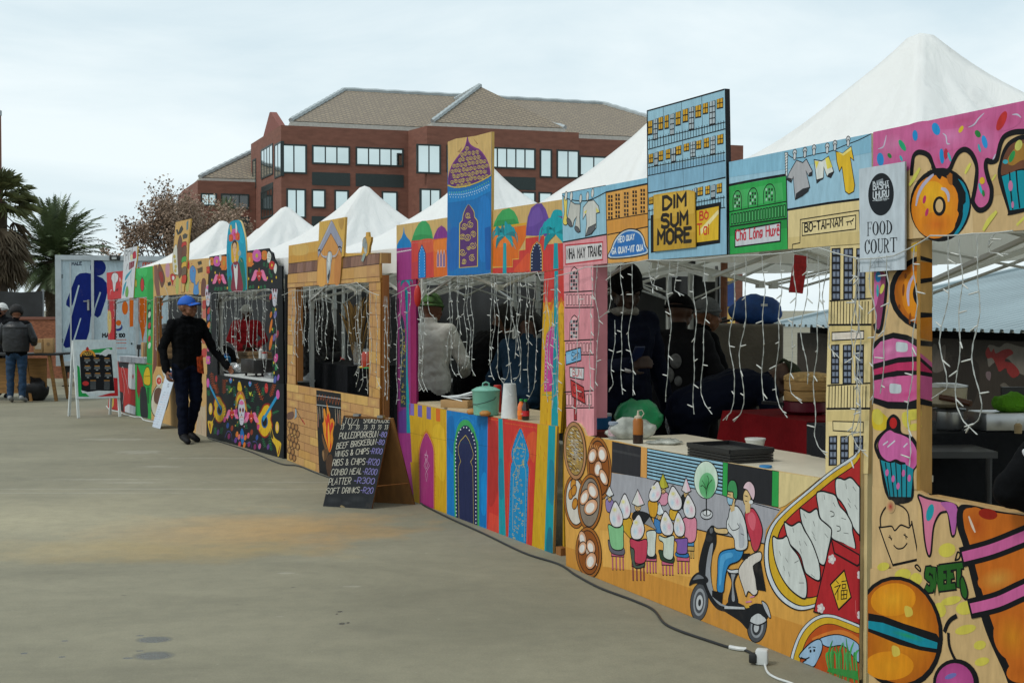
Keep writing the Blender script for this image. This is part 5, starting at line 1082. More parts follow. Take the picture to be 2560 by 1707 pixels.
key = catmull(ptlist('930,1672 932,1400 934,1170 945,1140 965,1110 975,1040 1000,975 1032,925 1065,955 1098,1010 1104,1070 1128,1105 1140,1150 1140,1400 1138,1655'), False, 4)
a.P(GOLD, [(x + (x - 1035) * 0.09, y - 6 if y < 1600 else y + 8) for x, y in key]).P('56306c', key).S('2a2040', 6, [(x + (1035 - x) * 0.07, y) for x, y in key])
for x, y, r in ((1030, 1050, 38), (985, 1180, 44), (1062, 1160, 44), (962, 1310, 38), (1025, 1310, 46), (1090, 1270, 40), (1085, 1410, 48), (965, 1490, 46), (1040, 1440, 26), (1080, 1560, 44), (980, 1600, 34)): a.spiral(GOLD, 9, x, y, r, 1.8, random.random() * 6, random.choice((-1, 1)))
a.build('tower_board', st)
a = Art(PM).t(*M1).board('1306,985 2134,858 2146,1130 2150,1690 1925,1720 1302,1745', face=PLY, edge='8a6a40')
a.P('3a9a56', '1310,1195 1325,1130 1365,1050 1420,985 1500,960 1560,1000 1600,1070 1622,1150').P('2f8a4a', '1310,1195 1360,1110 1560,1090 1622,1150')
a.P('5f4290', '1702,1290 1708,1200 1725,1070 1765,960 1830,908 1890,905 1940,975 1968,1060 1990,1130 1960,1300').P('6a4c9a', '1740,1180 1780,1000 1860,950 1900,1100', 1)
a.P('cf671f', '1305,1225 1706,1165 1702,1320 1620,1470 1618,1580 1545,1580 1542,1665 1306,1670').S('cf9a1e', 22, '1308,1200 1500,1175 1706,1148', sm=0).P('d9752c', '1320,1250 1560,1220 1500,1400 1330,1420', 1)
a.P('c03a34', '1306,1680 1545,1668 1545,1578 1620,1572 1620,1468 1698,1458 1698,1322 1920,1290 1940,1720 1304,1744').P('cc5030', '1640,1600 1740,1500 1740,1700 1560,1720', 1).S('d0a84c', 9, '1308,1668 1542,1664 1543,1575 1618,1570 1619,1466 1696,1456 1697,1320 1918,1288', sm=0)
a.P('c9953c', '1750,1722 1755,1510 1785,1410 1835,1358 1885,1400 1905,1500 1905,1716').P('1e2748', '1760,1722 1764,1512 1792,1418 1834,1368 1876,1410 1895,1505 1896,1716').dots('d4dce4', 8, '1775,1700 1778,1512 1800,1425 1834,1385 1868,1420 1884,1510 1886,1705', 17)
a.P('12909c', '1425,1745 1432,1380 1468,1380 1472,1742'); palm(a, 1450, 1290, 190)
a.S('5ec0c4', 7, '1440,1690 1445,1400').S('4ab0b8', 8, '1360,1320 1420,1290 1440,1300').S('4ab0b8', 8, '1500,1330 1560,1400 1580,1450')
a.P('7a3a80', '2060,1080 2134,1000 2138,1260 2080,1250', 1).P('c23c38', '1920,1400 2148,1380 2150,1690 1925,1716')
a.P('12909c', '2030,1690 2040,1380 2085,1380 2095,1690'); palm(a, 2060, 1270, 250, '149aa6', '107f8a'); a.P('149aa6', '2000,1080 2040,990 2110,982 2136,1000 2136,1060 2080,1060 2020,1140', 1).P('149aa6', '1905,1225 1960,1100 2060,1060 2130,1090 2040,1200 1980,1180', 1)
a.build('header_board', st)
# posts
a = Art(PM, -0.003).t(*M2).board('152,740 380,740 384,1540 386,3330 160,3330', face='93387a', edge='6a1a48')
a.P('a0407f', '160,780 240,780 230,1200 170,1300', 1).P('7a3070', '165,2000 255,2000 300,2600 168,2600').P('5c3a80', '170,2350 262,2300 290,2600 172,2600')
a.P('8a1f55', '312,745 381,742 386,2600 320,2600').S('6a1a44', 6, '318,752 322,1500 326,2580', sm=0)
a.P('12909c', '245,860 268,850 270,1400 262,1700 262,2060 270,2600 322,2600 300,2200 282,1900 280,1500 282,900'); palm(a, 255, 770, 105)
a.P('3a1a3a', '162,985 176,985 178,1150 165,1155').P('2a3848', '180,1360 192,1260 210,1170 236,1270 252,1400 258,1800 262,2290 196,2290 186,1800')
for i in range(60): x = 190 + random.random() * 60; y = 1330 + random.random() * 920; a.spiral('b0a23c', 5, x, y, 13, 0.8, random.random() * 6)
a.build('side_board', st)
a = Art(PM, -0.003).t(*M2).board('1918,660 2148,646 2162,970 2172,1600 2110,2600 1860,2600 1890,1500 1905,980', face='c99c20', edge='a8821c')
a.P('c23c38', '1918,660 2148,646 2164,1020 1906,1040').P('cc6a2a', '1904,1150 1912,1060 1940,975 1968,1050 1985,1080 2020,980 2050,1060 2080,1080 2120,960 2164,1080 2166,1160').P('d8a028', '1906,1165 1922,1080 1945,1020 1970,1085 2000,1150 2030,1040 2050,1150 2090,1100 2124,1020 2160,1110 2168,1165')
a.P('a9a03a', '1922,1500 1945,1400 2010,1290 2090,1400 2115,1500 2100,1480 2010,1310 1950,1420').P('b9428a', '1916,2105 1926,1600 1945,1420 2010,1310 2085,1420 2100,1560 2080,2095').dots('e0c8d0', 7, '1932,2090 1940,1600 1958,1430 2010,1340 2075,1430 2088,1580 2070,2080', 34).S('6a9a4a', 9, '1890,2140 2095,2150', sm=0)
a.P(TEAL, '2040,660 2085,655 2085,1600 2082,2600 2000,2600 2012,2050 2030,1500')
for x, y in ((1950, 2300), (1940, 2450), (2120, 1300), (1965, 2180), (1935, 2550)): a.S('b5702a', 8, [(x, y), (x + 6, y + 50)])
a.S(BLK, 3, '2150,1200 2140,2000 2120,2600')
a.build('side_board', st)
# counter
a = Art(PM, 0.010).t(*M3)
a.board('312,1000 385,1003 765,1077 1260,1156 1856,1243 1862,900 2140,900 2066,2800 2036,2795 1940,2766 1790,2708 1245,2510 768,2332 375,2180', face='c49b20', edge='b08a50') if False else a.board('312,1000 385,1003 765,1077 1260,1156 1856,1243 2092,1270 2040,2790 1940,2766 1790,2708 1245,2510 768,2332 375,2180', face='c49b20', edge='b08a50')
a.P('b9901c', '330,1700 440,1700 450,2215 378,2185').P('cfa828', '600,1300 740,1320 745,1900 640,1800', 1)
for x, c, h in ((348, '7a68b0', 150), (444, '6c60a8', 150), (550, '6c60a8', 155), (662, 'c86424', 160)): y = 1003 + (x - 385) * 0.195; a.P(c, [(x - 25, y), (x + 26, y + 9), (x + 26, y + h), (x - 24, y + h - 10)])
a.P('93387a', '313,1002 332,1003 328,1140 318,1140')
arch = catmull(ptlist('444,2200 438,1700 444,1560 470,1450 522,1352 575,1440 606,1540 612,1700 612,2270'), False, 4)
a.P('b04a20', [(525 + (x - 525) * 1.12, y - 16) for x, y in arch] + [(622, 2285), (440, 2210)]).P('d09a30', [(525 + (x - 525) * 1.07, y - 8) for x, y in arch] + [(618, 2280), (444, 2210)]).P('9c3070', arch + [(612, 2272), (448, 2212)])
for i in range(9): a.S('b8402a', 5, [(470 + i * 13, 1400 - (60 - abs(i - 4) * 14)), (468 + i * 14, 1372 - (66 - abs(i - 4) * 16))], sm=0)
for i in range(12): a.S('b8402a', 5, [(438, 1560 + i * 50), (430, 1568 + i * 50)], sm=0).S('b8402a', 5, [(622, 1600 + i * 54), (632, 1610 + i * 54)], sm=0)
for s_ in ('522,1585 505,1640 522,1690 540,1640 522,1585', '523,1655 495,1740 525,1810 560,1745 523,1655', '523,1690 510,1740 524,1780 540,1742 523,1690', '500,1610 542,1625', '523,1810 510,1850 524,1930 540,1850 523,1810', '524,1560 524,1590'): a.S('d9c0d4', 5, s_, sm=0)
a.P('1474b8', '765,1077 1262,1156 1247,2512 768,2334').P('1566a8', '775,1200 850,1180 860,1600 780,1500', 1).P('0f6cae', '1150,1250 1250,1200 1245,2480 1160,2450').P('1180c4', '1180,1900 1240,1850 1240,2300 1180,2280', 1)
def arch2(k): return [(x0 + (998 - x0) * k, y) for x0, y in catmull(ptlist('862,2370 850,1600 865,1420 900,1270 950,1205 992,1192 1040,1212 1090,1290 1130,1420 1152,1570 1160,2480'), False, 4)]
a.S('2a8fc0', 6, '870,1300 900,1220 940,1170 990,1155 1040,1180 1090,1240')
a.P('3a9a58', arch2(0) + [(1160, 2482), (858, 2372)]).P('232a4e', [(x, y + 68 if y < 1300 else y + 20) for x, y in arch2(0.14)] + [(1135, 2470), (878, 2378)])
a.dots('dde4ea', 9, '882,2355 872,1600 885,1430 920,1320 992,1272 1060,1340 1095,1430 1115,1560 1118,2450', 52)
a.S(GOLD, 8, '915,2385 908,2000 905,1800 915,1740 936,1690 908,1600 905,1520 930,1450 995,1378 1040,1450 1075,1550 1088,1600 1082,1650 1055,1695 1080,1760 1085,2000 1090,2440', sm=0)
a.P('c0362f', '1262,1156 1857,1243 1790,2708 1247,2512').P('a8302c', '1270,1300 1380,1300 1390,2000 1270,2200', 1).P('cb4434', '1280,2300 1470,2380 1470,2590 1255,2510').P('c9502e', '1730,1400 1840,1350 1820,1700 1760,1600', 1)
a.dots('cf7a2a', 6, '1275,1180 1385,1198', 8).dots('cf7a2a', 6, '1460,1230 1850,1290', 20)
a.P(TEAL, '1388,1176 1440,1184 1478,2590 1395,2562').P('187c94', '1392,1700 1440,1700 1450,2100 1395,2100', 1)
pat = catmull(ptlist('1508,2620 1530,1900 1540,1740 1556,1690 1545,1610 1555,1540 1600,1400 1655,1300 1705,1420 1748,1560 1756,1640 1738,1710 1752,1790 1742,2000 1722,2690'), False, 4)
a.S('cf7a3a', 6, [(x + (x - 1640) * 0.16, y - 12) for x, y in pat]); a.P('1583b8', pat)
a.dots('123a66', 6, [(x + (1640 - x) * 0.1, y) for x, y in pat], 46)
a.S(GOLD, 6, '1560,2500 1570,1900 1590,1810 1605,1760 1575,1680 1575,1580 1655,1370').S(GOLD, 6, '1655,1345 1680,1410').S(GOLD, 6, '1700,1480 1715,1560 1710,1620 1690,1720 1715,1800 1720,2000 1700,2650').S(GOLD, 5, '1570,1545 1640,1530 1715,1550').S(GOLD, 5, '1610,1740 1660,1740 1700,1720')
for i in range(58):
    y = 1480 + i * 20; wd = 40 if y < 1560 else 62; a.spiral(GOLD, 5, 1636 + random.uniform(-wd, wd) - (y - 1500) * 0.012, y, random.uniform(12, 22), 0.9, random.random() * 6, random.choice((-1, 1)))
a.P(TEAL, '1990,1260 2072,1268 2040,2790 1940,2766').P('187c94', '2000,1700 2060,1750 2050,2200 1990,2100', 1).P('1a6a80', '1985,2500 2030,2520 2036,2780 1960,2760', 1)
for x, y in ((1890, 1500), (1870, 1600), (1940, 1580), (1930, 1640), (1880, 1900), (1870, 2250), (1860, 2130), (1900, 2300)): a.S('b5682a', 8, [(x, y), (x + 8, y + 50)])
a.S('174a60', 3, '770,1420 1000,1470 1250,1510').S('8a6a20', 3, '330,1350 760,1440').S('8a2a26', 3, '1262,1510 1380,1535').S('8a2a26', 3, '1760,1600 1850,1620')
a.build('counter_board', st)
ym = mat('yellow_painted_timber', paint('b8901a'), 0.7, var=0.2)
uR = PM.uv(1390, 1100)[0]; timber('end_board', st, PM, uR, 0.0, 1.5, -0.05, -0.16, 0.02, ym); timber('foot_block', st, PM, uR, 0.0, 0.05, 0.0, -0.05, 0.07, WOODB)
b = MB(); q0, q1 = PM.uv(1032, 1009), PM.uv(1346, 1059); vt = q1[1] - 0.004; VTM = vt
b.prism([PM.w(q0[0], vt - 0.025, -0.012), PM.w(q1[0], vt - 0.025, -0.012), PM.w(q1[0], vt - 0.025, -0.55), PM.w(q0[0], vt - 0.025, -0.55)], (0, 0, 0.025)); b.build('counter_top', mat('pale_board_top', paint('b9a888'), 0.5), st)
# ---------------------------------------------------------------- smokehouse stall
PS = Plane((720, 1150), (795, 1179))
st = stall(PS, 1.5, 'stall front painted as tan stone blocks with a cattle skull gable and fire')
S1 = (700, 540, 6.0); S2 = (700, 801, 6.0); S3 = (510, 920, 6.0)
BR = ['c29a5a', 'bc9052', 'c69f5c', 'b48a58', 'c9a464', 'b88c5a', 'bf9660']
def bricks(a, q, rows, cols, ofs=0.5, lw=5):
    """courses of painted stone blocks between four corners tl tr br bl"""
    tl, tr, br, bl = q
    def at(u, v):
        t = (tl[0] + (tr[0] - tl[0]) * u, tl[1] + (tr[1] - tl[1]) * u); b_ = (bl[0] + (br[0] - bl[0]) * u, bl[1] + (br[1] - bl[1]) * u)
        return (t[0] + (b_[0] - t[0]) * v, t[1] + (b_[1] - t[1]) * v)
    for j in range(rows):
        us = [0.0] + [u for u in [(i + (ofs if j % 2 else 0)) / cols for i in range(int(cols) + 2)] if 0.02 < u < 0.98] + [1.0]
        v0, v1 = j / rows, (j + 1) / rows
        for i in range(len(us) - 1):
            c = random.choice(BR); a.P(c, [at(us[i], v0), at(us[i + 1], v0), at(us[i + 1], v1), at(us[i], v1)], c2=random.choice(['b08458', 'b68a58', c]))
    for j in range(rows + 1): a.S('5a3a28', lw, [at(0, j / rows), at(0.5, j / rows), at(1, j / rows)], sm=0)
    for j in range(rows):
        for u in [(i + (ofs if j % 2 else 0)) / cols for i in range(int(cols) + 2)]:
            if 0.02 < u < 0.98: a.S('5a3a28', lw, [at(u, j / rows), at(u, (j + 1) / rows)], sm=0)
a = Art(PS).t(*S1).board('130,445 600,368 985,560 1500,555 1506,985 1332,988 308,1060 240,1066 120,1082', face='c59a4c', edge='b98a48')
a.P('bf8d3c', '135,600 570,530 572,664 132,714').P('c9a45a', '200,460 400,430 420,560 220,590', 1)
for q, n in ((((132, 716), (572, 664), (566, 822), (124, 868)), 10), (((948, 622), (1500, 556), (1494, 716), (942, 786)), 9)):
    tl, tr, br, bl = q; a.P('79594a', list(q))
    for i in range(n):
        t0, t1 = i / n, (i + 1) / n; f = lambda A_, B_, t: (A_[0] + (B_[0] - A_[0]) * t, A_[1] + (B_[1] - A_[1]) * t)
        a.P(random.choice(['8a6858', '7a5848', '6e4f44', '86655a']), [f(tl, tr, t0), f(tl, tr, t1), f(bl, br, t1), f(bl, br, t0)]); p_, q_ = f(tl, tr, t1), f(bl, br, t1)
        a.S('3a2a24', 7, [p_, (q_[0] - 18, q_[1])], sm=0)
    a.S('2e2420', 11, [bl, ((bl[0] + br[0]) / 2, (bl[1] + br[1]) / 2 + 3), br], sm=0).S('2e2420', 8, [tl, tr], sm=0)
bricks(a, ((124, 872), (566, 826), (562, 985), (120, 1012)), 1, 3, lw=5); bricks(a, ((120, 1014), (562, 988), (562, 1040), (120, 1082)), 1, 3.4, lw=5)
bricks(a, ((938, 790), (1494, 722), (1502, 905), (926, 955)), 1, 3, lw=5); bricks(a, ((926, 958), (1502, 908), (1506, 985), (918, 1016)), 1, 3, lw=5)
a.build('header_board', st)
a = Art(PS, 0.014).t(*S1).board('612,90 1004,17 975,600 945,620 915,1016 568,1040 585,640', thick=0.02, edge='c49a50', face='c8a14e')
a.P('b08a44', '900,60 980,45 960,200 920,180', 1)
a.P('c48a48', '590,622 785,262 905,470 948,600 915,1016 568,1040').P('b87a40', '850,640 940,620 915,1000 840,1000', 1).P('cf9a50', '600,700 690,640 700,1020 590,1020', 1)
a.P('8f92a4', '790,68 815,90 962,400 945,560 905,470 785,258 650,510 592,620 588,500', ow=5, oc='4a4038').P('a4a7b6', '790,75 800,100 640,440 600,520 592,500').S('4a3a30', 8, '785,262 655,510 590,625').S('4a3a30', 8, '787,262 900,470 948,590').S('4a3628', 6, '588,640 572,1038', sm=0).S('4a3628', 6, '946,620 918,1016', sm=0)
a.S(BLK, 22, '595,520 620,510 632,545').S('a4a6b0', 26, '640,560 660,600 700,615 745,605').S('3a3634', 8, '645,600 700,640 745,640')
a.S(BLK, 20, '895,470 925,462 945,485').S('a4a6b0', 26, '812,605 850,600 880,560 905,490').S('3a3634', 7, '810,640 860,625 895,575')
a.P('aab2b4', '745,545 770,530 795,545 806,600 800,660 790,720 782,800 775,880 760,960 740,1020 726,960 724,860 720,720 722,650 735,600', 1, ow=8, oc='2a2826').P('2e2c2c', '752,860 766,800 770,880 745,980 736,900', 1).P('d0d4d4', '755,560 780,560 775,680 760,780 745,680', 1).S('3a3634', 7, '728,660 750,690').S('3a3634', 7, '800,650 786,690').S('5a5a58', 5, '760,700 756,840')
a.build('gable_board', st)
a = Art(PS, 0.006).t(*S1).board('1300,245 1335,242 1342,310 1376,318 1372,380 1352,450 1338,560 1312,600 1235,590 1228,570 1246,455 1246,370 1262,330 1296,305', thick=0.02, edge='b08a44', face='c79a48')
a.P('8f9798', '1262,340 1296,330 1310,390 1322,450 1310,560 1290,540 1262,470 1246,440', 1, ow=5).P('a9b0b0', '1268,500 1296,490 1312,560 1288,560', 1).S('3a3c3e', 4, '1285,480 1290,400 1312,400').P('8a9a96', '1262,560 1302,570 1258,690 1226,670')
a.build('bird_cutout', st)
a = Art(PS, -0.002).t(*S2).board('120,-520 236,-525 235,985 110,945', face='c08c4c', edge='8a5a2a'); bricks(a, ((120, -520), (236, -525), (235, 985), (110, 945)), 10, 1.6, lw=5); a.build('side_board', st)
a = Art(PS, -0.002).t(*S2).board('1332,-615 1506,-640 1500,1420 1336,1330', face='c08c4c', edge='8a5a2a'); bricks(a, ((1332, -615), (1506, -640), (1500, 1420), (1336, 1330)), 11, 1.6, lw=5); a.build('side_board', st)
uL = PS.uv(740, 850)[0]; timber('jamb_board', st, PS, uL, 0.86, 1.93, -0.01, -0.07, 0.02, WOODB)
uR = PS.uv(951, 1000)[0]; timber('end_board', st, PS, uR, 0.0, 1.9, -0.02, -0.075, 0.02, WOODB)
b = MB(); b.prism([PS.w(uR, 2.0, 0), PS.w(uR, 2.0, -0.09), PS.w(uR + .03, 2.0, -0.09), PS.w(uR + .03, 2.0, 0)], (0, 0, 0.09)); b.build('top_bracket', WOOD, st)
a = Art(PS, 0.004).t(*S2).board('110,940 235,980 305,985 1336,1146 1502,1160 1500,2640 1010,2440 555,2262 115,2090', face='c08c4c', edge='8a5a2a')
bricks(a, ((110, 940), (1502, 1170), (1500, 2640), (115, 2090)), 10, 8, lw=5)
# stacked logs, axe and fire pit
for j in range(6):
    for i in range(3 - j // 4):
        x = 150 + i * 52 + (j % 2) * 24; y = 1560 + j * 96 + i * 22
        if x < 330: a.E('3a2c24', x, y, 30, 52).E(random.choice(['b98c54', 'a87c4a', 'c29a5c']), x, y, 23, 44, c2='8a6038')
a.P('6a4f44', '118,1395 160,1370 210,1368 215,1440 180,1480 120,1480', 1)
a.S('1a1c20', 12, '240,1310 300,1430 350,1520', sm=0).S('b03a34', 22, '335,1480 380,1550', sm=0).P('8fa0ac', '238,1312 258,1340 262,1440 224,1480 236,1400', ow=4)
a.P('16181b', '555,1042 922,1096 926,1500 928,2410 600,2285 575,1700')
a.S('a8b0b4', 9, '560,1125 740,1150 922,1176', sm=0).S('a8b0b4', 11, '560,1262 740,1285 924,1310', sm=0)
a.S('b05a24', 10, '580,1200 605,1105 625,1190 650,1110 660,1200 690,1120 710,1250 740,1130 760,1230 790,1140 800,1250 830,1140 850,1260 870,1150 890,1260 910,1170', sm=0)
for x, y0, y1 in ((575, 1290, 1590), (605, 1290, 1480), (648, 1295, 1460), (840, 1320, 1570), (875, 1330, 1540), (905, 1340, 1560)): a.S('c9b49a', 15, [(x, y0), (x + 6, (y0 + y1) / 2), (x + 8, y1)], taper=.5)
a.S('b04a3a', 12, '588,1400 586,1540 592,1600', taper=.5).S('b04a3a', 12, '884,1390 888,1500 895,1540', taper=.5)
a.P('6a4a2c', '640,1690 670,1780 740,1960 760,1980 700,1960 650,1800', 1).P('5a4028', '650,1950 740,1930 720,2040 670,2110', 1).P('8a6a48', '655,1945 675,2000 668,2100 645,2010', 1).P('4a3424', '700,2100 760,2000 800,2060 790,2300 730,2320', 1)
a.P('d08420', '755,1975 712,1860 672,1720 652,1560 650,1540 670,1490 662,1340 685,1325 712,1440 715,1250 745,1340 765,1400 768,1480 800,1465 830,1530 822,1590 805,1700 812,1780 790,1900', 1, ow=4, oc='6a2a14')
a.P('c2341c', '755,1960 725,1840 700,1700 690,1580 685,1420 705,1500 715,1440 738,1390 760,1500 762,1620 770,1560 800,1520 812,1580 790,1640 795,1760 780,1880', 1).P('e0a02c', '752,1940 735,1820 728,1660 738,1520 752,1640 762,1780', 1).P('dc9024', '700,1700 678,1580 672,1440 690,1500 705,1600', 1).P('d88a20', '775,1860 770,1720 790,1640 800,1740', 1)
a.build('counter_board', st)
# ---------------------------------------------------------------- stall of skulls and flowers
PK = Plane((517.5, 1091.7), (710, 1146.5))
st = stall(PK, 1.4, 'black stall front covered in bright flowers, sugar skulls, guitars and winged hearts')
K1 = (510, 540, 6.0); K2 = (510, 920, 6.0)
DK = '1b1c20'
OR, PKK, RD, GR, YL = 'c8722c', 'c05aa0', 'b0302e', '2f7a4e', 'cda92c'
def heart(a, x, y, s):
    for sg in (-1, 1): a.P('d4709a', [(x + sg * 0.15 * s, y - .5 * s), (x + sg * .5 * s, y - .62 * s), (x + sg * .72 * s, y - .1 * s), (x + sg * .95 * s, y + .6 * s), (x + sg * .6 * s, y + .62 * s), (x + sg * .42 * s, y + .35 * s)], 1); a.S('e0a0bc', 5, [(x + sg * .5 * s, y - .4 * s), (x + sg * .62 * s, y + .5 * s)])
    a.P(RD, [(x, y - .38 * s), (x + .25 * s, y - .45 * s), (x + .3 * s, y - .05 * s), (x, y + .7 * s), (x - .3 * s, y - .05 * s), (x - .25 * s, y - .45 * s)], 1); a.P(OR, [(x - .1 * s, y - .4 * s), (x, y - .95 * s), (x + .1 * s, y - .4 * s)]); a.E('e0c0b0', x, y + .1 * s, .07 * s, .1 * s, n=8)
def skull(a, x, y, w_, h_):
    a.P('b9b9c4', [(x - w_, y - h_ * .4), (x - w_ * .5, y - h_), (x + w_ * .5, y - h_), (x + w_, y - h_ * .4), (x + w_ * .8, y + h_ * .3), (x + w_ * .45, y + h_), (x - w_ * .45, y + h_), (x - w_ * .8, y + h_ * .3)], 1)
    a.P('c86a9a', [(x - w_ * .7, y - h_ * .75), (x, y - h_ * 1.0), (x + w_ * .7, y - h_ * .75), (x, y - h_ * .6)], 1)
    for sg in (-1, 1): a.E('8a2430', x + sg * w_ * .42, y - h_ * .18, w_ * .28, h_ * .2, n=10); a.E(BLK, x + sg * w_ * .42, y - h_ * .18, w_ * .17, h_ * .13, n=10)
    a.P(BLK, [(x, y + h_ * .1), (x + w_ * .15, y + h_ * .28), (x - w_ * .15, y + h_ * .28)]); a.S(OR, 10, [(x - w_ * .6, y + h_ * .48), (x, y + h_ * .36), (x + w_ * .6, y + h_ * .48)]); a.S(BLK, 4, [(x - w_ * .3, y + h_ * .66), (x + w_ * .3, y + h_ * .66)])
a = Art(PK).t(*K1).board('80,610 360,568 650,524 962,484 985,525 1030,555 1048,640 1075,690 1098,745 1172,748 1172,1100 980,1086 180,1138 60,1150', face=DK, edge='101114')
a.flower(OR, '7a5a1c', 118, 680, 28, 75).flower(PKK, 'c9a02c', 195, 680, 48, 95).flower(OR, 'b08a2a', 302, 705, 50, 140, 7).flower(OR, YL, 685, 655, 52, 140, 7).flower(PKK, 'b0a02a', 795, 595, 66, 110, 12).flower(OR, 'b08a2a', 908, 590, 40, 90).flower(RD, YL, 1020, 740, 42, 80).flower(RD, 'd0702a', 62, 810, 22, 70)
a.P('c9ccc4', '948,600 965,535 990,545 1010,600 990,690 960,700', 1).P('c9ccc4', '232,590 260,580 262,660 240,670', 1).P('c9ccc4', '1048,790 1075,710 1096,770 1080,860 1060,850', 1).P('c9ccc4', '75,690 92,650 98,740 80,750', 1)
for s_ in ('960,600 1000,620', '965,570 1000,600', '955,640 990,650'): a.S(DK, 5, s_)
heart(a, 232, 945, 110); heart(a, 828, 890, 125)
for q in ((180, 1060, 170, 1110), (220, 1060, 215, 1115), (260, 1058, 262, 1112), (310, 1050, 318, 1105), (700, 1040, 690, 1080), (740, 1030, 735, 1080), (860, 1040, 858, 1085), (910, 1030, 915, 1080), (900, 760, 905, 700), (940, 780, 960, 700), (990, 880, 985, 790), (105, 820, 110, 760), (340, 900, 345, 860), (690, 860, 700, 800), (1010, 930, 1012, 870)): a.spray(GR, 6, *q, n=4, l=16)
for x, y in ((1085, 920), (120, 960), (168, 850), (670, 940), (950, 930), (350, 1080), (820, 1070), (1020, 980)): a.E(YL, x, y, 9, 22, n=8)
a.build('header_board', st)
a = Art(PK, 0.014).t(*K1).board(' '.join(f'{x:.0f},{y:.0f}' for x, y in catmull(ptlist('385,1126 368,900 356,640 358,450 374,250 402,120 440,78 535,62 578,110 612,230 640,380 648,560 656,800 662,1106'), False, 3)), thick=0.02, edge='c9b27a', face='1290ae')
a.P('0f7a94', '370,600 400,620 420,1000 390,1100', 1).P('1ba0bc', '560,140 600,240 620,400 560,380', 1).P('126a5c', '540,700 600,640 640,900 640,1090 590,1100', 1).P('146a58', '380,960 420,900 440,1110 388,1120', 1)
a.P('c49a28', '430,430 470,380 530,400 545,560 520,700 440,700 425,560', 1).P('7a2a3a', '425,760 470,690 530,690 560,800 600,1108 430,1116 440,900', 1).P('c6c9c8', '460,720 490,790 520,720 522,900 505,1108 480,960', 1).S('8a1f2a', 8, '455,760 440,1000 435,1100').S('4aa0c0', 16, '465,745 500,745')
a.P('3a2420', '440,440 452,385 480,358 508,390 512,450 500,500 450,500', 1).P('cda985', '448,470 460,420 478,400 500,425 506,480 500,560 480,640 458,560', 1).S(BLK, 5, '458,475 470,470').S(BLK, 5, '485,472 498,476').S('a02a30', 6, '472,582 488,582').S(BLK, 4, '478,490 476,540').E('cda985', 484, 660, 18, 30)
a.flower('c05a9a', 'b8406a', 478, 275, 55, 100, 9).flower('c8502e', OR, 425, 330, 30, 70).flower('c8502e', OR, 522, 310, 30, 75).P('c9a93c', '405,180 425,130 440,200 425,260', 1).P('cfd0c8', '492,110 508,120 520,200 500,260', 1)
a.P('8fa0a0', '530,540 555,510 575,560 560,600 530,590', 1).S('c9a24a', 7, '560,640 590,690')
a.build('tower_board', st)
a = Art(PK, -0.003).t(*K1).board('20,1130 184,1130 200,2390 45,2390', face=DK, edge='101114')
skull(a, 55, 1190, 38, 150); a.flower(PKK, YL, 60, 2160, 26, 80)
for y, c in ((1420, RD), (1520, '5f5f9a'), (1640, OR), (1760, GR), (1860, '5a4a8a'), (1980, 'c86a8a')): a.E(c, 68, y, 22, 55, 12, n=10); a.spray(GR, 6, 95, y + 60, 90, y - 30, n=4, l=18)
a.build('side_board', st)
a = Art(PK, -0.003).t(*K1).board('978,1082 1172,1090 1205,3720 1100,3700 1040,2500', face=DK, edge='0c0d0f')
a.P('08090a', '1104,745 1172,748 1205,3720 1130,3712'); skull(a, 1056, 1150, 44, 190)
for x, y, c, rx, ry in ((995, 1210, RD, 18, 50), (1000, 1480, OR, 16, 50), (1065, 1480, '5f5f9a', 22, 60), (1000, 1650, OR, 16, 110), (1050, 1820, '6a5a90', 20, 60), (1095, 1770, '8a3a4a', 22, 60), (1000, 1900, 'c86a2a', 20, 120), (1075, 2130, 'c04a8a', 30, 70), (1080, 2270, GR, 20, 50), (1060, 2460, '4a5a9a', 22, 70), (1110, 2420, '8a5aa0', 16, 50)): a.E(c, x, y, rx, ry, 10, n=10)
for y in (1400, 1700, 1950, 2200, 2350): a.spray(GR, 6, 1030, y + 60, 1040, y - 20, n=4, l=18); a.E(YL, 1020 + random.random() * 60, y, 9, 22, n=8)
a.build('side_board', st)
uR = PK.uv(708, 900)[0]; timber('end_board', st, PK, uR, 0.0, 1.98, -0.02, -0.10, 0.02, mat('black_painted_timber', (0.012, 0.012, 0.014), 0.6))
a = Art(PK, 0.004).t(*K2)
a.board('40,95 185,98 1012,214 1100,228 1202,240 1200,1362 700,1222 45,1035', face='1c1f22', edge='101114')
def guitar(a, bx, by, s, flip, nx, ny):
    a.P('8a2414', [(bx + flip * x * s, by + y * s) for x, y in ((-.35, -1.25), (.05, -1.2), (.3, -.75), (.55, -.3), (.6, .3), (.35, .95), (0, 1.25), (-.35, 1.0), (-.6, .4), (-.5, -.1), (-.55, -.6))], 1)
    a.P('cfa620', [(bx + flip * x * s, by + y * s) for x, y in ((-.3, -1.12), (.02, -1.08), (.24, -.68), (.48, -.25), (.52, .3), (.3, .88), (0, 1.13), (-.3, .9), (-.52, .35), (-.42, -.1), (-.48, -.55))], 1)
    a.E('1a5a8a', bx, by + .05 * s, s * .24, s * .48).E(BLK, bx, by + .05 * s, s * .17, s * .36); a.S(BLK, 7, [(bx + flip * .25 * s, by + .55 * s), (bx + flip * .3 * s, by + .85 * s)]); a.S('2587b4', s * .3, [(bx + flip * .1 * s, by - .1 * s), (nx, ny)], sm=0)
guitar(a, 240, 620, 165, 1, 92, 262); guitar(a, 915, 790, 205, -1, 1105, 420); a.E(PKK, 66, 220, 22, 70).E(PKK, 1115, 395, 26, 70)
for x, y in ((105, 610), (1104, 888)): a.E(YL, x, y, 28, 90, n=14).E('d8b080', x, y, 16, 55, n=10)
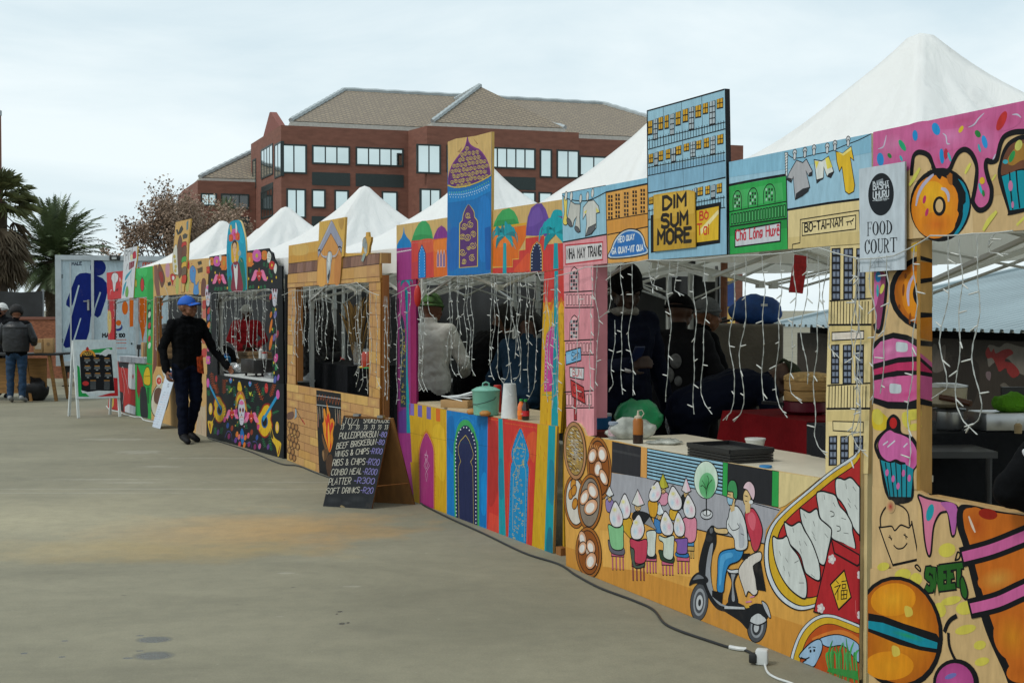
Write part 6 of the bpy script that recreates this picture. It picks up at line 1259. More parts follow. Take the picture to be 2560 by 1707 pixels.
a.P('cda92c', '62,800 130,790 180,680 188,700 140,860 105,985', 1).P(DK, '140,790 175,730 176,840 150,850', 1).P('8a2a1c', '85,830 105,850 100,960', 1)
a.P('cda92c', '1000,840 1012,850 1060,1030 1155,1110 1160,1180 1120,1330 1085,1180 1030,1085 1000,940', 1).P(DK, '1010,900 1040,1000 1040,1060 1015,1020', 1).P('8a2a1c', '1150,1150 1130,1270 1110,1290', 1)
a.P('a86a34', '475,600 480,460 520,350 575,345 620,440 655,640 640,660 600,520 555,470 520,500 500,590', 1).P('cda92c', '488,590 500,460 540,390 590,430 640,640 600,560 555,440 520,480', 1).P('cda92c', '512,330 515,230 535,195 555,225 575,330', 1)
skull(a, 570, 660, 50, 180); heart(a, 425, 690, 105); heart(a, 715, 740, 120)
for q in (((115, 60), (150, 300)), ((215, 390), (180, 250)), ((300, 390), (310, 180)), ((890, 490), (790, 240)), ((1000, 430), (1060, 250))): a.spray('a8481c', 9, *q[0], *q[1], n=7, l=28)
for x, y in ((405, 190), (695, 240)): a.P('3f7fb0', [(x - 22, y - 30), (x + 22, y - 25), (x + 12, y + 30), (x - 10, y + 30)], 1); a.P('c870a8', [(x, y - 50), (x + 12, y - 10), (x - 10, y - 10)])
a.E(RD, 942, 300, 26, 75).S('d8a0a0', 5, '930,280 955,300').E(RD, 190, 160, 16, 50)
for x, y in ((408, 320), (700, 378)): a.P('a9b83c', [(x - 22, y - 25), (x, y - 10), (x + 22, y - 25), (x, y + 40)], 1)
for q in ((380, 260, 400, 330), (450, 260, 470, 420), (640, 280, 650, 450), (770, 330, 730, 500), (345, 250, 380, 380), (900, 280, 890, 400), (310, 560, 330, 760), (820, 560, 805, 720), (1130, 640, 1040, 680), (540, 780, 500, 870), (620, 780, 640, 900), (280, 880, 260, 980), (880, 1040, 920, 1180), (985, 940, 1000, 1140), (1020, 1240, 1000, 1120), (180, 880, 175, 980), (470, 480, 490, 560), (640, 540, 690, 600), (80, 420, 75, 340)): a.spray(GR, 7, *q, n=5, l=22)
a.P('2268a8', '552,960 575,900 600,960 610,1060 580,1150 555,1060', 1).E('b0507a', 578, 1030, 14, 30)
for x, y, c in ((490, 650, 'b0407a'), (632, 700, 'b0407a'), (316, 770, 'b0407a'), (820, 880, 'b0407a'), (360, 860, '2a4a8a'), (425, 900, '8a3a2a'), (220, 960, '5a3a78'), (500, 990, 'c8722c'), (530, 1030, 'c86a6a'), (625, 1040, 'c8722c'), (670, 1010, 'c8506a'), (720, 960, '8a3a2a'), (970, 1180, '5a3a78'), (800, 1040, '2a4a8a'), (380, 1020, '7a2a5a'), (480, 1080, '6a3a8a'), (680, 1140, '7a2a5a'), (770, 1180, '7a2a5a'), (540, 1140, 'c04a4a'), (610, 1150, 'c8722c'), (840, 1170, 'b05a8a')): a.E(c, x, y, 20, 45, 8, n=10)
for s_ in ('320,1040 360,950 410,970 430,1090', '450,1090 500,1050 550,1120', '740,1100 790,1110 830,1220', '640,1130 700,1110 720,1190'): a.S('4f4a88', 12, s_)
for i in range(24): a.E(random.choice([YL, 'c87a9a', '3f7fb0', 'c8722c']), random.uniform(340, 880), 150 + random.uniform(0, 800), 6, 14, n=7)
a.build('counter_board', st)
# ---------------------------------------------------------------- grill stall
PB = Plane((378, 1047.7), (517, 1091))
st = stall(PB, 1.4, 'tan plywood stall front painted with kebab skewers and a burger, behind the man')
B1 = (250, 540, 6.0); B2 = (250, 801, 6.0)
TAN = 'c29c62'
a = Art(PB).t(*B1).board('806,735 1100,700 1310,662 1640,628 1605,1190 1285,1170 855,1200 800,1210', face=TAN, edge='a8803c')
a.P('7a5348', '812,745 860,740 880,900 905,1190 850,1195 815,1000').P('6a4438', '880,730 910,740 960,860 975,960 955,1030 925,1070 890,960 870,830', 1, ow=8).P('8a2a24', '885,860 930,840 950,960 920,990', 1)
a.S('b9b0a0', 22, '968,1040 1000,1120 1022,1190', sm=0)
a.P(RD, '1055,890 1085,865 1125,880 1135,930 1105,970 1092,1050 1078,1000 1062,960', 1, ow=5).E('c9c9c4', 1098, 930, 20, 30)
a.P('4f86bc', '1350,800 1385,745 1420,770 1440,830 1430,940 1440,1040 1480,980 1475,1060 1480,1170 1400,1165 1410,1020 1370,990 1350,920', 1, ow=7)
a.P('3a3a34', '1460,690 1520,670 1530,720 1480,740').P('5a4a34', '1460,790 1540,760 1540,840 1470,860').E(RD, 1328, 740, 16, 60).P('6a4438', '1520,1000 1550,930 1590,980 1580,1180 1520,1190', 1).P('2a2a26', '1015,1000 1060,980 1070,1040 1020,1050')
for i in range(26): a.E(random.choice(['a83a34', 'b0403a', '6a8a3a', 'a85a8a']), 1000 + random.random() * 600, 690 + random.random() * 440, 5, 12, n=7)
a.P('a5aa60', '1140,950 1180,940 1175,1150 1140,1150', 1).P('a5aa60', '1290,900 1335,890 1330,1100 1290,1120', 1).P('b88a9a', '985,740 1040,720 1040,900 990,900', 1)
a.build('header_board', st)
a = Art(PB, 0.012).t(*B1).board('1148,95 1376,42 1345,300 1326,660 1300,900 1268,1140 1215,1142 1196,900 1175,885 1130,880 1102,860 1096,700 1100,600 1118,480', thick=0.02, edge='c29c50', face='c69f5e')
a.P('3a3a34', '1150,210 1180,200 1190,250 1215,180 1240,140 1265,200 1230,260 1180,290').P('4a4a44', '1250,290 1290,260 1330,280 1320,330 1260,350').P('5f7a84', '1310,100 1340,60 1335,200 1310,220')
a.P('c9c9bc', '1118,500 1160,430 1180,600 1188,860 1160,880 1120,850 1102,700', 1, ow=6)
for x, y in ((1130, 610), (1140, 680), (1150, 760), (1145, 820)): a.E('b0a050', x, y, 18, 30, n=10)
a.P('63483c', '1178,420 1215,290 1248,380 1245,600 1235,860 1200,930 1185,800 1175,600', 1, ow=7)
for y0, y1, c in ((400, 470, 'b5342e'), (470, 630, '6a4638'), (620, 700, '4a9a4a'), (700, 780, 'c9a03c'), (780, 900, '6a5a48'), (900, 1000, 'b8402e')): a.P(c, [(1252, y0), (1310, y0 - 10), (1300, y1), (1240, y1)], 1, ow=6)
a.S('b0aca0', 14, '1235,1000 1235,1130', sm=0)
a.build('tower_board', st)
a = Art(PB, -0.003).t(*B1).board('800,1205 852,1202 848,2240 850,3120 770,3046', face='70483e', edge=TAN); a.P(TAN, '800,1205 815,1205 790,2400 780,2400').P(TAN, '785,2400 850,2240 850,3120 770,3046'); a.build('side_board', st)
a = Art(PB, -0.003).t(*B1).board('1520,1188 1606,1190 1606,3300 1530,3270', face=TAN, edge='a8803c')
for y, c in ((1280, 'a84038'), (1420, 'b86a5a'), (1600, '6a8a4a'), (1800, 'a05a3a'), (2000, 'b0403a')): a.P(c, [(1530, y), (1590, y - 10), (1590, y + 100), (1530, y + 110)], 1)
a.build('side_board', st)
uL = PB.uv(392, 900)[0]; timber('jamb_board', st, PB, uL, 0.75, 1.78, -0.01, -0.07, 0.02, WOODB)
a = Art(PB, 0.004).t(*B2).board('845,690 1000,700 1560,760 1610,770 1600,1745 770,1480 780,1000', face='c09a62', edge=TAN)
a.E(BLK, 905, 1190, 135, 270, 10).E('c2beac', 905, 1190, 125, 258, 10).E('b08a58', 905, 1190, 100, 215, 10, c2='c2beac').P('63483c', '820,1070 870,1010 930,1040 940,1180 880,1250 820,1210', 1, ow=5).E('c5c2b4', 890, 900, 46, 90, ow=5).E('b84038', 890, 905, 36, 52).E('d08a7a', 895, 900, 14, 20)
a.P('c6c3b6', '930,700 1000,702 1000,820 960,830', 1, ow=5).P('b5a288', '1480,1250 1560,1300 1590,1250 1600,1740 1440,1690', 0)
for i in range(7): a.S(['a8402e', BLK, 'b98a4a'][i % 3], 7, [(1440 + i * 22, 1660 + i * 8), (1475 + i * 16, 1360 + i * 22)], sm=0)
a.build('counter_board', st)
# ---------------------------------------------------------------- pizza stall
PZ = Plane((270, 1020.5), (376, 1047.2))
st = stall(PZ, 1.2, 'farthest stall front painted red, white and green with a chef hat and tomato')
a = Art(PZ).t(*B1).board('98,852 355,820 352,1236 112,1252', face='b52f34', edge='8a2a2a')
a.P('c4c4c6', '175,900 195,860 230,850 265,870 275,920 262,980 240,1010 225,1120 205,1130 195,1060 188,990 172,950', 1, ow=9).S(BLK, 6, '215,880 222,950 215,1010').S(BLK, 5, '240,880 236,960')
a.P('6a1a20', '235,1110 275,1080 260,1130', 1).S('c9a03c', 18, '330,960 312,1020 325,1060').S('d8b0b0', 10, '150,1180 160,1120 180,1110').P('d0a0a8', '290,950 300,920 312,960 300,990', 1)
a.build('header_board', st)
a = Art(PZ, 0.012).t(*B1).board('380,500 572,450 566,640 540,790 512,1225 330,1240 345,1050 362,740', thick=0.02, edge='c9a24a', face='c3c7cb')
for s_ in ('395,520 400,680', '395,520 420,530 415,590 400,590', '430,520 440,660', '440,540 465,520 470,640', '480,510 485,650', '500,470 502,640'): a.S('26282c', 13, s_, sm=0)
a.P('b02a40', '505,560 545,530 552,620 510,640', 1, ow=7).S('8a9a3a', 12, '490,540 495,650').P('c8c6a4', '470,590 500,580 500,660 475,660', 1)
a.P('7a1f34', '450,700 530,670 520,760 450,810').S('c3c7cb', 7, '470,690 468,790').S('c3c7cb', 7, '500,690 492,770').S('2a2c30', 9, '400,820 430,720 440,800')
a.P('2f8ea4', '400,900 470,820 495,800 440,900 390,970', 1).P('2f8ea4', '350,1150 370,1040 410,980 390,1080 358,1200', 1).S('2f8ea4', 16, '480,840 475,950 485,1060', taper=.5).P('6a9a4a', '395,1120 420,1050 440,1130 425,1210 395,1200', 1, ow=5)
a.build('tower_board', st)
a = Art(PZ).t(*B1).board('528,792 790,748 802,1250 700,1250 702,1212 506,1226', face='2fa04c', edge='c9a24a')
a.P('3cb05c', '560,800 700,780 690,900 600,900', 1).P('268f40', '720,1000 795,950 800,1240 720,1230', 1)
a.E(BLK, 634, 1030, 32, 105).E('b5302c', 634, 1030, 25, 96).S('2a6a8a', 8, '632,930 628,870').S('1f6a34', 10, '615,900 634,925 655,895').E(BLK, 540, 1010, 14, 70).E('b9a83c', 540, 1010, 9, 58).S('9ad0a4', 8, '665,1040 690,1100')
a.build('header_board', st)
a = Art(PZ, -0.003).t(*B1).board('112,1248 215,1242 212,2900 130,2880', face='a8262c', edge='8a2a2a'); a.P('b5a060', '112,1450 160,1450 165,1700 120,1750', 1).P('5a4048', '112,1260 140,1270 140,1400 112,1400'); a.build('side_board', st)
a = Art(PZ, -0.003).t(*B1).board('698,1248 802,1248 790,2000 768,3050 720,3030 700,2300', face='2f9048', edge='b08a48')
a.P('2a3430', '712,1300 760,1300 765,1700 710,1700')
for y, c in ((1360, '4aa05a'), (1480, 'b0c0b0'), (1600, '2a6a3a'), (1640, 'b03a34'), (1750, '7ab08a'), (1840, 'b02a34'), (1940, 'c0c8c0')): a.E(c, 738, y, 20, 50, 10, n=9)
a.build('side_board', st)
a = Art(PZ, 0.004).t(*B2).board('200,600 275,620 700,640 790,660 775,1490 480,1400 120,1310', face='a9302e', edge='8a2a2a')
a.P('2a2c30', '275,620 430,635 430,720 290,700').P('26282c', '300,1060 350,1080 360,1370 300,1340').S(BLK, 14, '330,1340 350,1000 340,760').S('c4c8ca', 8, '345,1250 370,1000 330,760 350,700 400,900 440,1100', sm=1)
a.P('c3c6ca', '438,630 520,635 530,760 550,1010 500,1035 440,1010 425,900', 1, ow=8).P('b02a34', '500,790 512,840 500,890 488,840')
a.P('c3c6ca', '375,1290 430,1250 540,1290 535,1420 375,1370', 0, ow=6).P('2f9a48', '530,640 790,660 775,1490 540,1420').P('8a2428', '560,650 640,860 660,990 620,1000 590,1180 560,1060', 0, ow=7).P('2a2c30', '610,1060 680,990 715,1200 720,1460 620,1430', 1)
a.P('c9a92c', '660,830 690,720 730,700 755,780 755,960 670,950', 1, ow=10).S(BLK, 6, '670,840 755,830', sm=0).P('1f6a34', '710,1000 750,1000 740,1240 715,1240').P('b5a04c', '190,1180 210,1150 205,1280 170,1300', 1)
a.build('counter_board', st)
# ================================================================ white gazebo tents
def canvas():
    m = bpy.data.materials.new('white_canvas'); m.use_nodes = True; t = m.node_tree; k = t.links.new; out = t.nodes['Material Output']; b = t.nodes['Principled BSDF']
    b.inputs['Base Color'].default_value = (0.87, 0.88, 0.87, 1); b.inputs['Roughness'].default_value = 0.7
    tcn = t.nodes.new('ShaderNodeTexCoord'); n1_ = t.nodes.new('ShaderNodeTexNoise'); n1_.inputs['Scale'].default_value = 3.0; n1_.inputs['Detail'].default_value = 6; n1_.inputs['Distortion'].default_value = 1.2
    mp_ = t.nodes.new('ShaderNodeMapping'); mp_.inputs['Scale'].default_value = (1.5, 1.5, 0.5); k(tcn.outputs['Object'], mp_.inputs[0]); k(mp_.outputs[0], n1_.inputs[0])
    bp_ = t.nodes.new('ShaderNodeBump'); bp_.inputs['Strength'].default_value = 0.3; bp_.inputs['Distance'].default_value = 0.06; k(n1_.outputs[0], bp_.inputs['Height'])
    tr_ = t.nodes.new('ShaderNodeBsdfTranslucent'); tr_.inputs['Color'].default_value = (0.82, 0.80, 0.70, 1); mx_ = t.nodes.new('ShaderNodeMixShader'); mx_.inputs[0].default_value = 0.28
    k(bp_.outputs[0], b.inputs['Normal']); k(bp_.outputs[0], tr_.inputs['Normal']); k(b.outputs[0], mx_.inputs[1]); k(tr_.outputs[0], mx_.inputs[2]); k(mx_.outputs[0], out.inputs['Surface'])
    return m
CANV = canvas(); STEEL = mat('white_tent_pole', (0.55, 0.57, 0.55), 0.45, var=0.05); BLKP = mat('black_plastic', (0.012, 0.012, 0.013), 0.5)
def corner(px, py): p = G(px, py); return Vector((p.x, p.y, 0))
CN = [Vector((2.72, 2.86, 0)), Vector((1.60, 5.48, 0)), corner(1378, 1376), corner(948, 1218), corner(697, 1141), corner(519, 1092), corner(379, 1046), corner(268, 1020)]
PEAK = [3.2, 3.28, 3.24, 3.21, 3.18, 3.11, 3.08]
LBL = ['white gazebo tent over the sweets stall, nearest the camera', 'white gazebo tent over the dumpling stall with the tallest looking peak', 'white gazebo tent over the stall of domes and palms', 'white gazebo tent over the stone block smokehouse stall', 'white gazebo tent over the black skull stall', 'white gazebo tent over the tan grill stall', 'farthest white gazebo tent, over the pizza stall']
def tent(FR, FL, hz, label, idx):
    d = (FL - FR).normalized(); nb = Vector((d.y, -d.x, 0)); nb = nb if nb.y > 0 or nb.x > 0 else -nb
    W_ = (FL - FR).length - 0.05; o = FR + d * 0.025 + nb * (0.07 + (0, .05, .3, .25, .05, 0, 0)[idx]); DP = 2.95; EV = 2.17; t_ = thing('gazebo_tent', o + d * W_ / 2 + nb * DP / 2, label, 'tent', 'white gazebo tents')
    def P_(s, t, z): return o + d * (W_ * s) + nb * (DP * t) + Vector((0, 0, z))
    b = MB(); n = 60; vs = []; fs = []; rs = random.Random(idx)
    for i in range(n + 1):
        for j in range(n + 1):
            s, t = i / n, j / n; a_ = max(abs(2 * s - 1), abs(2 * t - 1)); e = min(abs(2 * s - 1), abs(2 * t - 1)); q = e / a_ if a_ > 0 else 1
            hf = lambda q_: .54 * (1 - q_) ** 1.2 + .46 * (1 - q_) ** 2.9; h = hf(a_) if a_ > .025 else hf(.025)
            sag = 0.085 * math.sin(math.pi * min(1, a_)) * (1 - q ** 2)
            wr = noise.noise(Vector((s * 9, t * 9, idx * 3.1))) * 0.018 + noise.noise(Vector((math.atan2(2 * t - 1, 2 * s - 1) * 11, a_ * 1.6, idx))) * 0.085 * (1.1 - a_) * (a_ * (1 - a_) * 4)
            vs.append(P_(s, t, EV + (hz - EV) * h - sag + (wr if 0 < a_ < 1 else 0)))
    for i in range(n):
        for j in range(n):
            q = i * (n + 1) + j; A4 = (q, q + 1, q + n + 2, q + n + 1)
            fs += [(A4[0], A4[1], A4[2]), (A4[0], A4[2], A4[3])] if (i < n / 2) == (j < n / 2) else [(A4[0], A4[1], A4[3]), (A4[1], A4[2], A4[3])]
    b.add(vs, fs); b.build('canopy', CANV, t_, smooth=True)
    b = MB()
    per = [P_(i / 20, 0, 0) for i in range(20)] + [P_(1, i / 20, 0) for i in range(20)] + [P_(1 - i / 20, 1, 0) for i in range(20)] + [P_(0, 1 - i / 20, 0) for i in range(20)]
    cen = P_(.5, .5, 0); vs = []; fs = []; m = len(per)
    for k, p in enumerate(per):
        out = (p - cen).normalized()
        for j in range(4): w_ = noise.noise(Vector((p.x * 3, p.y * 3, j))) * .02; vs.append(p + out * (0.012 + 0.02 * j / 3 + w_ * j / 3) + Vector((0, 0, EV + .005 - .235 * j / 3 + (noise.noise(p * 2) * .012 if j == 3 else 0))))
    for k in range(m):
        for j in range(3): q = k * 4 + j; r = ((k + 1) % m) * 4 + j; fs.append((q, r, r + 1, q + 1))
    b.add(vs, fs); b.build('valance', CANV, t_, smooth=True)
    iu, iv = .028 / W_ * 1.4, .028 / DP * 1.4; cs = [(iu, iv), (1 - iu, iv), (1 - iu, 1 - iv), (iu, 1 - iv)]; ang = math.atan2(d.y, d.x)
    for s, t in cs:
        b = MB(); p = P_(s, t, 0); b.box(p + Vector((0, 0, 1.07)), (.042, .042, 2.1), rot=ang); b.box(p + Vector((0, 0, .006)), (.09, .09, .012), rot=ang); lg = b.build('leg', STEEL, t_)
        b = MB(); b.box(p + Vector((0, 0, 2.06)), (.07, .07, .09), rot=ang, bev=.01); b.build('corner_bracket', BLKP if (s > .5) == (t > .5) else STEEL, lg)
        b = MB(); b.box(p + Vector((0, 0, 1.66)), (.062, .062, .10), rot=ang, bev=.008); b.build('slider', STEEL, lg)
    for k in range(4):
        A_, B_ = cs[k], cs[(k + 1) % 4]; b = MB(); pa, pb = P_(*A_, 0), P_(*B_, 0); mid = (pa + pb) / 2
        hi, lo = Vector((0, 0, 2.06)), Vector((0, 0, 1.70)); mh = Vector((0, 0, 2.10)); ml = Vector((0, 0, 1.78)); of = (cen - mid).normalized() * .012
        b.bar(pa + hi + of, mid + ml + of, .026, .016); b.bar(pa + lo - of, mid + mh - of, .026, .016); b.bar(mid + mh - of, pb + lo - of, .026, .016); b.bar(mid + ml + of, pb + hi + of, .026, .016)
        b.box(mid + mh, (.05, .05, .05), rot=ang); b.box(mid + ml, (.05, .05, .05), rot=ang); b.build('truss', STEEL, t_)
    b = MB(); pk = P_(.5, .5, 0); b.cyl(pk + Vector((0, 0, 1.95)), pk + Vector((0, 0, hz - .12)), .022, n=10); b.build('peak_pole', STEEL, t_)
    b = MB()
    for k in range(4): A_, B_ = cs[k], cs[(k + 1) % 4]; mid = (P_(*A_, 2.0) + P_(*B_, 2.0)) / 2; b.bar(mid, pk + Vector((0, 0, 2.15)), .026, .016)
    b.build('roof_strut', STEEL, t_)
    return t_
for i in range(7): tent(CN[i], CN[i + 1], PEAK[i], LBL[i], i)
# ================================================================ icicle lights
WIRE = mat('white_light_cord', (0.40, 0.42, 0.40), 0.5, var=0.05); BULB = mat('clear_white_bulb', (0.48, 0.49, 0.46), 0.25, var=0.05)
bl = MB(); bl.tube([(0, 0, 0), (0, 0, .010), (0, 0, .034), (0, 0, .039)], [.0034, .0034, .0028, .0014], 6); BM_ = None
def lights(pl, main, strands, label, dep=0.05, wr=0.0021):
    """main: pixel path of the carrying wire, strands: (x top, y top, y bottom) in pixels, hung on plane pl"""
    global BM_
    rs = random.Random(len(label)); p0 = pl.hit(*main[0]); t_ = thing('icicle_lights', Vector((p0.x, p0.y, 0)), label, 'string lights', 'icicle lights hung along the stalls')
    cen = pl.n * dep; b = MB()
    path = []
    for i in range(len(main) - 1):
        a_, c_ = pl.hit(*main[i]) + cen, pl.hit(*main[i + 1]) + cen; L_ = (c_ - a_).length
        for k in range(8): f = k / 8; path.append(a_.lerp(c_, f) + Vector((0, 0, -.014 * L_ * math.sin(math.pi * f))))
    path.append(pl.hit(*main[-1]) + cen); b.tube(path, wr * 1.3, 6); b.build('carrier_cord', WIRE, t_)
    strands = list(strands) + [(q_[0] + rs.choice((-1, 1)) * rs.uniform(5, 13) * 9 / max(6, pl.A.y), q_[1], q_[1] + (q_[2] - q_[1]) * rs.uniform(.55, 1.0)) + tuple(q_[3:]) for q_ in strands if q_[2] - q_[1] > 120 and rs.random() < .55 and pl in (PS, PK, PM)]
    for q in strands:
        x, y0, y1 = q[:3]; dd = q[3] if len(q) > 3 else dep; top = pl.hit(x, y0) + pl.n * dd; bot = pl.hit(x, y1) + pl.n * dd; L_ = top.z - bot.z; n = max(6, int(L_ / .055)); ph = rs.random() * 6; am = .028
        pts = []; sx = rs.uniform(-.03, .03); hook = rs.random() < .6
        for i in range(n + 1):
            f = i / n; o_ = am * (math.sin(f * L_ * 9 + ph) * .6 + math.sin(f * L_ * 21 + ph * 2) * .45) * min(1, f * 4) + sx * f
            if hook and f > .9: o_ += (f - .9) * .9 * (1 if ph > 3 else -1)
            pts.append(top + pl.U * o_ + pl.n * (am * .4 * math.sin(f * L_ * 13 + ph * 1.7) * f) + Vector((0, 0, -L_ * f + (.25 * (f - .9) * L_ if hook and f > .9 else 0))))
        # two twisted cores
        b = MB()
        for sg in (0, math.pi):
            fine = []; m = len(pts) * 4
            for i in range(m):
                f = i / (m - 1) * (len(pts) - 1); j = min(len(pts) - 2, int(f)); p = pts[j].lerp(pts[j + 1], f - j); a_ = i * .9 + sg
                fine.append(p + (pl.U * math.cos(a_) + pl.n * math.sin(a_)) * wr * .62)
            b.tube(fine, wr * .72, 4, cap=False)
        s_ = b.build('strand', WIRE, t_)
        nb = max(3, int(L_ / .105))
        for i in range(nb):
            f = (i + .7) / nb * (len(pts) - 1); j = min(len(pts) - 2, int(f)); p = pts[j].lerp(pts[j + 1], f - j)
            if BM_ is None: o = bl.build('bulb', BULB, None, smooth=True, base=(0, 0, 0)); BM_ = o.data; link_first = o; o.parent = s_
            else: o = bpy.data.objects.new('bulb', BM_); scn.collection.objects.link(o); o.parent = s_
            dr_ = (pl.U * rs.choice((-1, 1)) * rs.uniform(.7, 1) + pl.n * rs.uniform(-.5, .6) + Vector((0, 0, rs.uniform(-.9, .5)))).normalized()
            o.rotation_euler = dr_.to_track_quat('Z', 'Y').to_euler(); o.location = p - wloc(s_)
    return t_
def st6(x0, y0, k, L_): return [(x0 + q[0] / k, q[1], q[2]) + tuple(q[3:]) for q in L_]
lights(PV, [(1409, 690), (1482, 668), (1640, 650), (1850, 640), (2070, 620), (2170, 646)], st6(1380, 0, 2.8683, [(335, 662, 1024), (378, 662, 970), (475, 658, 800), (505, 800, 985), (550, 655, 985), (630, 655, 988), (770, 652, 725), (820, 652, 730), (905, 650, 1005), (962, 648, 742), (1075, 690, 1035), (1160, 645, 1042), (1372, 642, 1064), (1452, 640, 1068), (1570, 640, 1000), (1702, 636, 1050), (1800, 636, 1015), (1896, 634, 960), (1975, 640, 1150), (240, 672, 1035), (88, 690, 1010), (2050, 640, 900), (2240, 645, 1110), (2272, 650, 1150)]), 'twisted white icicle lights across the dumpling stall opening')
lights(PD, [(2165, 648), (2260, 640), (2330, 605), (2352, 590), (2460, 585), (2560, 578)], [(2208, 645, 1010, .06), (2248, 640, 985, .06), (2318, 612, 1165, .06), (2381, 590, 1010, .02), (2408, 588, 1092, .02), (2452, 585, 1092, .02), (2176, 650, 1180, .06), (2500, 583, 640, .02)], 'thick white icicle lights beside the sweets post and opening')
lights(PM, [(992, 742), (1040, 715), (1130, 690), (1240, 684), (1360, 680), (1368, 700), (1406, 695)], st6(960, 0, 4.796, [(75, 740, 1000), (100, 742, 970), (212, 735, 1010), (275, 728, 960), (378, 716, 790), (500, 705, 985), (545, 700, 985), (620, 696, 800), (875, 692, 945), (975, 690, 950), (1055, 690, 935), (1135, 688, 945), (1360, 684, 955), (1430, 683, 965), (1550, 682, 965), (1590, 682, 1000), (1690, 681, 960), (1815, 680, 980), (1890, 680, 1010), (2050, 700, 1005), (2140, 695, 1030), (2100, 780, 1020)]), 'white icicle lights over the opening of the domes and palms stall')
lights(PS, [(716, 738), (742, 726), (840, 714), (905, 706), (935, 728), (962, 738)], st6(700, 0, 6.0, [(255, 728, 915), (340, 722, 870), (395, 720, 862), (450, 719, 866), (525, 717, 885), (610, 716, 890), (660, 716, 880), (715, 714, 865), (775, 714, 905), (870, 712, 908), (1020, 710, 908), (1100, 709, 905), (1225, 708, 945), (1290, 710, 985), (1390, 728, 985), (1440, 730, 975), (1530, 735, 975), (1650, 740, 990), (1690, 742, 1000)]), 'white icicle lights over the smokehouse opening and its right post')
lights(PK, [(521, 745), (545, 732), (600, 728), (680, 722), (705, 732)], st6(510, 0, 6.0, [(160, 738, 890), (245, 732, 880), (335, 730, 890), (390, 729, 905), (470, 728, 870), (535, 727, 900), (610, 727, 860), (690, 726, 885), (740, 725, 870), (790, 725, 905), (860, 724, 880), (940, 724, 925), (985, 728, 935), (1140, 740, 925)]), 'white icicle lights over the black skull stall opening')
lights(PB, [(384, 752), (400, 742), (480, 738), (520, 744)], st6(250, 0, 6.0, [(880, 745, 880), (940, 742, 875), (1090, 740, 830), (1150, 740, 800), (1210, 739, 780), (1530, 745, 830), (1590, 745, 860)]), 'white icicle lights over the grill stall behind the walking man')
lights(PZ, [(272, 750), (310, 748), (366, 744), (384, 752)], st6(250, 0, 6.0, [(180, 748, 860), (255, 748, 800), (300, 748, 790), (480, 746, 860), (560, 746, 880), (640, 746, 850), (720, 748, 900)]), 'white icicle lights over the farthest pizza stall')
# ================================================================ people
def capsule(b, p, q, r0, r1, n=12):
    p, q = Vector(p), Vector(q); d = q - p; L_ = d.length
    d = d / L_ if L_ > 1e-6 else Vector((0, 0, 1)); pts = []; rr = []
    for a_ in (-90, -60, -30, 0): pts.append(p + d * r0 * math.sin(R(a_)) * .999); rr.append(max(1e-4, r0 * math.cos(R(a_))))
    for a_ in (0, 30, 60, 90): pts.append(q + d * (r1 * math.sin(R(a_)) * .999 + 1e-4)); rr.append(max(1e-4, r1 * math.cos(R(a_))))
    # frames along the fixed axis
    x = d.orthogonal().normalized(); y = d.cross(x); vs = []; fs = []
    for i, c in enumerate(pts):
        for k in range(n): t = 2 * math.pi * k / n; vs.append(c + (x * math.cos(t) + y * math.sin(t)) * rr[i])
    for i in range(len(pts) - 1):
        for k in range(n): a_ = i * n + k; e = i * n + (k + 1) % n; fs.append((a_, e, e + n, a_ + n))
    fs.append(tuple(range(n - 1, -1, -1))); fs.append(tuple((len(pts) - 1) * n + k for k in range(n))); b.add(vs, fs)
SK = 'skin'; TP = 'top'; BT = 'bottom'; SH = 'shoe'
def skinmat(c): return mat('skin_' + c, paint(c, 0.7), 0.5, var=0.08, scale=9, spec=0.35)
def cloth(key, c, rough=0.85, var=0.2): return mat(key, c, rough, var=var, scale=5, bump=0.35, bscale=22, spec=0.08)
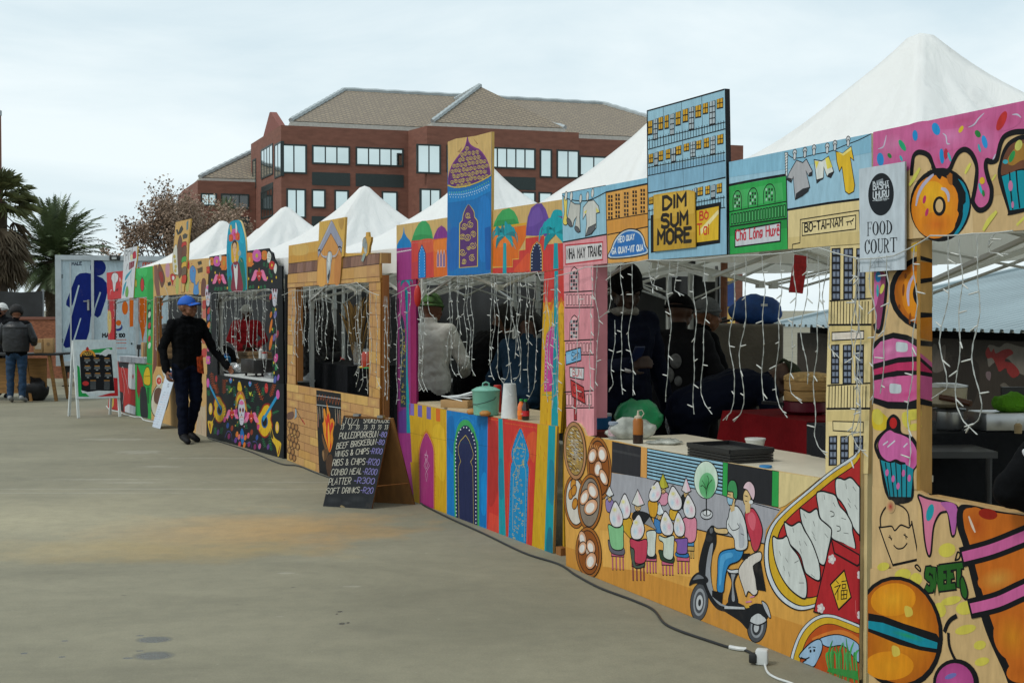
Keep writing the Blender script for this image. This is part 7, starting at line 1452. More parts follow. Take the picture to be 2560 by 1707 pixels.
def person(label, pos, rz, H=1.74, bend=0.0, skin='7a5038', top=None, bottom=None, shoe=None, el=None, wr=None, legs=None, yaw=0.0, pitch=0.0, bulk=1.0, hat=None, sleeve='long', vox=0.0095, extra=None, hands=True, leanx=0.0, group=None, grip=None, fist=0.5, drop=0.0, sit=None):
    s = H / 1.75
    J = dict(pel=(0, 0, .95), spi=(0, -.01, 1.13), che=(0, 0, 1.33), nec=(0, .005, 1.49), hea=(0, .03, 1.625), shL=(-.185, 0, 1.42), shR=(.185, 0, 1.42), elL=(-.235, -.03, 1.13), elR=(.235, -.03, 1.13), wrL=(-.245, .05, .88), wrR=(.245, .05, .88),
             hiL=(-.09, 0, .92), hiR=(.09, 0, .92), knL=(-.1, .02, .5), knR=(.1, .02, .5), anL=(-.105, -.03, .085), anR=(.105, -.03, .085), toL=(-.125, .13, .035), toR=(.125, .13, .035))
    J = {k: Vector(v) for k, v in J.items()}
    rot = Matrix.Rotation(-bend, 3, 'X') @ Matrix.Rotation(leanx, 3, 'Y')
    up = ('spi', 'che', 'nec', 'hea', 'shL', 'shR', 'elL', 'elR', 'wrL', 'wrR')
    for k in up: J[k] = J['pel'] + rot @ (J[k] - J['pel'])
    for nm, dct in (('el', el), ('wr', wr)):
        if dct:
            for k, v in dct.items(): J[nm + k] = Vector(v)
    if legs:
        for k, v in legs.items(): J[k] = Vector(v)
    for k in J: J[k] = J[k] * s + Vector((0, 0, -drop))
    hrot = rot @ Matrix.Rotation(yaw, 3, 'Z') @ Matrix.Rotation(-pitch, 3, 'X'); hc = J['hea']
    def hp_(x, y, z): return hc + hrot @ (Vector((x, y, z)) * s)
    C = []
    def c(a_, b_, r0, r1, tg): C.append((Vector(a_), Vector(b_), r0 * s, r1 * s, tg))
    k = bulk; tx = rot @ Vector((1, 0, 0))
    for sg in (-1, 1):
        o = tx * sg * s; hp2 = 'L' if sg < 0 else 'R'
        c(J['pel'] + Vector((sg * .07 * s, 0, -.02 * s)), J['spi'] + o * .065, .115 * k, .108 * k, TP); c(J['spi'] + o * .065, J['che'] + o * .085, .108 * k, .118 * k, TP); c(J['che'] + o * .085, J['sh' + hp2] - o * .01, .11 * k, .075 * k, TP)
        c(J['nec'] + rot @ Vector((0, -.01, -.04)) * s, J['sh' + hp2], .058, .066 * k, TP)
        c(J['sh' + hp2], J['el' + hp2], .066 * k, .053 * k, TP)
        m_ = (J['el' + hp2] + J['wr' + hp2]) / 2
        c(J['el' + hp2], J['wr' + hp2], .051 * (k if sleeve == 'long' else .8), (.041 * k if sleeve == 'long' else .03), TP if sleeve == 'long' else SK)
        c(J['pel'] + Vector((sg * .06 * s, 0, -.05 * s)), J['hi' + hp2], .12 * (k * .5 + .5), .105, BT); c(J['hi' + hp2], J['kn' + hp2], .1, .07, BT); c(J['kn' + hp2], J['an' + hp2] + Vector((0, 0, .03 * s)), .068, .058, BT)
        c(J['an' + hp2], J['to' + hp2], .05, .036, SH); c(J['an' + hp2] + (J['an' + hp2] - J['to' + hp2]) * .22, J['to' + hp2], .04, .034, SH)
        # hand
        f = (J['wr' + hp2] - J['el' + hp2]).normalized(); inn = Vector((-sg, .2, 0)); inn = (inn - f * inn.dot(f)).normalized(); wd = f.cross(inn).normalized()
        if wd.y < 0: wd = -wd
        w0 = J['wr' + hp2]; c(w0, w0 + f * .03 * s, .03, .026, SK)
        for t_ in (-.026, -.009, .009, .026): c(w0 + f * .03 * s + wd * t_ * .7 * s, w0 + f * .09 * s + wd * t_ * s, .015, .0125, SK)
        if hands:
            for i, t_ in enumerate((-.031, -.0105, .0105, .031)):
                ln = (.060, .074, .080, .070)[i] * s; q0 = w0 + f * .09 * s + wd * t_ * s; d1 = (f + inn * fist).normalized(); d2 = (f * .55 + inn * (fist * 1.7)).normalized(); q1 = q0 + d1 * ln * .5
                c(q0, q1, .0098, .0092, SK); c(q1, q1 + d2 * ln * .5, .0092, .008, SK)
            t0 = w0 + f * .035 * s + wd * .03 * s; t1 = t0 + (f * .6 + wd * .75 + inn * .4).normalized() * .04 * s; c(t0, t1, .014, .0115, SK); c(t1, t1 + (f + inn * .5).normalized() * .032 * s, .011, .009, SK)
    c(J['pel'] + Vector((0, 0, .02)), J['che'], .11 * k, .12 * k, TP); c(J['nec'] - rot @ Vector((0, 0, .05)) * s, J['nec'] + rot @ Vector((0, 0, .03)) * s, .062, .056, TP); c(J['nec'], hc + hrot @ Vector((0, -.015, -.05)) * s, .052, .054, SK)
    for a_, b_, r0, r1 in (((0, -.025, .02), (0, .02, .03), .09, .086), ((0, .03, .02), (0, .035, -.02), .08, .074), ((0, .04, -.05), (0, .062, -.088), .06, .038), ((-.03, .045, -.06), (.03, .045, -.06), .042, .042), ((0, .103, .01), (0, .122, -.028), .010, .016), ((-.016, .108, -.032), (.016, .108, -.032), .0105, .0105), ((-.036, .092, .024), (.036, .092, .024), .018, .018), ((-.045, .07, -.025), (-.03, .075, -.05), .03, .025), ((.045, .07, -.025), (.03, .075, -.05), .03, .025), ((-.02, .1, -.063), (.02, .1, -.063), .0125, .0125), ((-.016, .099, -.076), (.016, .099, -.076), .012, .012), ((-.088, -.01, .005), (-.084, 0, -.03), .02, .013), ((.088, -.01, .005), (.084, 0, -.03), .02, .013)):
        c(hp_(*a_), hp_(*b_), r0, r1, SK)
    b = MB()
    for q in C: capsule(b, *q[:4])
    tmp = b.build('tmp', [], None, base=(0, 0, 0))
    m = tmp.modifiers.new('r', 'REMESH'); m.mode = 'VOXEL'; m.voxel_size = vox
    m = tmp.modifiers.new('s', 'SMOOTH'); m.iterations = 3; m.factor = .5
    dg = bpy.context.evaluated_depsgraph_get(); me = bpy.data.meshes.new_from_object(tmp.evaluated_get(dg)); md = tmp.data; bpy.data.objects.remove(tmp); bpy.data.meshes.remove(md)
    nv = len(me.vertices); co = np.empty(nv * 3); me.vertices.foreach_get('co', co); co = co.reshape(-1, 3); nf = len(me.polygons); fc = np.empty(nf * 3); me.polygons.foreach_get('center', fc); fc = fc.reshape(-1, 3)
    def dist(P):
        best = np.full(len(P), 1e9); idx = np.zeros(len(P), int); order = {SK: 0, TP: 1, BT: 2, SH: 3}
        for a_, b_, r0, r1, tg in C:
            A_ = np.array(a_); D = np.array(b_) - A_; L2 = max(1e-12, D @ D); t_ = np.clip(((P - A_) @ D) / L2, 0, 1); d_ = np.linalg.norm(P - A_ - t_[:, None] * D, axis=1) - (r0 + (r1 - r0) * t_) - (.006 if tg in (TP, SH) else 0)
            q = d_ < best; best[q] = d_[q]; idx[q] = order[tg]
        return idx
    vi = dist(co); no = np.empty(nv * 3); me.vertices.foreach_get('normal', no); no = no.reshape(-1, 3)
    for i in np.nonzero(vi)[0]:
        if vi[i] == 3: continue
        p = Vector(co[i]); n_ = noise.noise(Vector((p.x * 9, p.y * 9, p.z * 16 + pos[0]))) * .011 + noise.noise(p * 26) * .004; co[i] += no[i] * (n_ + .004)
    me.vertices.foreach_set('co', co.ravel()); fi = dist(fc)
    if bottom is None: fi[fi == 2] = 1
    for q in (skinmat(skin), top, bottom or top, shoe or cloth('black_shoe', (0.012, 0.012, 0.013), .5)): me.materials.append(q)
    me.polygons.foreach_set('material_index', fi.astype(int)); me.polygons.foreach_set('use_smooth', [True] * nf); me.update()
    root = thing('person', Vector((pos[0], pos[1], 0)), label, 'person', group); root.rotation_euler = (0, 0, rz)
    bo = bpy.data.objects.new('body', me); link(bo, root)
    loc = lambda o: o
    def child(mb, nm, mts, sm=True):
        o = mb.build(nm, mts, None, sm, base=(0, 0, 0)); o.parent = root; o.location = (0, 0, 0); return o
    eyem = mat('eye_dark', (0.01, 0.008, 0.006), 0.2)
    for sg in (-1, 1): e = MB(); e.ell(hp_(sg * .034, .099, .002), (.013 * s, .008 * s, .0065 * s), 8, 6, hrot); child(e, 'eye', eyem)
    def dome(rx, ry, rzz, oy, oz, z0, mts, nm, n=20, rough=0.0, tilt=0.0):
        e = MB(); vs = []; fs = []; tr = Matrix.Rotation(tilt, 3, 'X'); mm = 9
        for i in range(mm + 1):
            t_ = (math.pi / 2 - z0) * i / mm if False else (z0) * i / mm
            for q in range(n):
                a_ = 2 * math.pi * q / n; v = Vector((rx * math.sin(t_) * math.cos(a_), ry * math.sin(t_) * math.sin(a_), rzz * math.cos(t_)))
                if rough: v *= 1 + noise.noise(v * 28 + Vector((pos[0], 0, 0))) * rough
                v = tr @ v; vs.append(hp_(v.x, v.y + oy, v.z + oz))
        for i in range(mm):
            for q in range(n): a_ = i * n + q; e2 = i * n + (q + 1) % n; fs.append((a_, a_ + n, e2 + n, e2))
        fs.append(tuple(range(mm * n, mm * n + n))[::-1]); e.add(vs, fs); return child(e, nm, mts)
    if hat: hat(dict(dome=dome, hp=hp_, child=child, J=J, s=s, hrot=hrot, root=root))
    if extra: extra(dict(dome=dome, hp=hp_, child=child, J=J, s=s, hrot=hrot, root=root, rot=rot))
    return root
HAIR = mat('black_hair', (0.009, 0.008, 0.008), 0.75, var=.3, scale=60, bump=.5, bscale=90)
def h_short(k): k['dome'](.096, .112, .108, -.012, .018, 1.75, HAIR, 'hair', rough=.05, tilt=-.25)
def h_afro(k): k['dome'](.125, .135, .13, -.02, .04, 2.1, HAIR, 'hair', rough=.12, tilt=-.3)
def h_beanie(m_, nm='beanie', tall=.0, brim=True):
    def f(k):
        k['dome'](.104, .119, .118 + tall, -.01, .022, 1.62, m_, nm, rough=.03, tilt=-.2)
        if brim: e = MB(); e.tube([k['hp'](.104 * math.cos(t), -.012 + .118 * math.sin(t), .03 + .02 * math.sin(t)) for t in [i * math.pi / 12 for i in range(25)]], .012, 6, cap=False); k['child'](e, nm + '_cuff', m_)
    return f
def at(px, Y): p = AT(px, 800, Y); return (p.x, p.y)
NAVY = cloth('navy_cloth', (0.004, 0.006, 0.015)); BLKC = cloth('black_cloth', (0.003, 0.0033, 0.004)); DARK = cloth('charcoal_cloth', (0.008, 0.008, 0.0095)); SHOE = cloth('black_shoe', (0.012, 0.012, 0.013), .5)
CAPB = mat('royal_blue_cap', paint('0f56b4'), 0.7, var=.1)
def cap(k):
    k['dome'](.101, .116, .112, -.008, .028, 1.57, CAPB, 'cap', tilt=-.08)
    e = MB(); vs = []; fs = []; n = 12
    for i in range(n + 1):
        a_ = R(-62 + 124 * i / n); x = .098 * math.sin(a_); y = .108 * math.cos(a_)
        for f, dz in ((0, 0), (.5, -.004), (1, -.018)): vs.append(k['hp'](x * (1 + .12 * f), y - .006 + .085 * f * math.cos(a_ * .8), .042 + dz - .012 * abs(math.sin(a_)) * 2))
    for i in range(n):
        for j in range(2): q = i * 3 + j; fs.append((q, q + 3, q + 4, q + 1))
    m = len(vs); vs += [v + Vector((0, 0, .004)) for v in vs]; fs += [tuple(x + m for x in reversed(f)) for f in fs]; e.add(vs, fs); k['child'](e, 'cap_brim', CAPB)
    e = MB(); e.ell(k['hp'](0, -.008, .142), .009); k['child'](e, 'cap_button', CAPB)
def man_extra(k):
    e = MB(); J = k['J']; q = J['pel']
    e.add([q + Vector(v) for v in ((-.16, .10, .10), (-.05, .15, .08), (-.06, .155, -.10), (-.17, .115, -.13), (-.20, .03, .06), (-.205, .03, -.09))], [(0, 1, 2, 3), (4, 0, 3, 5)])
    k['child'](e, 'shirt_hem', mat('orange_purple_print', paint('b8461c'), .8, var=.9, scale=26))
    e = MB(); n = k['J']['nec'] + Vector((0, 0, .012)); e.tube([n + Vector((.066 * math.cos(t), .07 * math.sin(t) + .005, .006)) for t in [i * math.pi / 10 for i in range(21)]], .014, 6, cap=False); k['child'](e, 'collar', BLKC)
mp_ = G(468, 1106)
person('young man in black jacket and blue cap walking past the grill stall', (mp_.x, mp_.y), R(222), 1.76, skin='62402e', top=BLKC, bottom=NAVY, shoe=SHOE, yaw=R(26), pitch=R(-6), bulk=.98, hat=cap, vox=.0075, extra=man_extra,
       el=dict(L=(-.33, .03, 1.14), R=(.285, -.07, 1.13)), wr=dict(L=(-.42, .23, .91), R=(.28, .03, .87)), legs=dict(knR=(.09, .06, .5), anR=(.08, .05, .085), toR=(.1, .21, .035), knL=(-.1, .04, .5), anL=(-.08, -.12, .10), toL=(-.12, .03, .03)), fist=.7)
# two customers at the left
PUF = mat('black_puffer_nylon', (0.012, 0.013, 0.015), 0.42, var=.2, scale=8, spec=.4, bump=.8, bscale=10)
def puffer(k):
    b = MB(); J = k['J']; rows = 11
    prof = []
    for i in range(rows * 6 + 1):
        f = i / (rows * 6); z = .93 + .55 * f; w_ = (.215 + .02 * math.sin(f * 3.1)) if f < .78 else .235 * (1 - ((f - .78) / .3) ** 2); prof.append((w_ + 0.0 * abs(math.sin(f * rows * math.pi)), z * k['s']))
    b.lathe(prof, n=32); b.v = [Vector((v.x, v.y * .72 - .01, v.z)) for v in b.v]; k['child'](b, 'puffer_jacket', PUF)
    for sd in 'LR':
        b = MB(); pts = []; rr = []; A_, B_, C_ = J['sh' + sd], J['el' + sd], J['wr' + sd]
        for i in range(31): f = i / 30; p = A_.lerp(B_, f * 2) if f < .5 else B_.lerp(C_, f * 2 - 1); pts.append(p); rr.append(.083 - .022 * f + .0 * abs(math.sin(f * 8 * math.pi)))
        b.tube(pts, rr, 14); k['child'](b, 'puffer_sleeve', PUF)
mp_ = G(42, 1006)
person('woman seen from behind in a black puffer jacket and blue jeans', (mp_.x, mp_.y), R(4), 1.66, skin='6a4634', top=BLKC, bottom=mat('blue_denim', paint('16324c'), .85, var=.3, scale=14, bump=.3, bscale=60), shoe=mat('grey_trainer', (.25, .26, .27), .7), bulk=1.08, hat=h_afro, extra=puffer, el=dict(L=(-.30, .02, 1.15), R=(.30, .02, 1.15)), wr=dict(L=(-.24, .26, 1.08), R=(.24, .26, 1.08)), pitch=R(12), yaw=R(14), legs=dict(knL=(-.11, 0, .5), knR=(.11, 0, .5)))
def mask(k):
    b = MB(); b.ell(k['hp'](0, .075, -.05), (.055 * k['s'], .05, .045)); k['child'](b, 'face_mask', BLKC)
    for sg in (-1, 1): b = MB(); b.ell(k['hp'](sg * .035, .108, .004), (.026, .012, .018), 10, 8, k['hrot']); k['child'](b, 'sunglass_lens', mat('dark_lens', (.004, .004, .005), .1))
mp_ = AT(8, 900, 23.8)
person('person in a white knitted beanie, sunglasses and mask facing the camera at the left edge', (mp_.x, 23.8), R(168), 1.72, skin='5a3a2c', top=DARK, bottom=BLKC, hat=h_beanie(mat('white_knit', (.6, .6, .58), .9, bump=.6, bscale=120)), extra=mask)
# cooks
MESHN = mat('white_hair_net', (.42, .43, .42), .8, var=.3, scale=40, bump=.4, bscale=80); REDJ = cloth('red_jacket', paint('7a1a20', .5)); WHJ = cloth('white_chef_jacket', (.60, .60, .56), .8, var=.08); DEN = cloth('denim_jacket', (.012, .03, .055)); PAT = mat('black_white_print', (.03, .03, .03), .8, var=.99, scale=38)
x, y = at(616, 21.3); person('cook in a red jacket and white hair net behind the black skull stall', (x, y), R(200), 1.68, skin='3f2a20', top=REDJ, bottom=BLKC, hat=h_beanie(MESHN, 'hair_net'), el=dict(L=(-.3, .08, 1.16), R=(.3, .08, 1.16)), wr=dict(L=(-.12, .28, 1.05), R=(.12, .28, 1.05)), pitch=R(15))
x, y = at(580, 19.4); person('cook with a white cap stooping low behind the skull stall counter', (x, y), R(120), 1.62, bend=R(58), skin='4a3224', top=DARK, bottom=BLKC, hat=h_beanie(MESHN, 'cap', brim=False), wr=dict(L=(-.15, .62, .9), R=(.15, .62, .9)), el=dict(L=(-.25, .5, 1.0), R=(.25, .5, 1.0)))
x, y = at(778, 14.7); person('cook with a big hair net and black and white print top in the smokehouse', (x, y), R(25), 1.76, skin='3a281e', top=PAT, bottom=cloth('white_apron', (.5, .52, .54)), hat=lambda k: (h_afro(k), k['dome'](.130, .14, .135, -.02, .04, 1.9, mat('grey_hair_net', (.16, .165, .16), .8, var=.3, scale=50), 'hair_net', rough=.05, tilt=-.3)), el=dict(L=(-.3, .06, 1.15), R=(.3, .06, 1.15)), wr=dict(L=(-.1, .3, 1.02), R=(.18, .33, 1.02)), bulk=1.1, pitch=R(10))
x, y = at(848, 15.6); person('cook in a red top bending over the smokehouse table', (x, y), R(130), 1.66, bend=R(62), skin='4a3224', top=cloth('bright_red_top', paint('a31420', .55)), bottom=BLKC, hat=h_short, wr=dict(L=(-.1, .75, .86), R=(.12, .7, .88)), el=dict(L=(-.25, .6, 1.0), R=(.28, .55, 1.0)))
CAMO = mat('green_patterned_cap', (.05, .11, .03), .85, var=.8, scale=22)
x, y = at(1076, 11.7); person('cook seen from behind in a white chef jacket and green patterned cap', (x, y), R(-22), 1.73, skin='5a3a2a', top=WHJ, bottom=BLKC, hat=h_beanie(CAMO, 'chef_cap', .015), el=dict(L=(-.28, .08, 1.14), R=(.3, .08, 1.14)), wr=dict(L=(-.16, .3, 1.0), R=(.2, .34, 1.0)), bulk=1.08, pitch=R(14))
x, y = at(1168, 12.0); person('woman in black with tied hair leaning over the table behind the domes stall', (x, y), R(-65), 1.72, bend=R(30), skin='4a3020', top=BLKC, bottom=BLKC, hat=h_afro, sleeve='short', wr=dict(L=(-.2, .34, .84), R=(.15, .32, .82)), el=dict(L=(-.27, .3, 1.05), R=(.27, .28, 1.04)), pitch=R(18))
x, y = at(1305, 11.0); person('cook in a blue denim jacket seen from behind, stooping at the hob', (x, y), R(-12), 1.62, bend=R(24), skin='3f2a20', top=DEN, bottom=BLKC, hat=h_afro, bulk=1.16, wr=dict(L=(-.2, .5, .98), R=(.2, .5, .98)), el=dict(L=(-.34, .25, 1.08), R=(.34, .25, 1.08)), pitch=R(25))
def phone(k):
    b = MB(); w_ = k['J']['wrR']; b.box(w_ + Vector((-.03, .07, .06)), (.075, .012, .15), rot=Matrix.Rotation(R(-35), 3, 'X'), bev=.006); k['child'](b, 'phone', mat('phone_blue', (.01, .02, .06), .3))
    b = MB(); n = k['J']['nec'] + Vector((0, -.0, .01)); b.tube([n + Vector((.085 * math.cos(t), .075 * math.sin(t), -.015 + .02 * math.sin(t))) for t in [i * math.pi / 10 for i in range(21)]], .03, 8, cap=False); k['child'](b, 'fleece_collar', mat('grey_fleece', (.22, .21, .19), .95, bump=.6, bscale=90))
    b = MB(); b.cyl(k['J']['wrR'] - Vector((0, .0, .03)), k['J']['wrR'] - Vector((0, -.012, .01)), .037, n=14); k['child'](b, 'wrist_band', mat('white_band', (.6, .6, .6), .6))
def glove(k):
    phone(k)
    b = MB(); w_ = k['J']['wrL']; b.ell(w_ + Vector((-.01, .02, -.07)), (.05, .06, .1), 12, 10); b.ell(w_ + Vector((.02, .05, -.13)), (.02, .03, .06), 8, 8); k['child'](b, 'plastic_glove', mat('clear_glove', (.45, .47, .48), .25, alpha=.42, bump=.5, bscale=30))
x, y = at(1556, 8.75); person('tall cook in a navy jacket and black knitted hat looking down at a phone', (x, y), R(205), 1.86, skin='2e2019', top=NAVY, bottom=BLKC, hat=h_beanie(BLKC, 'knitted_hat', .05), extra=glove, el=dict(R=(.28, .07, 1.12), L=(-.29, -.04, 1.1)), wr=dict(R=(.12, .27, 1.17), L=(-.34, .02, .85)), bulk=1.12, pitch=R(22), sleeve='long', vox=.0085)
def graphic(k):
    b = MB(); 
    for x0, z0, r in ((.04, 1.24, .045), (-.02, 1.14, .05), (.06, 1.1, .03)): b.ell((x0, -.135, z0), (r, .012, r * 1.2), 12, 8)
    k['child'](b, 'printed_graphic', mat('grey_print', (.11, .11, .11), .8, var=.5, scale=20))
x, y = at(1695, 9.3); person('cook in a black hoodie with a grey print, back turned, in the dumpling stall', (x, y), R(-30), 1.71, skin='3f2a20', top=DARK, bottom=BLKC, hat=h_beanie(BLKC, 'cap', .0), extra=graphic, bulk=1.12, pitch=R(15), el=dict(L=(-.3, .05, 1.12), R=(.3, .05, 1.12)), wr=dict(L=(-.15, .28, .98), R=(.16, .28, .98)))
x, y = at(1757, 10.1); person('cook in a grey beanie and black top in profile in the dumpling stall', (x, y), R(-82), 1.68, skin='5a3a28', top=BLKC, bottom=BLKC, hat=h_beanie(mat('grey_knit', (.09, .095, .1), .9, bump=.5, bscale=110), 'beanie', .01), el=dict(L=(-.28, .1, 1.14), R=(.28, .1, 1.14)), wr=dict(L=(-.14, .32, 1.02), R=(.14, .32, 1.02)), pitch=R(8))
x, y = at(1722, 8.55); person('cook in navy overalls bent double towards the steamer table', (x, y), R(-78), 1.76, bend=R(72), skin='3f2a20', top=NAVY, bottom=NAVY, hat=h_beanie(cloth('olive_cap', (.03, .036, .022)), 'cap'), bulk=1.16, wr=dict(L=(-.16, .62, .66), R=(.16, .6, .66)), el=dict(L=(-.24, .52, .86), R=(.24, .5, .86)), pitch=R(20))
# customer leaning on the sweets counter at the right edge
def sleeve_mark(k):
    e = MB(); e.lathe([(.0005, -.0008), (.026, -.0008), (.026, .0008), (.0005, .0008)], n=24); J = k['J']; q = (J['shL'] * .3 + J['elL'] * .7); ax = (J['elL'] - J['shL']).normalized()
    nx = Vector((.35, -1, .1)); nx = (nx - ax * nx.dot(ax)).normalized(); yv = nx.cross(ax); Mx = Matrix((ax, yv, nx)).transposed()
    e.v = [q + nx * .074 + Mx @ Vector((v.x * .55, v.y * 1.1, v.z)) for v in e.v]; k['child'](e, 'sleeve_badge', mat('badge_rim', (.5, .5, .52), .5))
x, y = 2.02, 4.1; person('customer in a black hooded top at the right edge, only an arm in view', (x, y), R(-66), 1.72, skin='6a4634', top=BLKC, bottom=BLKC, hat=h_short, bulk=1.1, el=dict(L=(-.44, -.15, 1.0), R=(.33, .0, 1.1)), wr=dict(L=(-.27, .18, .9), R=(.2, .26, 1.05)), extra=sleeve_mark)
# ================================================================ signs on the ground
class SP(Plane):
    def __init__(s, a_, b_, c_):
        """plane through a (origin), b (along U) and c (up the slope)"""
        s.A = Vector(a_); s.U = (Vector(b_) - s.A).normalized(); v = Vector(c_) - s.A; s.V = (v - s.U * v.dot(s.U)).normalized(); s.n = s.U.cross(s.V)
    def uv(s, px, py): p = s.hit(px, py) - s.A; return (p.dot(s.U), p.dot(s.V))
    def w(s, u, v, d=0.0): return s.A + s.U * u + s.V * v + s.n * d
def quadbox(m, p, th):
    p = [Vector(q) for q in p]; n = (p[1] - p[0]).cross(p[3] - p[0]).normalized(); m.prism(p, n * th)
FL_, FR_ = G(807.5, 1265), G(928, 1272); BR_ = G(1038, 1260); spd = BR_ - FR_; AR = FR_ + spd * .5 + Vector((0, 0, .722)); AL = FL_ + spd * .5 + Vector((0, 0, .735))
t = thing('chalkboard', (FL_ + FR_ + spd) / 2, 'black chalkboard menu headed JOZI SMOKEHOUSE standing before the stone block stall', 'chalkboard sign')
ps = SP(FL_, FR_, AL); a = Art(ps).t(700, 1010, 6)
a.board('955,168 1664,214 1372,1572 643,1530', thick=0.016, edge='7a5228', face='25282b')
for x, y, rx, ry in ((800, 1440, 130, 60), (1150, 1420, 160, 60), (1200, 400, 200, 60), (1000, 1480, 90, 40), (1300, 1150, 90, 160)): a.E('34373a', x, y, rx, ry, 0, c2='25282b')
a.P('8a7a5a', '900,1530 930,1515 975,1545 940,1556', 1)
CH, PU = 'c6c3b4', '8e88c8'; a.jit = .05
for q in ((CH, 'JOZI', 940, 300, 1160, 308, 100, 8), (CH, 'SMOKEHOUSE', 1248, 278, 1640, 276, 66, 8), (CH, 'PULLEDPORKBUN', 884, 522, 1462, 490, 92, 9), (PU, '-80', 1482, 488, 1592, 492, 72, 9), (CH, 'BEEF BRISKEBUN', 842, 668, 1432, 600, 84, 9), (PU, '-80', 1446, 604, 1556, 606, 72, 9), (CH, 'WINGS & CHIPS', 820, 788, 1326, 738, 82, 9), (PU, '-R100', 1342, 740, 1524, 744, 80, 9),
          (CH, 'RIBS & CHIPS', 784, 918, 1268, 904, 92, 9), (PU, '-R120', 1284, 902, 1480, 912, 90, 9), (CH, 'COMBO MEAL', 764, 1062, 1218, 1046, 88, 9), (PU, '-R200', 1236, 1044, 1446, 1056, 86, 9), (CH, 'PLATTER', 726, 1206, 1052, 1196, 98, 9), (PU, '-R300', 1106, 1186, 1408, 1194, 86, 9), (CH, 'SOFT DRINKS', 690, 1340, 1184, 1326, 84, 9), (PU, '-R20', 1204, 1330, 1386, 1340, 86, 9)): a.T(q[0], q[7] * .85, q[1], *q[2:7], lean=.22)
for x in (930, 1050, 1160, 1278, 1390, 1490, 1590):
    for dx in (-12, 16): a.S(CH, 7, [(x + dx + 18, 312), (x + dx + 2, 318), (x + dx + 12, 345), (x + dx - 8, 380)])
a.build('chalk_panel', t)
ply = mat('bare_plywood', paint('6f4a20'), .75, var=.25, scale=3, stretch=(6, 6, 1.5)); b = MB(); quadbox(b, [FL_ + spd, FR_ + spd, AR + Vector((.004, .004, 0)), AL + Vector((.004, .004, 0))], .016); bk = b.build('back_panel', ply, t)
b = MB(); o_ = spd.normalized() * -.012; e0 = FR_ + spd + o_; e1 = FL_ + spd + o_; upb = (AR - (FR_ + spd)); quadbox(b, [e1 + (e0 - e1) * .35 + upb * .05, e0 + (e1 - e0) * .08 + upb * .05, e0 + (e1 - e0) * .1 + upb * .16, e1 + (e0 - e1) * .33 + upb * .16], .002); b.build('paper_label', mat('old_paper', paint('a89a7a'), .9), bk)
for q in (.25, .75): b = MB(); b.box(AL.lerp(AR, q) + Vector((0, 0, .006)), (.05, .05, .02), rot=R(-20)); b.build('hinge', mat('steel_handle', (.3, .3, .3)), t)
b = MB(); b.tube([FR_.lerp(AR, .25) + spd * .02, (FR_ + spd).lerp(AR, .25)], .004, 5); b.build('stay_cord', WOODB, t)
# pizza menu stand
FL_, FR_, BL_, BR_ = G(196.4, 1045), G(300, 1041.5), G(172.8, 1039.7), G(275, 1036); TL = (FL_ + BL_) / 2 + Vector((0, 0, 1.145)); TR = (FR_ + BR_) / 2 + Vector((0, 0, 1.145))
t = thing('menu_stand', (FL_ + BR_) / 2, 'white framed menu board with black price list standing left of the pizza stall', 'menu stand')
fm = mat('white_steel_frame', (.58, .62, .62), .4, var=.05)
for p, q in ((FL_, TL), (FR_, TR), (BL_, TL), (BR_, TR)): b = MB(); b.bar(p, q, .035); b.build('leg', fm, t)
ps = SP(FL_, FR_, TL); a = Art(ps, .03).t(0, 400, 2.24); a.board('412,1008 648,1008 672,1333 428,1338', thick=.03, edge='a9b3b5', face='bcc7cb')
a.P('b9c6cc', '424,1020 636,1020 658,1322 440,1326').P('1f8f48', '488,1066 625,1052 628,1062 560,1082 490,1084').P('1f8f48', '430,1150 444,1160 458,1290 500,1326 438,1326').P('b0242a', '634,1220 656,1222 660,1322 540,1326 640,1300')
a.P('14161a', '444,1090 622,1088 640,1298 456,1302').E('c98a34', 490, 1102, 44, 40, a0=180, a1=360).E('14161a', 490, 1104, 34, 30, a0=180, a1=360).E('a02a2a', 488, 1060, 8, 12).P('c3cbd0', '555,1092 570,1076 600,1058 625,1070 634,1092 610,1086 590,1100 570,1092', 1).P('c3cbd0', '452,1290 490,1300 550,1292 640,1294 640,1304 560,1312 460,1306')
a.T('c9a24c', 3, 'PIZZA', 468, 1096, 514, 1094, 14)
for j, y in enumerate((1112, 1154, 1196)):
    for i, x in enumerate((466, 520, 578)):
        x += j * 3; a.S('c98a34', 3, [(x + 6, y), (x + 32, y)], sm=0)
        for k in (6, 11, 16): a.S('8a8f92', 2, [(x + random.uniform(0, 6), y + k), (x + 40 - random.uniform(0, 6), y + k)], sm=0)
        a.S('c3cbd0', 3, [(x + 14, y + 23), (x + 24, y + 23)], sm=0)
a.E('b03030', 478, 1252, 18, 13)
for x in (505, 582): a.S('c98a34', 3, [(x, 1236), (x + 30, 1236)], sm=0); [a.S('6f7478', 2, [(x, 1242 + k * 6), (x + 30, 1242 + k * 6)], sm=0) for k in range(8)]
a.build('menu_panel', t)
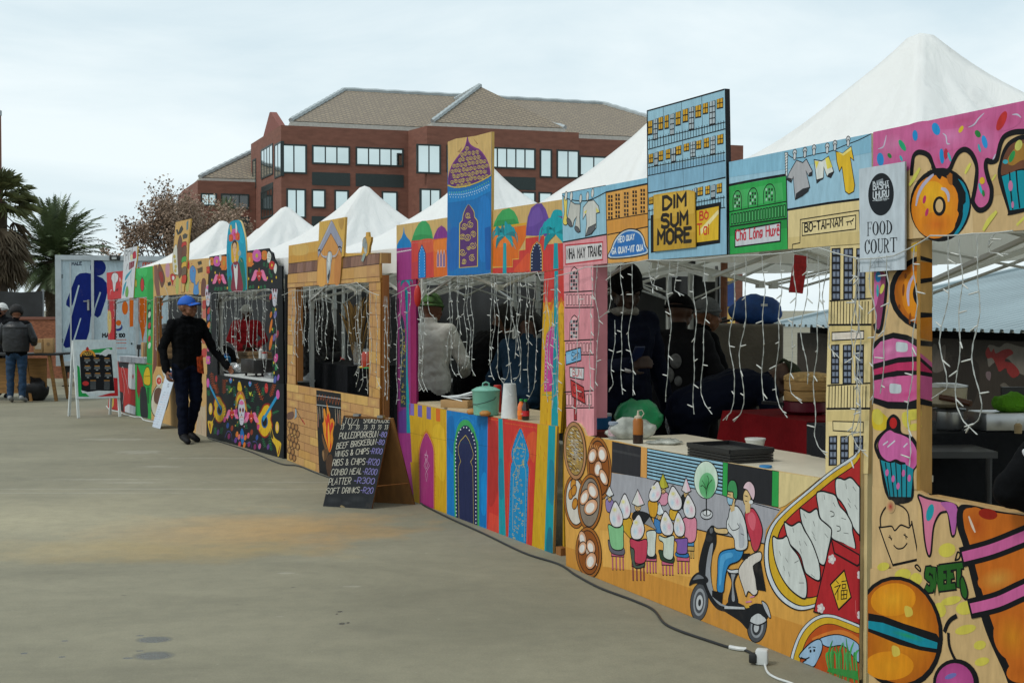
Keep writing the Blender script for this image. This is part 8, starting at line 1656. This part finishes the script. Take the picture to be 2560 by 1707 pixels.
# leaning price strip
g0, g1 = G(380, 1066), G(398, 1072); up_ = AT(418, 918, g0.y + .22)
ps = SP(g0, g1, up_); a = Art(ps).t(250, 801, 6); a.board('1010,702 1090,735 1096,935 900,1624 782,1592', thick=.006, edge='a9b0b4', face='bcc6d2')
a.P('1f2a44', '1016,735 1086,750 1084,880 1008,868').P('b0303a', '1008,866 1084,878 1083,886 1008,874').P('a8503a', '1056,790 1070,780 1075,830 1060,840').S('3a3f46', 6, '1015,950 1040,955').S('3a3f46', 6, '1012,975 1038,980').S('3a3f46', 5, '1012,995 1036,998')
for i in range(14):
    y = 1075 + i * 36; x = 985 - i * 13; a.S(random.choice(['6a88b4', 'c88a8a', '6a6f78']), 4, [(x - 30, y), (x + 4, y + 6)], sm=0).S(random.choice(['c88a8a', '8a8f98']), 3, [(x + 20, y + 6), (x + 55, y + 12)], sm=0)
tag(a.build('price_strip', None), 'narrow white price board leaning on the tan grill stall by the man', 'price board')
# ================================================================ things on and behind the counters
def lt(name, label, cat, parts, pos, group=None):
    t_ = thing(name, pos, label, cat, group)
    for nm, m_, bld, *sm in parts: b_ = MB(); bld(b_); b_.v = [v + Vector(pos) for v in b_.v]; b_.build(nm, m_, t_, smooth=sm[0] if sm else 'auto')
    return t_
def sg(name, label, cat, m_, bld, pos, group=None, smooth='auto', wob=0, ws=20):
    b_ = MB(); bld(b_); b_.v = [v + Vector(pos) for v in b_.v]; return tag(b_.build(name, m_, None, smooth, base=pos, wob=wob, wscale=ws), label, cat, group)
def crumple(rx, ry, rz, n=26, amt=.22, f=9.0):
    def g(b_):
        b_.ell((0, 0, rz * .8), (rx, ry, rz), n, n // 2); b_.v = [Vector((v.x, v.y, max(0, v.z))) * (1 + noise.noise(v * f + Vector((rx * 50, 0, 0))) * amt + noise.noise(v * f * 2.6) * amt * .5) for v in b_.v]
    return g
def on(px, py, z, back=0.0): p = G(px, py, z); d = ray(px, py); q = Vector((d.x, d.y, 0)).normalized(); return p + q * back
def jar_(b, r, h): b.lathe([(r * .9, 0), (r, .008), (r, h * .8), (r * .82, h * .9), (r * .82, h)], n=18)
glass = mat('clear_glass', (.5, .53, .53), .08, alpha=.35, var=.02); silver = mat('brushed_steel', (.42, .43, .44), .3, metal=.9, var=.1); foil = mat('crumpled_foil', (.55, .56, .57), .25, metal=.9, bump=1.0, bscale=30); blk = mat('black_enamel', (.012, .012, .013), .35); card = mat('brown_card', paint('8a7050'), .85); kraft = mat('kraft_paper', paint('a8865a'), .85); red_ = cloth('red_table_cloth', paint('520a0e', .7)); bkc = cloth('black_table_cloth', (.011, .012, .014)); wplast = mat('white_plastic', (.55, .57, .56), .4)
# dumpling stall
lt('sauce_jar', 'small glass jar with a pale lid on the dumpling counter', 'jar', [('jar', glass, lambda b: jar_(b, .034, .085)), ('label', mat('pink_white_label', paint('b59aa0'), .7, var=.5, scale=40), lambda b: b.tube([(0, 0, .02), (0, 0, .06)], .0347, 18, cap=False)), ('lid', mat('grey_blue_lid', paint('8a95a4'), .5), lambda b: b.lathe([(.033, .085), (.034, .1), (.03, .103)], n=18))], on(1535, 1097, VT))
lt('sauce_bottle', 'brown sauce squeeze bottle with a clear nozzle on the dumpling counter', 'bottle', [('bottle', mat('amber_plastic', paint('9a5a14'), .35), lambda b: b.lathe([(.028, .05), (.03, .052), (.03, .13), (.022, .145)], n=18)), ('sauce', mat('dark_sauce', (.02, .008, .006), .3), lambda b: b.lathe([(.028, 0), (.0302, .004), (.0302, .05)], n=18)), ('nozzle', mat('clear_nozzle', paint('b8ac98'), .4), lambda b: (b.lathe([(.022, .145), (.022, .155), (.008, .162), (.004, .19)], n=14), b.tube([(.02, 0, .152), (.034, 0, .172), (.022, 0, .192), (.004, 0, .188)], .003, 6)))], on(1595, 1108, VT))
sg('green_bag', 'crumpled green plastic bag on the dumpling counter', 'plastic bag', mat('green_plastic_film', paint('0f7a48'), .35, var=.3, bump=.6, bscale=14), crumple(.15, .1, .12), on(1592, 1088, VT, .1), smooth=True)
sg('clear_bag', 'clear plastic bag of pale buns in front of the green bag', 'plastic bag', mat('clear_film', (.42, .44, .40), .2, alpha=.72, var=.4, scale=14, bump=.8, bscale=20), crumple(.15, .08, .065, amt=.3), on(1572, 1098, VT, .03), smooth=True)
sg('plastic_wrap', 'flat crumpled clear plastic wrap beside the brown sauce bottle', 'plastic wrap', mat('clear_film', (.4, .42, .4), .2), crumple(.10, .07, .015, amt=.5, f=20), on(1662, 1110, VT), smooth=True)
def trays(b):
    for i in range(4): z = i * .014; b.prism([Vector(PV.U * x_ + PV.n * y_ + Vector((0, 0, z))) for x_, y_ in ((-.2, -.13), (.2, -.13), (.2, .13), (-.2, .13))], (0, 0, .011))
    for x0, y0, x1, y1 in ((-.2, -.13, .2, -.13), (.2, -.13, .2, .13), (.2, .13, -.2, .13), (-.2, .13, -.2, -.13)): b.bar(PV.U * x0 + PV.n * y0 + Vector((0, 0, .062)), PV.U * x1 + PV.n * y1 + Vector((0, 0, .062)), .012, .02)
sg('tray_stack', 'stack of flat black trays on the dumpling counter', 'trays', blk, trays, on(1824, 1158, VT, .2))
sg('blue_lid', 'small blue lid beside the stack of black trays', 'lid', mat('blue_plastic', paint('2a78b0'), .4), lambda b: b.lathe([(.03, 0), (.032, .006), (.03, .012)], n=18), on(1914, 1172, VT, .05))
sg('plastic_tub', 'white plastic tub at the back of the dumpling counter', 'tub', wplast, lambda b: b.lathe([(.04, 0), (.055, .06), (.058, .063), (.058, .072), (.05, .072)], n=20), on(1888, 1138, VT - .02, .22))
def clothtable(b, w_, d_, h, ax, flare=.05):
    ux = ax.normalized(); uy = Vector((-ux.y, ux.x, 0)); n = 48; top = []; bot = []
    per = [(-1 + 2 * i / 12, -1) for i in range(12)] + [(1, -1 + 2 * i / 12) for i in range(12)] + [(1 - 2 * i / 12, 1) for i in range(12)] + [(-1, 1 - 2 * i / 12) for i in range(12)]
    for i, (x_, y_) in enumerate(per): p = ux * x_ * w_ / 2 + uy * y_ * d_ / 2; f = 1 + (flare + .05 * math.sin(i * 1.7)) / max(w_, d_) * 1.6; top.append(p + Vector((0, 0, h))); bot.append(p * f + Vector((0, 0, .04)))
    mid = [(a_ * .75 + c_ * .25) for a_, c_ in zip(top, bot)]
    b.add(top + mid + bot + [Vector((0, 0, h + .002))], [(i, (i + 1) % n, n + (i + 1) % n, n + i) for i in range(n)] + [(n + i, n + (i + 1) % n, 2 * n + (i + 1) % n, 2 * n + i) for i in range(n)] + [(3 * n, (i + 1) % n, i) for i in range(n)])
def ctable(label, m_, pos, w_, d_, h, ax, fl=.05): return sg('draped_table', label, 'table', m_, lambda b: clothtable(b, w_, d_, h, ax, fl), pos, smooth=False)
tp = AT(2012, 900, 7.75); ctable('table under a dark red cloth inside the dumpling stall', red_, (tp.x, tp.y, 0), .85, .6, .98, PV.U, .2)
pot = Vector((tp.x + .0, tp.y - .02, .982))
lt('cooking_pot', 'dark red pot under the bamboo steamer', 'pot', [('pot', mat('maroon_enamel', paint('4a0f1c', .6), .3), lambda b: b.lathe([(.1, 0), (.13, .02), (.132, .075), (.136, .078)], n=28)), ('handle', blk, lambda b: b.bar((-.13, 0, .06), (-.26, -.02, .07), .03, .018))], pot)
def steam(b):
    for i in range(2): z = .002 + .062 * i; b.lathe([(.142, z), (.145, z + .004), (.145, z + .052), (.138, z + .058)], n=36)
lt('bamboo_steamer', 'two tier bamboo steamer on the red table', 'steamer', [('basket', mat('bamboo', paint('b08a54'), .7, var=.2, scale=20, stretch=(1, 1, 6)), steam), ('lid', mat('woven_bamboo', paint('b8945c'), .75, var=.4, scale=50), lambda b: b.lathe([(.147, .122), (.147, .145), (.12, .16), (.06, .168), (.001, .17)], n=36))], pot + Vector((.02, 0, .08)))
def packet(b): b.box((0, 0, -.1), (.075, .012, .2), rot=Matrix.Rotation(R(8), 3, 'Y'), bev=.003)
hp_ = AT(1996, 690, 6.9); sg('red_packet', 'red printed packet hanging from the frame of the dumpling stall', 'packet', mat('red_foil_packet', paint('8f141a', .7), .4, var=.3, scale=60), packet, (hp_.x, hp_.y, hp_.z + .11))
hp_ = AT(1044, 740, 10.6); sg('red_bag', 'slim red bag hanging inside the left post of the domes stall', 'bag', mat('red_plastic', paint('8f1a10', .7), .4), lambda b: (b.ell((0, 0, -.09), (.03, .02, .09), 12, 8), b.tube([(0, 0, 0), (.015, 0, .03), (.0, 0, .05)], .004, 5)), (hp_.x, hp_.y, hp_.z + .09))
c = AT(1899, 812, 11.0)
lt('sports_bag', 'blue zipped bag lying on the grey concrete block', 'bag', [('bag', mat('blue_nylon', paint('0f3468', .7), .6, var=.35, scale=9, bump=.7, bscale=12), crumple(.235, .14, .135, 30, .16, 7), True), ('strap', blk, lambda b: b.tube([(-.2, -.1, .04), (-.32, -.12, .015), (-.38, -.06, .02), (-.26, .0, .05)], .012, 6)), ('logo', wplast, lambda b: b.box((.04, -.142, .16), (.055, .01, .02)))], Vector((c.x, 11.15, 1.482)))
p = AT(1500, 1060, 8.3); lt('red_crate', 'red crate with a blue tub at the left inside the dumpling stall', 'crate', [('crate', mat('red_orange_plastic', paint('7c2410'), .5), lambda b: b.box((0, 0, .42), (.3, .3, .84), bev=.01)), ('tub', mat('blue_plastic', paint('2a78b0')), lambda b: b.lathe([(.06, .842), (.075, .92), (.07, .925)], n=18)), ('lid', wplast, lambda b: b.lathe([(.076, .926), (.076, .94), (.01, .945)], n=18))], (p.x, 8.3, 0))
# domes stall
mint = mat('mint_enamel', paint('6fae9a'), .25, var=.06, spec=.6)
lt('enamel_pot', 'mint green enamel bucket with a lid on the domes counter', 'pot', [('bucket', mint, lambda b: b.lathe([(.085, 0), (.092, .005), (.102, .175), (.104, .178)], n=32)), ('lid', mint, lambda b: (b.lathe([(.106, .178), (.106, .185), (.07, .204), (.02, .213), (.001, .214)], n=32), b.tube([(-.024, 0, .21), (-.022, 0, .232), (0, 0, .242), (.022, 0, .232), (.024, 0, .21)], .006, 8))), ('bail_handle', blk, lambda b: b.tube([(.1, -.01, .165), (.06, -.095, .12), (0, -.115, .1), (-.06, -.1, .085), (-.1, -.02, .08)], .0025, 6))], on(1215, 1040, VTM, .1))
sg('paper_roll', 'tall roll of white paper towel beside the mint bucket', 'paper roll', mat('white_paper', (.6, .62, .62), .85, bump=.2), lambda b: b.lathe([(.062, 0), (.061, .02), (.044, .245), (.02, .246), (.018, .24)], n=26), on(1274, 1046, VTM, .06))
lt('cardboard_box', 'shallow cardboard box heaped with white paper on the domes counter', 'box', [('box', kraft, lambda b: b.box((0, 0, .03), (.24, .18, .06), rot=R(-25), bev=.003)), ('paper', mat('white_paper', (.6, .62, .62)), lambda b: [b.box((-.02 + .03 * i, .01 * i, .066 + .014 * i), (.2, .15, .006), rot=Matrix.Rotation(R(12 - 9 * i), 3, 'Y') @ Matrix.Rotation(R(-30 + 14 * i), 3, 'Z')) for i in range(4)])], on(1148, 1020, VTM, .1))
for px, lb in ((1181, 'left hand round bread bun in front of the mint bucket'), (1213, 'right hand round bread bun in front of the mint bucket')): sg('bread_bun', lb, 'bun', mat('bread_crust', paint('b07a3c'), .65, var=.3, scale=14), lambda b: b.lathe([(.03, 0), (.043, .012), (.042, .026), (.026, .04), (.001, .044)], n=20), on(px, 1036 + (px - 1181) * .12, VTM, .02), 'buns on the domes counter', smooth=True)
def bottle(b): b.lathe([(.022, 0), (.026, .006), (.027, .045), (.024, .06), (.027, .085), (.02, .11), (.011, .125), (.011, .13)], n=18)
for px, col, lb, lab in ((1303, 'c05a14', 'small orange drink bottle with a green cap on the domes counter', 'c26a1c'), (1314, '1a0d0a', 'small dark cola bottle with a red label and green cap', 'a01820')):
    ps_ = on(px, 1050, VTM, .04 if px < 1310 else .0)
    t_ = lt('drink_bottle', lb, 'bottle', [('bottle', mat('drink_' + col, paint(col, .7), .12, spec=.7), bottle), ('label', mat('label_' + lab, paint(lab, .7), .5), lambda b: b.tube([(0, 0, .03), (0, 0, .066)], .0276, 18, cap=False)), ('cap', mat('green_cap', paint('1f8a3a'), .4), lambda b: b.lathe([(.0125, .13), (.0125, .144), (.01, .146)], n=14))], ps_, 'drink bottles on the domes counter')
    if px > 1310:
        a = Art(VP(ps_ + PM.n * .0279 - PM.U * .02, PM.U)); o_ = a.pl
        q = [(0.004, .04), (.036, .058)]
        for st_ in ([(.004, .054), (.002, .046), (.006, .041), (.011, .044)], [(.012, .047), (.016, .049), (.017, .044), (.013, .043), (.012, .047)], [(.019, .047), (.024, .05)], [(.024, .05), (.024, .044), (.03, .046)], [(.03, .05), (.034, .048), (.035, .044), (.031, .043)]):
            n0 = len(st_); vv = [Vector((x_, z_)) for x_, z_ in st_]; L2 = [(v.x, v.y + .0013) for v in vv] + [(v.x, v.y - .0013) for v in vv]; a.put(L2, [(i, i + 1, i + 1 + n0, i + n0) for i in range(n0 - 1)], [paint('c8c8c8')] * (2 * n0))
        a.build('lettering', t_)
sg('red_tin', 'red tin behind the mint bucket and paper roll', 'tin', mat('red_plastic', paint('8f1a10', .7)), lambda b: b.lathe([(.03, 0), (.03, .2), (.026, .205)], n=16), on(1244, 1036, VTM, .22))
p = AT(1270, 900, 12.5)
lt('gas_cooker', 'white gas cooker standing at the back of the domes stall', 'cooker', [('body', mat('white_enamel', (.4, .41, .40), .4), lambda b: b.box((0, 0, .45), (.6, .5, .9), bev=.01)), ('oven_door', blk, lambda b: b.box((0, -.256, .42), (.5, .02, .46))), ('hob', blk, lambda b: b.box((0, 0, .912), (.56, .46, .02))), ('splash_back', mat('white_enamel', (.4, .41, .4)), lambda b: (b.box((0, .24, 1.1), (.6, .02, .36)),)), ('rail', silver, lambda b: (b.bar((-.3, .2, 1.26), (.3, .2, 1.26), .018), b.bar((-.3, .2, 1.2), (.3, .2, 1.2), .014)))] + [('knob', blk, (lambda x_: lambda b: b.lathe([(.022, 0), (.02, .02), (.001, .021)], (x_, -.252, .8), 12, Matrix.Rotation(R(90), 3, 'X')))(x_)) for x_ in (-.2, -.07, .07, .2)], (p.x, 12.5, 0))
p = AT(1112, 930, 12.4); lt('steel_bench', 'steel work bench beside the cook in white', 'bench', [('top', silver, lambda b: b.box((0, 0, .9), (.7, .5, .04), bev=.005))] + [('leg', silver, (lambda x_, y_: lambda b: b.cyl((x_, y_, 0), (x_, y_, .88), .018, n=8))(x_, y_)) for x_ in (-.3, .3) for y_ in (-.2, .2)], (p.x + .05, 12.7, 0))
# smokehouse
def back(pl, px, py, d): r_ = ray(px, py); return O + r_ * (((pl.A - O).dot(pl.n) - d) / r_.dot(pl.n))
def onp(pl, px, d): p_ = back(pl, px, 900, d); return Vector((p_.x, p_.y, 0))
q = onp(PS, 872, .75); ctable('table under a black cloth inside the smokehouse', bkc, q, 1.75, .6, 1.02, PS.U)
vb = Vector((onp(PS, 893, .62).x, onp(PS, 893, .62).y, 1.025))
def grass(b):
    for i in range(46):
        a_ = i * 2.4; r_ = .012 + .02 * (i % 5) / 5; top = Vector((math.cos(a_) * (.05 + .11 * random.random()), math.sin(a_) * .1, .42 + .24 * random.random())); b.tube([(r_ * math.cos(a_), r_ * math.sin(a_), .02), top * .6, top, top * 1.12 + Vector((.02 * math.cos(a_), 0, -.02))], [.002, .004, .012, .002], 4)
lt('vase', 'glass vase of dry pampas grass on the smokehouse table', 'vase', [('vase', glass, lambda b: b.lathe([(.035, 0), (.04, .01), (.045, .16), (.055, .24)], n=20)), ('dry_grass', mat('dry_grass', paint('9a7a48'), .9, var=.3), grass, False)], vb)
v2 = onp(PS, 921, .5); lt('drink_dispenser', 'glass dispenser of red drink on the smokehouse table', 'dispenser', [('jar', mat('red_drink', paint('8a2c1c', .7), .15), lambda b: b.lathe([(.07, 0), (.075, .01), (.075, .13), (.055, .16)], n=20)), ('lid', glass, lambda b: b.lathe([(.056, .16), (.056, .185), (.01, .19)], n=16))], (v2.x, v2.y, 1.025))
for px, c_, lb in ((903, 'c9a82c', 'yellow plastic lid on the smokehouse table'), (917, '1f8a4a', 'green plastic lid on the smokehouse table')): v3 = onp(PS, px, .42); sg('plastic_lid', lb, 'plate', mat('lid_' + c_, paint(c_), .4), lambda b: b.lathe([(.03, 0), (.034, .005), (.02, .016), (.001, .018)], n=16), (v3.x, v3.y, 1.024), 'plastic lids in the smokehouse')  # these two discs are loose plastic lids
v4 = onp(PS, 815, .66); lt('roasting_pan', 'black roasting pan with tongs on the smokehouse table', 'pan', [('pan', blk, lambda b: b.box((0, 0, .05), (.3, .24, .1), rot=R(-60), bev=.012)), ('tongs', silver, lambda b: b.tube([(-.05, 0, .1), (.02, .03, .2), (.06, .05, .26)], .006, 6))], (v4.x, v4.y, 1.025))
p = G(1000, 1235); sg('yellow_bag', 'lime yellow bag on the ground behind the chalkboard', 'bag', mat('lime_plastic', paint('8a9a1c'), .5), crumple(.12, .1, .2), p + Vector((.03, .42, 0)), smooth=True)
# skull stall
q0 = onp(PK, 560, .02); q1 = onp(PK, 690, .02); ZK = .80
b = MB(); b.prism([Vector((v.x, v.y, ZK)) for v in (q0, q1, q1 - PK.n * .6, q0 - PK.n * .6)], (0, 0, .025)); tag(b.build('plank_table', wplast), 'white topped serving table behind the black skull counter', 'table'); ZK += .026
def kp(px, d): v = onp(PK, px, d); return Vector((v.x, v.y, ZK))
lt('griddle', 'dark steel griddle box on the skull stall table', 'griddle', [('body', mat('dark_steel', (.035, .033, .032), .4, metal=.4), lambda b: b.box((0, 0, .12), (.46, .3, .16), rot=math.atan2(PK.U.y, PK.U.x), bev=.008))] + [('foot', blk, (lambda s_, r_: lambda b: b.cyl(PK.U * .18 * s_ + PK.n * .1 * r_, PK.U * .18 * s_ + PK.n * .1 * r_ + Vector((0, 0, .05)), .014, n=8))(s_, r_)) for s_ in (-1, 1) for r_ in (-1, 1)], kp(648, .2))
sg('foil_tray', 'crumpled silver foil tray beside the griddle', 'tray', foil, crumple(.14, .1, .07, 24, .25, 16), kp(588, .16), smooth=False)
lt('water_bottle_pot', 'blue plastic jug at the left of the skull stall', 'jug', [('jug', mat('blue_plastic', paint('2a78b0')), lambda b: b.lathe([(.05, 0), (.06, .1), (.055, .16), (.03, .18)], n=18)), ('lid', mat('dark_blue_plastic', paint('123a70'), .4), lambda b: b.lathe([(.032, .18), (.032, .2), (.012, .21)], n=14))], kp(566, .38))
for i in range(5): sg('food_box', 'flat brown takeaway box, number %s from the bottom of its pile' % ['one', 'two', 'three', 'four', 'five'][i], 'takeaway box', card, lambda b: b.box((0, 0, .024), (.5, .3, .046), rot=math.atan2(PK.U.y, PK.U.x) + random.uniform(-.04, .04), bev=.004), kp(636, .55) + Vector((0, 0, .05 * i)), 'piled takeaway boxes in the skull stall')
lt('sauce_bottle', 'white squeeze bottle standing by the griddle', 'bottle', [('bottle', wplast, lambda b: b.lathe([(.028, 0), (.03, .01), (.03, .13), (.012, .15)], n=16)), ('nozzle', mat('pale_red_nozzle', paint('b04a3a'), .5), lambda b: b.lathe([(.012, .15), (.004, .19)], n=10))], kp(653, .36) + Vector((0, 0, .16)))
lt('sauce_tub', 'white sauce tub with a red lid beside the squeeze bottle', 'tub', [('tub', wplast, lambda b: b.lathe([(.03, 0), (.035, .06)], n=16)), ('lid', mat('red_plastic', paint('8f1a10', .7)), lambda b: b.lathe([(.036, .06), (.036, .075), (.01, .078)], n=16))], kp(662, .3) + Vector((0, 0, .2)))
sg('steel_tray', 'shallow steel tray of yellow food at the right of the skull counter', 'tray', silver, lambda b: b.box((0, 0, .03), (.22, .16, .06), rot=math.atan2(PK.U.y, PK.U.x), bev=.006), kp(684, .2))
# grill and pizza stalls
zp = back
q = zp(PB, 408, 915, .3); b = MB(); b.box((q.x, q.y + .25, .43), (.5, .5, .86)); tag(b.build('dark_cabinet', blk), 'black cabinet just inside the tan grill stall', 'cabinet')
for i in range(4): sg('bread_crate', 'brown bread tray, level %s of its stack in the grill stall' % ['one', 'two', 'three', 'four'][i], 'tray', card, lambda b: b.box((0, 0, .045), (.3, .3, .085), bev=.004), (q.x - .02, q.y + .25, .862 + .09 * i), 'bread trays in the grill stall')
lt('stock_pot', 'dark pot with a grey lid on top of the bread trays', 'pot', [('pot', blk, lambda b: b.lathe([(.1, 0), (.11, .01), (.11, .1)], n=20)), ('lid', mat('grey_metal', (.05, .052, .055), .4, metal=.4), lambda b: b.lathe([(.115, .1), (.1, .15), (.03, .17), (.001, .171)], n=20))], (q.x - .02, q.y + .25, 1.224))
def striped(pl):
    a_ = Art(pl, .03).t(250, 801, 6); a_.board('318,530 700,560 702,648 320,618', thick=.16, edge='b9bfc4', face='c2c8cc')
    for i in range(21): x = 326 + i * 18; a_.P('1f2340', [(x, 532 + i * 1.4), (x + 9, 533 + i * 1.4), (x + 12, 620 + i * 1.4), (x + 3, 619 + i * 1.4)])
    return a_
o_ = striped(PZ).build('striped_box', None); tag(o_, 'navy and white striped paper box on the pizza counter', 'box')
v = zp(PZ, 361, 905, .12); sg('paper_bag', 'brown paper bag standing on the pizza counter', 'bag', kraft, lambda b: b.box((0, 0, .15), (.1, .07, .3), rot=R(-60), bev=.008), (v.x, v.y, v.z), wob=.01, ws=12)
sg('scraper', 'black handled scraper leaning on the paper bag', 'scraper', blk, lambda b: (b.bar((0, 0, 0), (.01, 0, .2), .02), b.box((.01, 0, .23), (.06, .01, .07))), (v.x - .1, v.y + .02, v.z))
# sweets stall kitchen
tb = AT(2470, 1000, 6.75); ctable('large table under a black cloth behind the sweets counter', bkc, (tb.x, tb.y, 0), 1.7, .7, 1.0, Vector((.98, .2, 0)))
def kt(px, Y): p_ = AT(px, 1000, Y); return Vector((p_.x, p_.y, 1.004))
lt('steel_pot', 'shiny steel cooking pot on the black table', 'pot', [('pot', silver, lambda b: b.lathe([(.06, 0), (.066, .01), (.066, .09), (.07, .093)], n=28)), ('lid', blk, lambda b: b.lathe([(.08, .094), (.08, .104), (.02, .11)], n=24))], kt(2374, 6.5))
lt('frying_pan', 'cream coloured pan with a brown handle resting on the steel pot', 'pan', [('pan', mat('cream_enamel', paint('a89c84'), .3, spec=.6), lambda b: b.lathe([(.07, .0), (.1, .02), (.104, .1), (.1, .102)], n=30)), ('handle', mat('brown_handle', paint('3a1c0c', .7), .4), lambda b: b.tube([(-.06, -.09, .055), (.0, -.13, .045), (.06, -.19, .03)], [.014, .015, .016], 10)), ('lid', silver, lambda b: b.lathe([(.106, .102), (.106, .108), (.06, .118)], n=30))], kt(2374, 6.5) + Vector((-.02, 0, .112)))
lt('steel_appliance', 'grey steel appliance box on the black table at the right', 'appliance', [('body', silver, lambda b: b.box((0, 0, .045), (.3, .2, .09), rot=R(8), bev=.006)), ('panel', blk, lambda b: b.box((.12, .12, .13), (.2, .012, .15), rot=R(8)))], kt(2512, 6.5))
sg('green_cloth', 'bright green cloth lying on the steel appliance', 'cloth', mat('green_towel', paint('4f8a14'), .95, var=.25, bump=.6, bscale=60), crumple(.11, .07, .045, 24, .4, 14), kt(2530, 6.46) + Vector((0, 0, .091)), smooth=True)
lt('sauce_bottle', 'pale sauce bottle beside the green cloth', 'bottle', [('bottle', mat('cream_plastic', paint('a08a64'), .4), lambda b: b.lathe([(.018, 0), (.019, .04), (.008, .05)], n=12)), ('nozzle', wplast, lambda b: b.lathe([(.006, .05), (.002, .07)], n=8))], kt(2546, 6.28))
lt('side_table', 'small grey side table beside the pale pole', 'side table', [('top', mat('grey_metal', (.05, .052, .055)), lambda b: b.box((0, 0, .93), (.4, .4, .03)))] + [('leg', mat('grey_metal', (.05, .052, .055)), (lambda x_, y_: lambda b: b.cyl((x_, y_, 0), (x_, y_, .92), .015, n=8))(x_, y_)) for x_ in (-.17, .17) for y_ in (-.17, .17)], (AT(2352, 1000, 6.2).x, 6.2, 0))
# ================================================================ left table and ground cables
p = G(100, 1003); tw = mat('scrubbed_pine', paint('8a6434'), .7, var=.25, scale=3, stretch=(2, 12, 12)); TZ = .82
lt('trestle_table', 'wooden trestle table with a dark top behind the two customers', 'table', [('top', mat('dark_table_top', (.02, .02, .02), .6), lambda b: b.box((-.55, .35, TZ), (2.0, .7, .035))), ('front_panel', tw, lambda b: b.box((-.3, .2, .44), (1.0, .03, .62)))] + [('leg', tw, (lambda x0, y0, x1: lambda b: b.bar((x0, y0, TZ - .02), (x1, y0, 0), .05))(x0, y0, x1)) for x0, y0, x1 in ((.3, .05, .42), (-.12, .05, -.02), (.3, .65, .42), (-1.4, .05, -1.5), (-1.4, .65, -1.5))], (p.x - .15, p.y, 0))
for px, w_, h_, lb in ((98, .16, .25, 'left kraft paper bag with a white label on the trestle table'), (123, .17, .26, 'right kraft paper bag with a round stamp on the trestle table')):
    q = AT(px, 880, p.y + .25); lt('paper_bag', lb, 'bag', [('bag', kraft, (lambda w_, h_: lambda b: b.box((0, 0, h_ / 2), (w_, .1, h_), bev=.006))(w_, h_)), ('label', mat('cream_label', paint('b8ae98'), .8) if px < 110 else card, (lambda h_, r_: lambda b: b.box((0, -.052, h_ * .5), (.11, .003, .11)) if r_ else b.lathe([(.03, 0), (.03, .003)], (0, -.051, h_ * .62), 16, Matrix.Rotation(R(90), 3, 'X')))(h_, px < 110))], (q.x, q.y, TZ + .02), 'kraft bags on the trestle table')
q = G(90, 1000); sg('black_bag', 'slumped black bag on the ground under the trestle table', 'bag', mat('black_nylon', (.008, .008, .009), .5, bump=.6, bscale=14), crumple(.26, .2, .24, 26, .25, 5), q + Vector((0, -.1, 0)), smooth=True)
rub = mat('black_rubber_cable', (.012, .013, .013), .5)
def cable(name, label, pts, r, m_):
    P_ = [tuple(G(*q_)) for q_ in pts]; P_ = catmull(P_, False, 7); b = MB(); b.tube([(x_, y_, r + .001) for x_, y_, z_ in P_], r, 8); return tag(b.build(name, m_), label, 'cable')
cable('power_cable', 'black power cable lying along the foot of the stalls', [(520, 1096), (620, 1128), (700, 1160), (746, 1166), (792, 1184), (850, 1204), (960, 1236), (1036, 1250), (1062, 1266), (1130, 1300), (1210, 1336), (1310, 1384), (1396, 1412), (1440, 1440), (1500, 1472), (1580, 1502), (1632, 1526), (1660, 1560), (1700, 1580), (1770, 1604), (1826, 1622), (1862, 1628), (1888, 1642)], .0068, rub)
cable('taped_joint', 'white tape wrapped round the black cable near the plug', [(1824, 1622), (1845, 1626), (1866, 1628)], .010, wplast)
c0 = G(1905, 1660); lt('plug_adapter', 'white power plug adapter on the ground at the bottom right', 'plug', [('body', wplast, lambda b: b.box((0, 0, .036), (.055, .05, .07), rot=R(-20), bev=.008)), ('black_plug', rub, lambda b: b.box((-.04, .0, .03), (.035, .04, .045), rot=R(-20), bev=.008))], c0)
cable('white_cord', 'white cord running from the plug adapter out of the picture', [(1912, 1664), (1920, 1684), (1942, 1698), (1990, 1716), (2060, 1760)], .0055, wplast)
cable('light_flex', 'white flex of the lights trailing under the pizza stall', [(266, 1016), (276, 1026), (296, 1030), (310, 1036), (335, 1043), (352, 1044), (358, 1050), (372, 1054), (384, 1056)], .008, wplast)
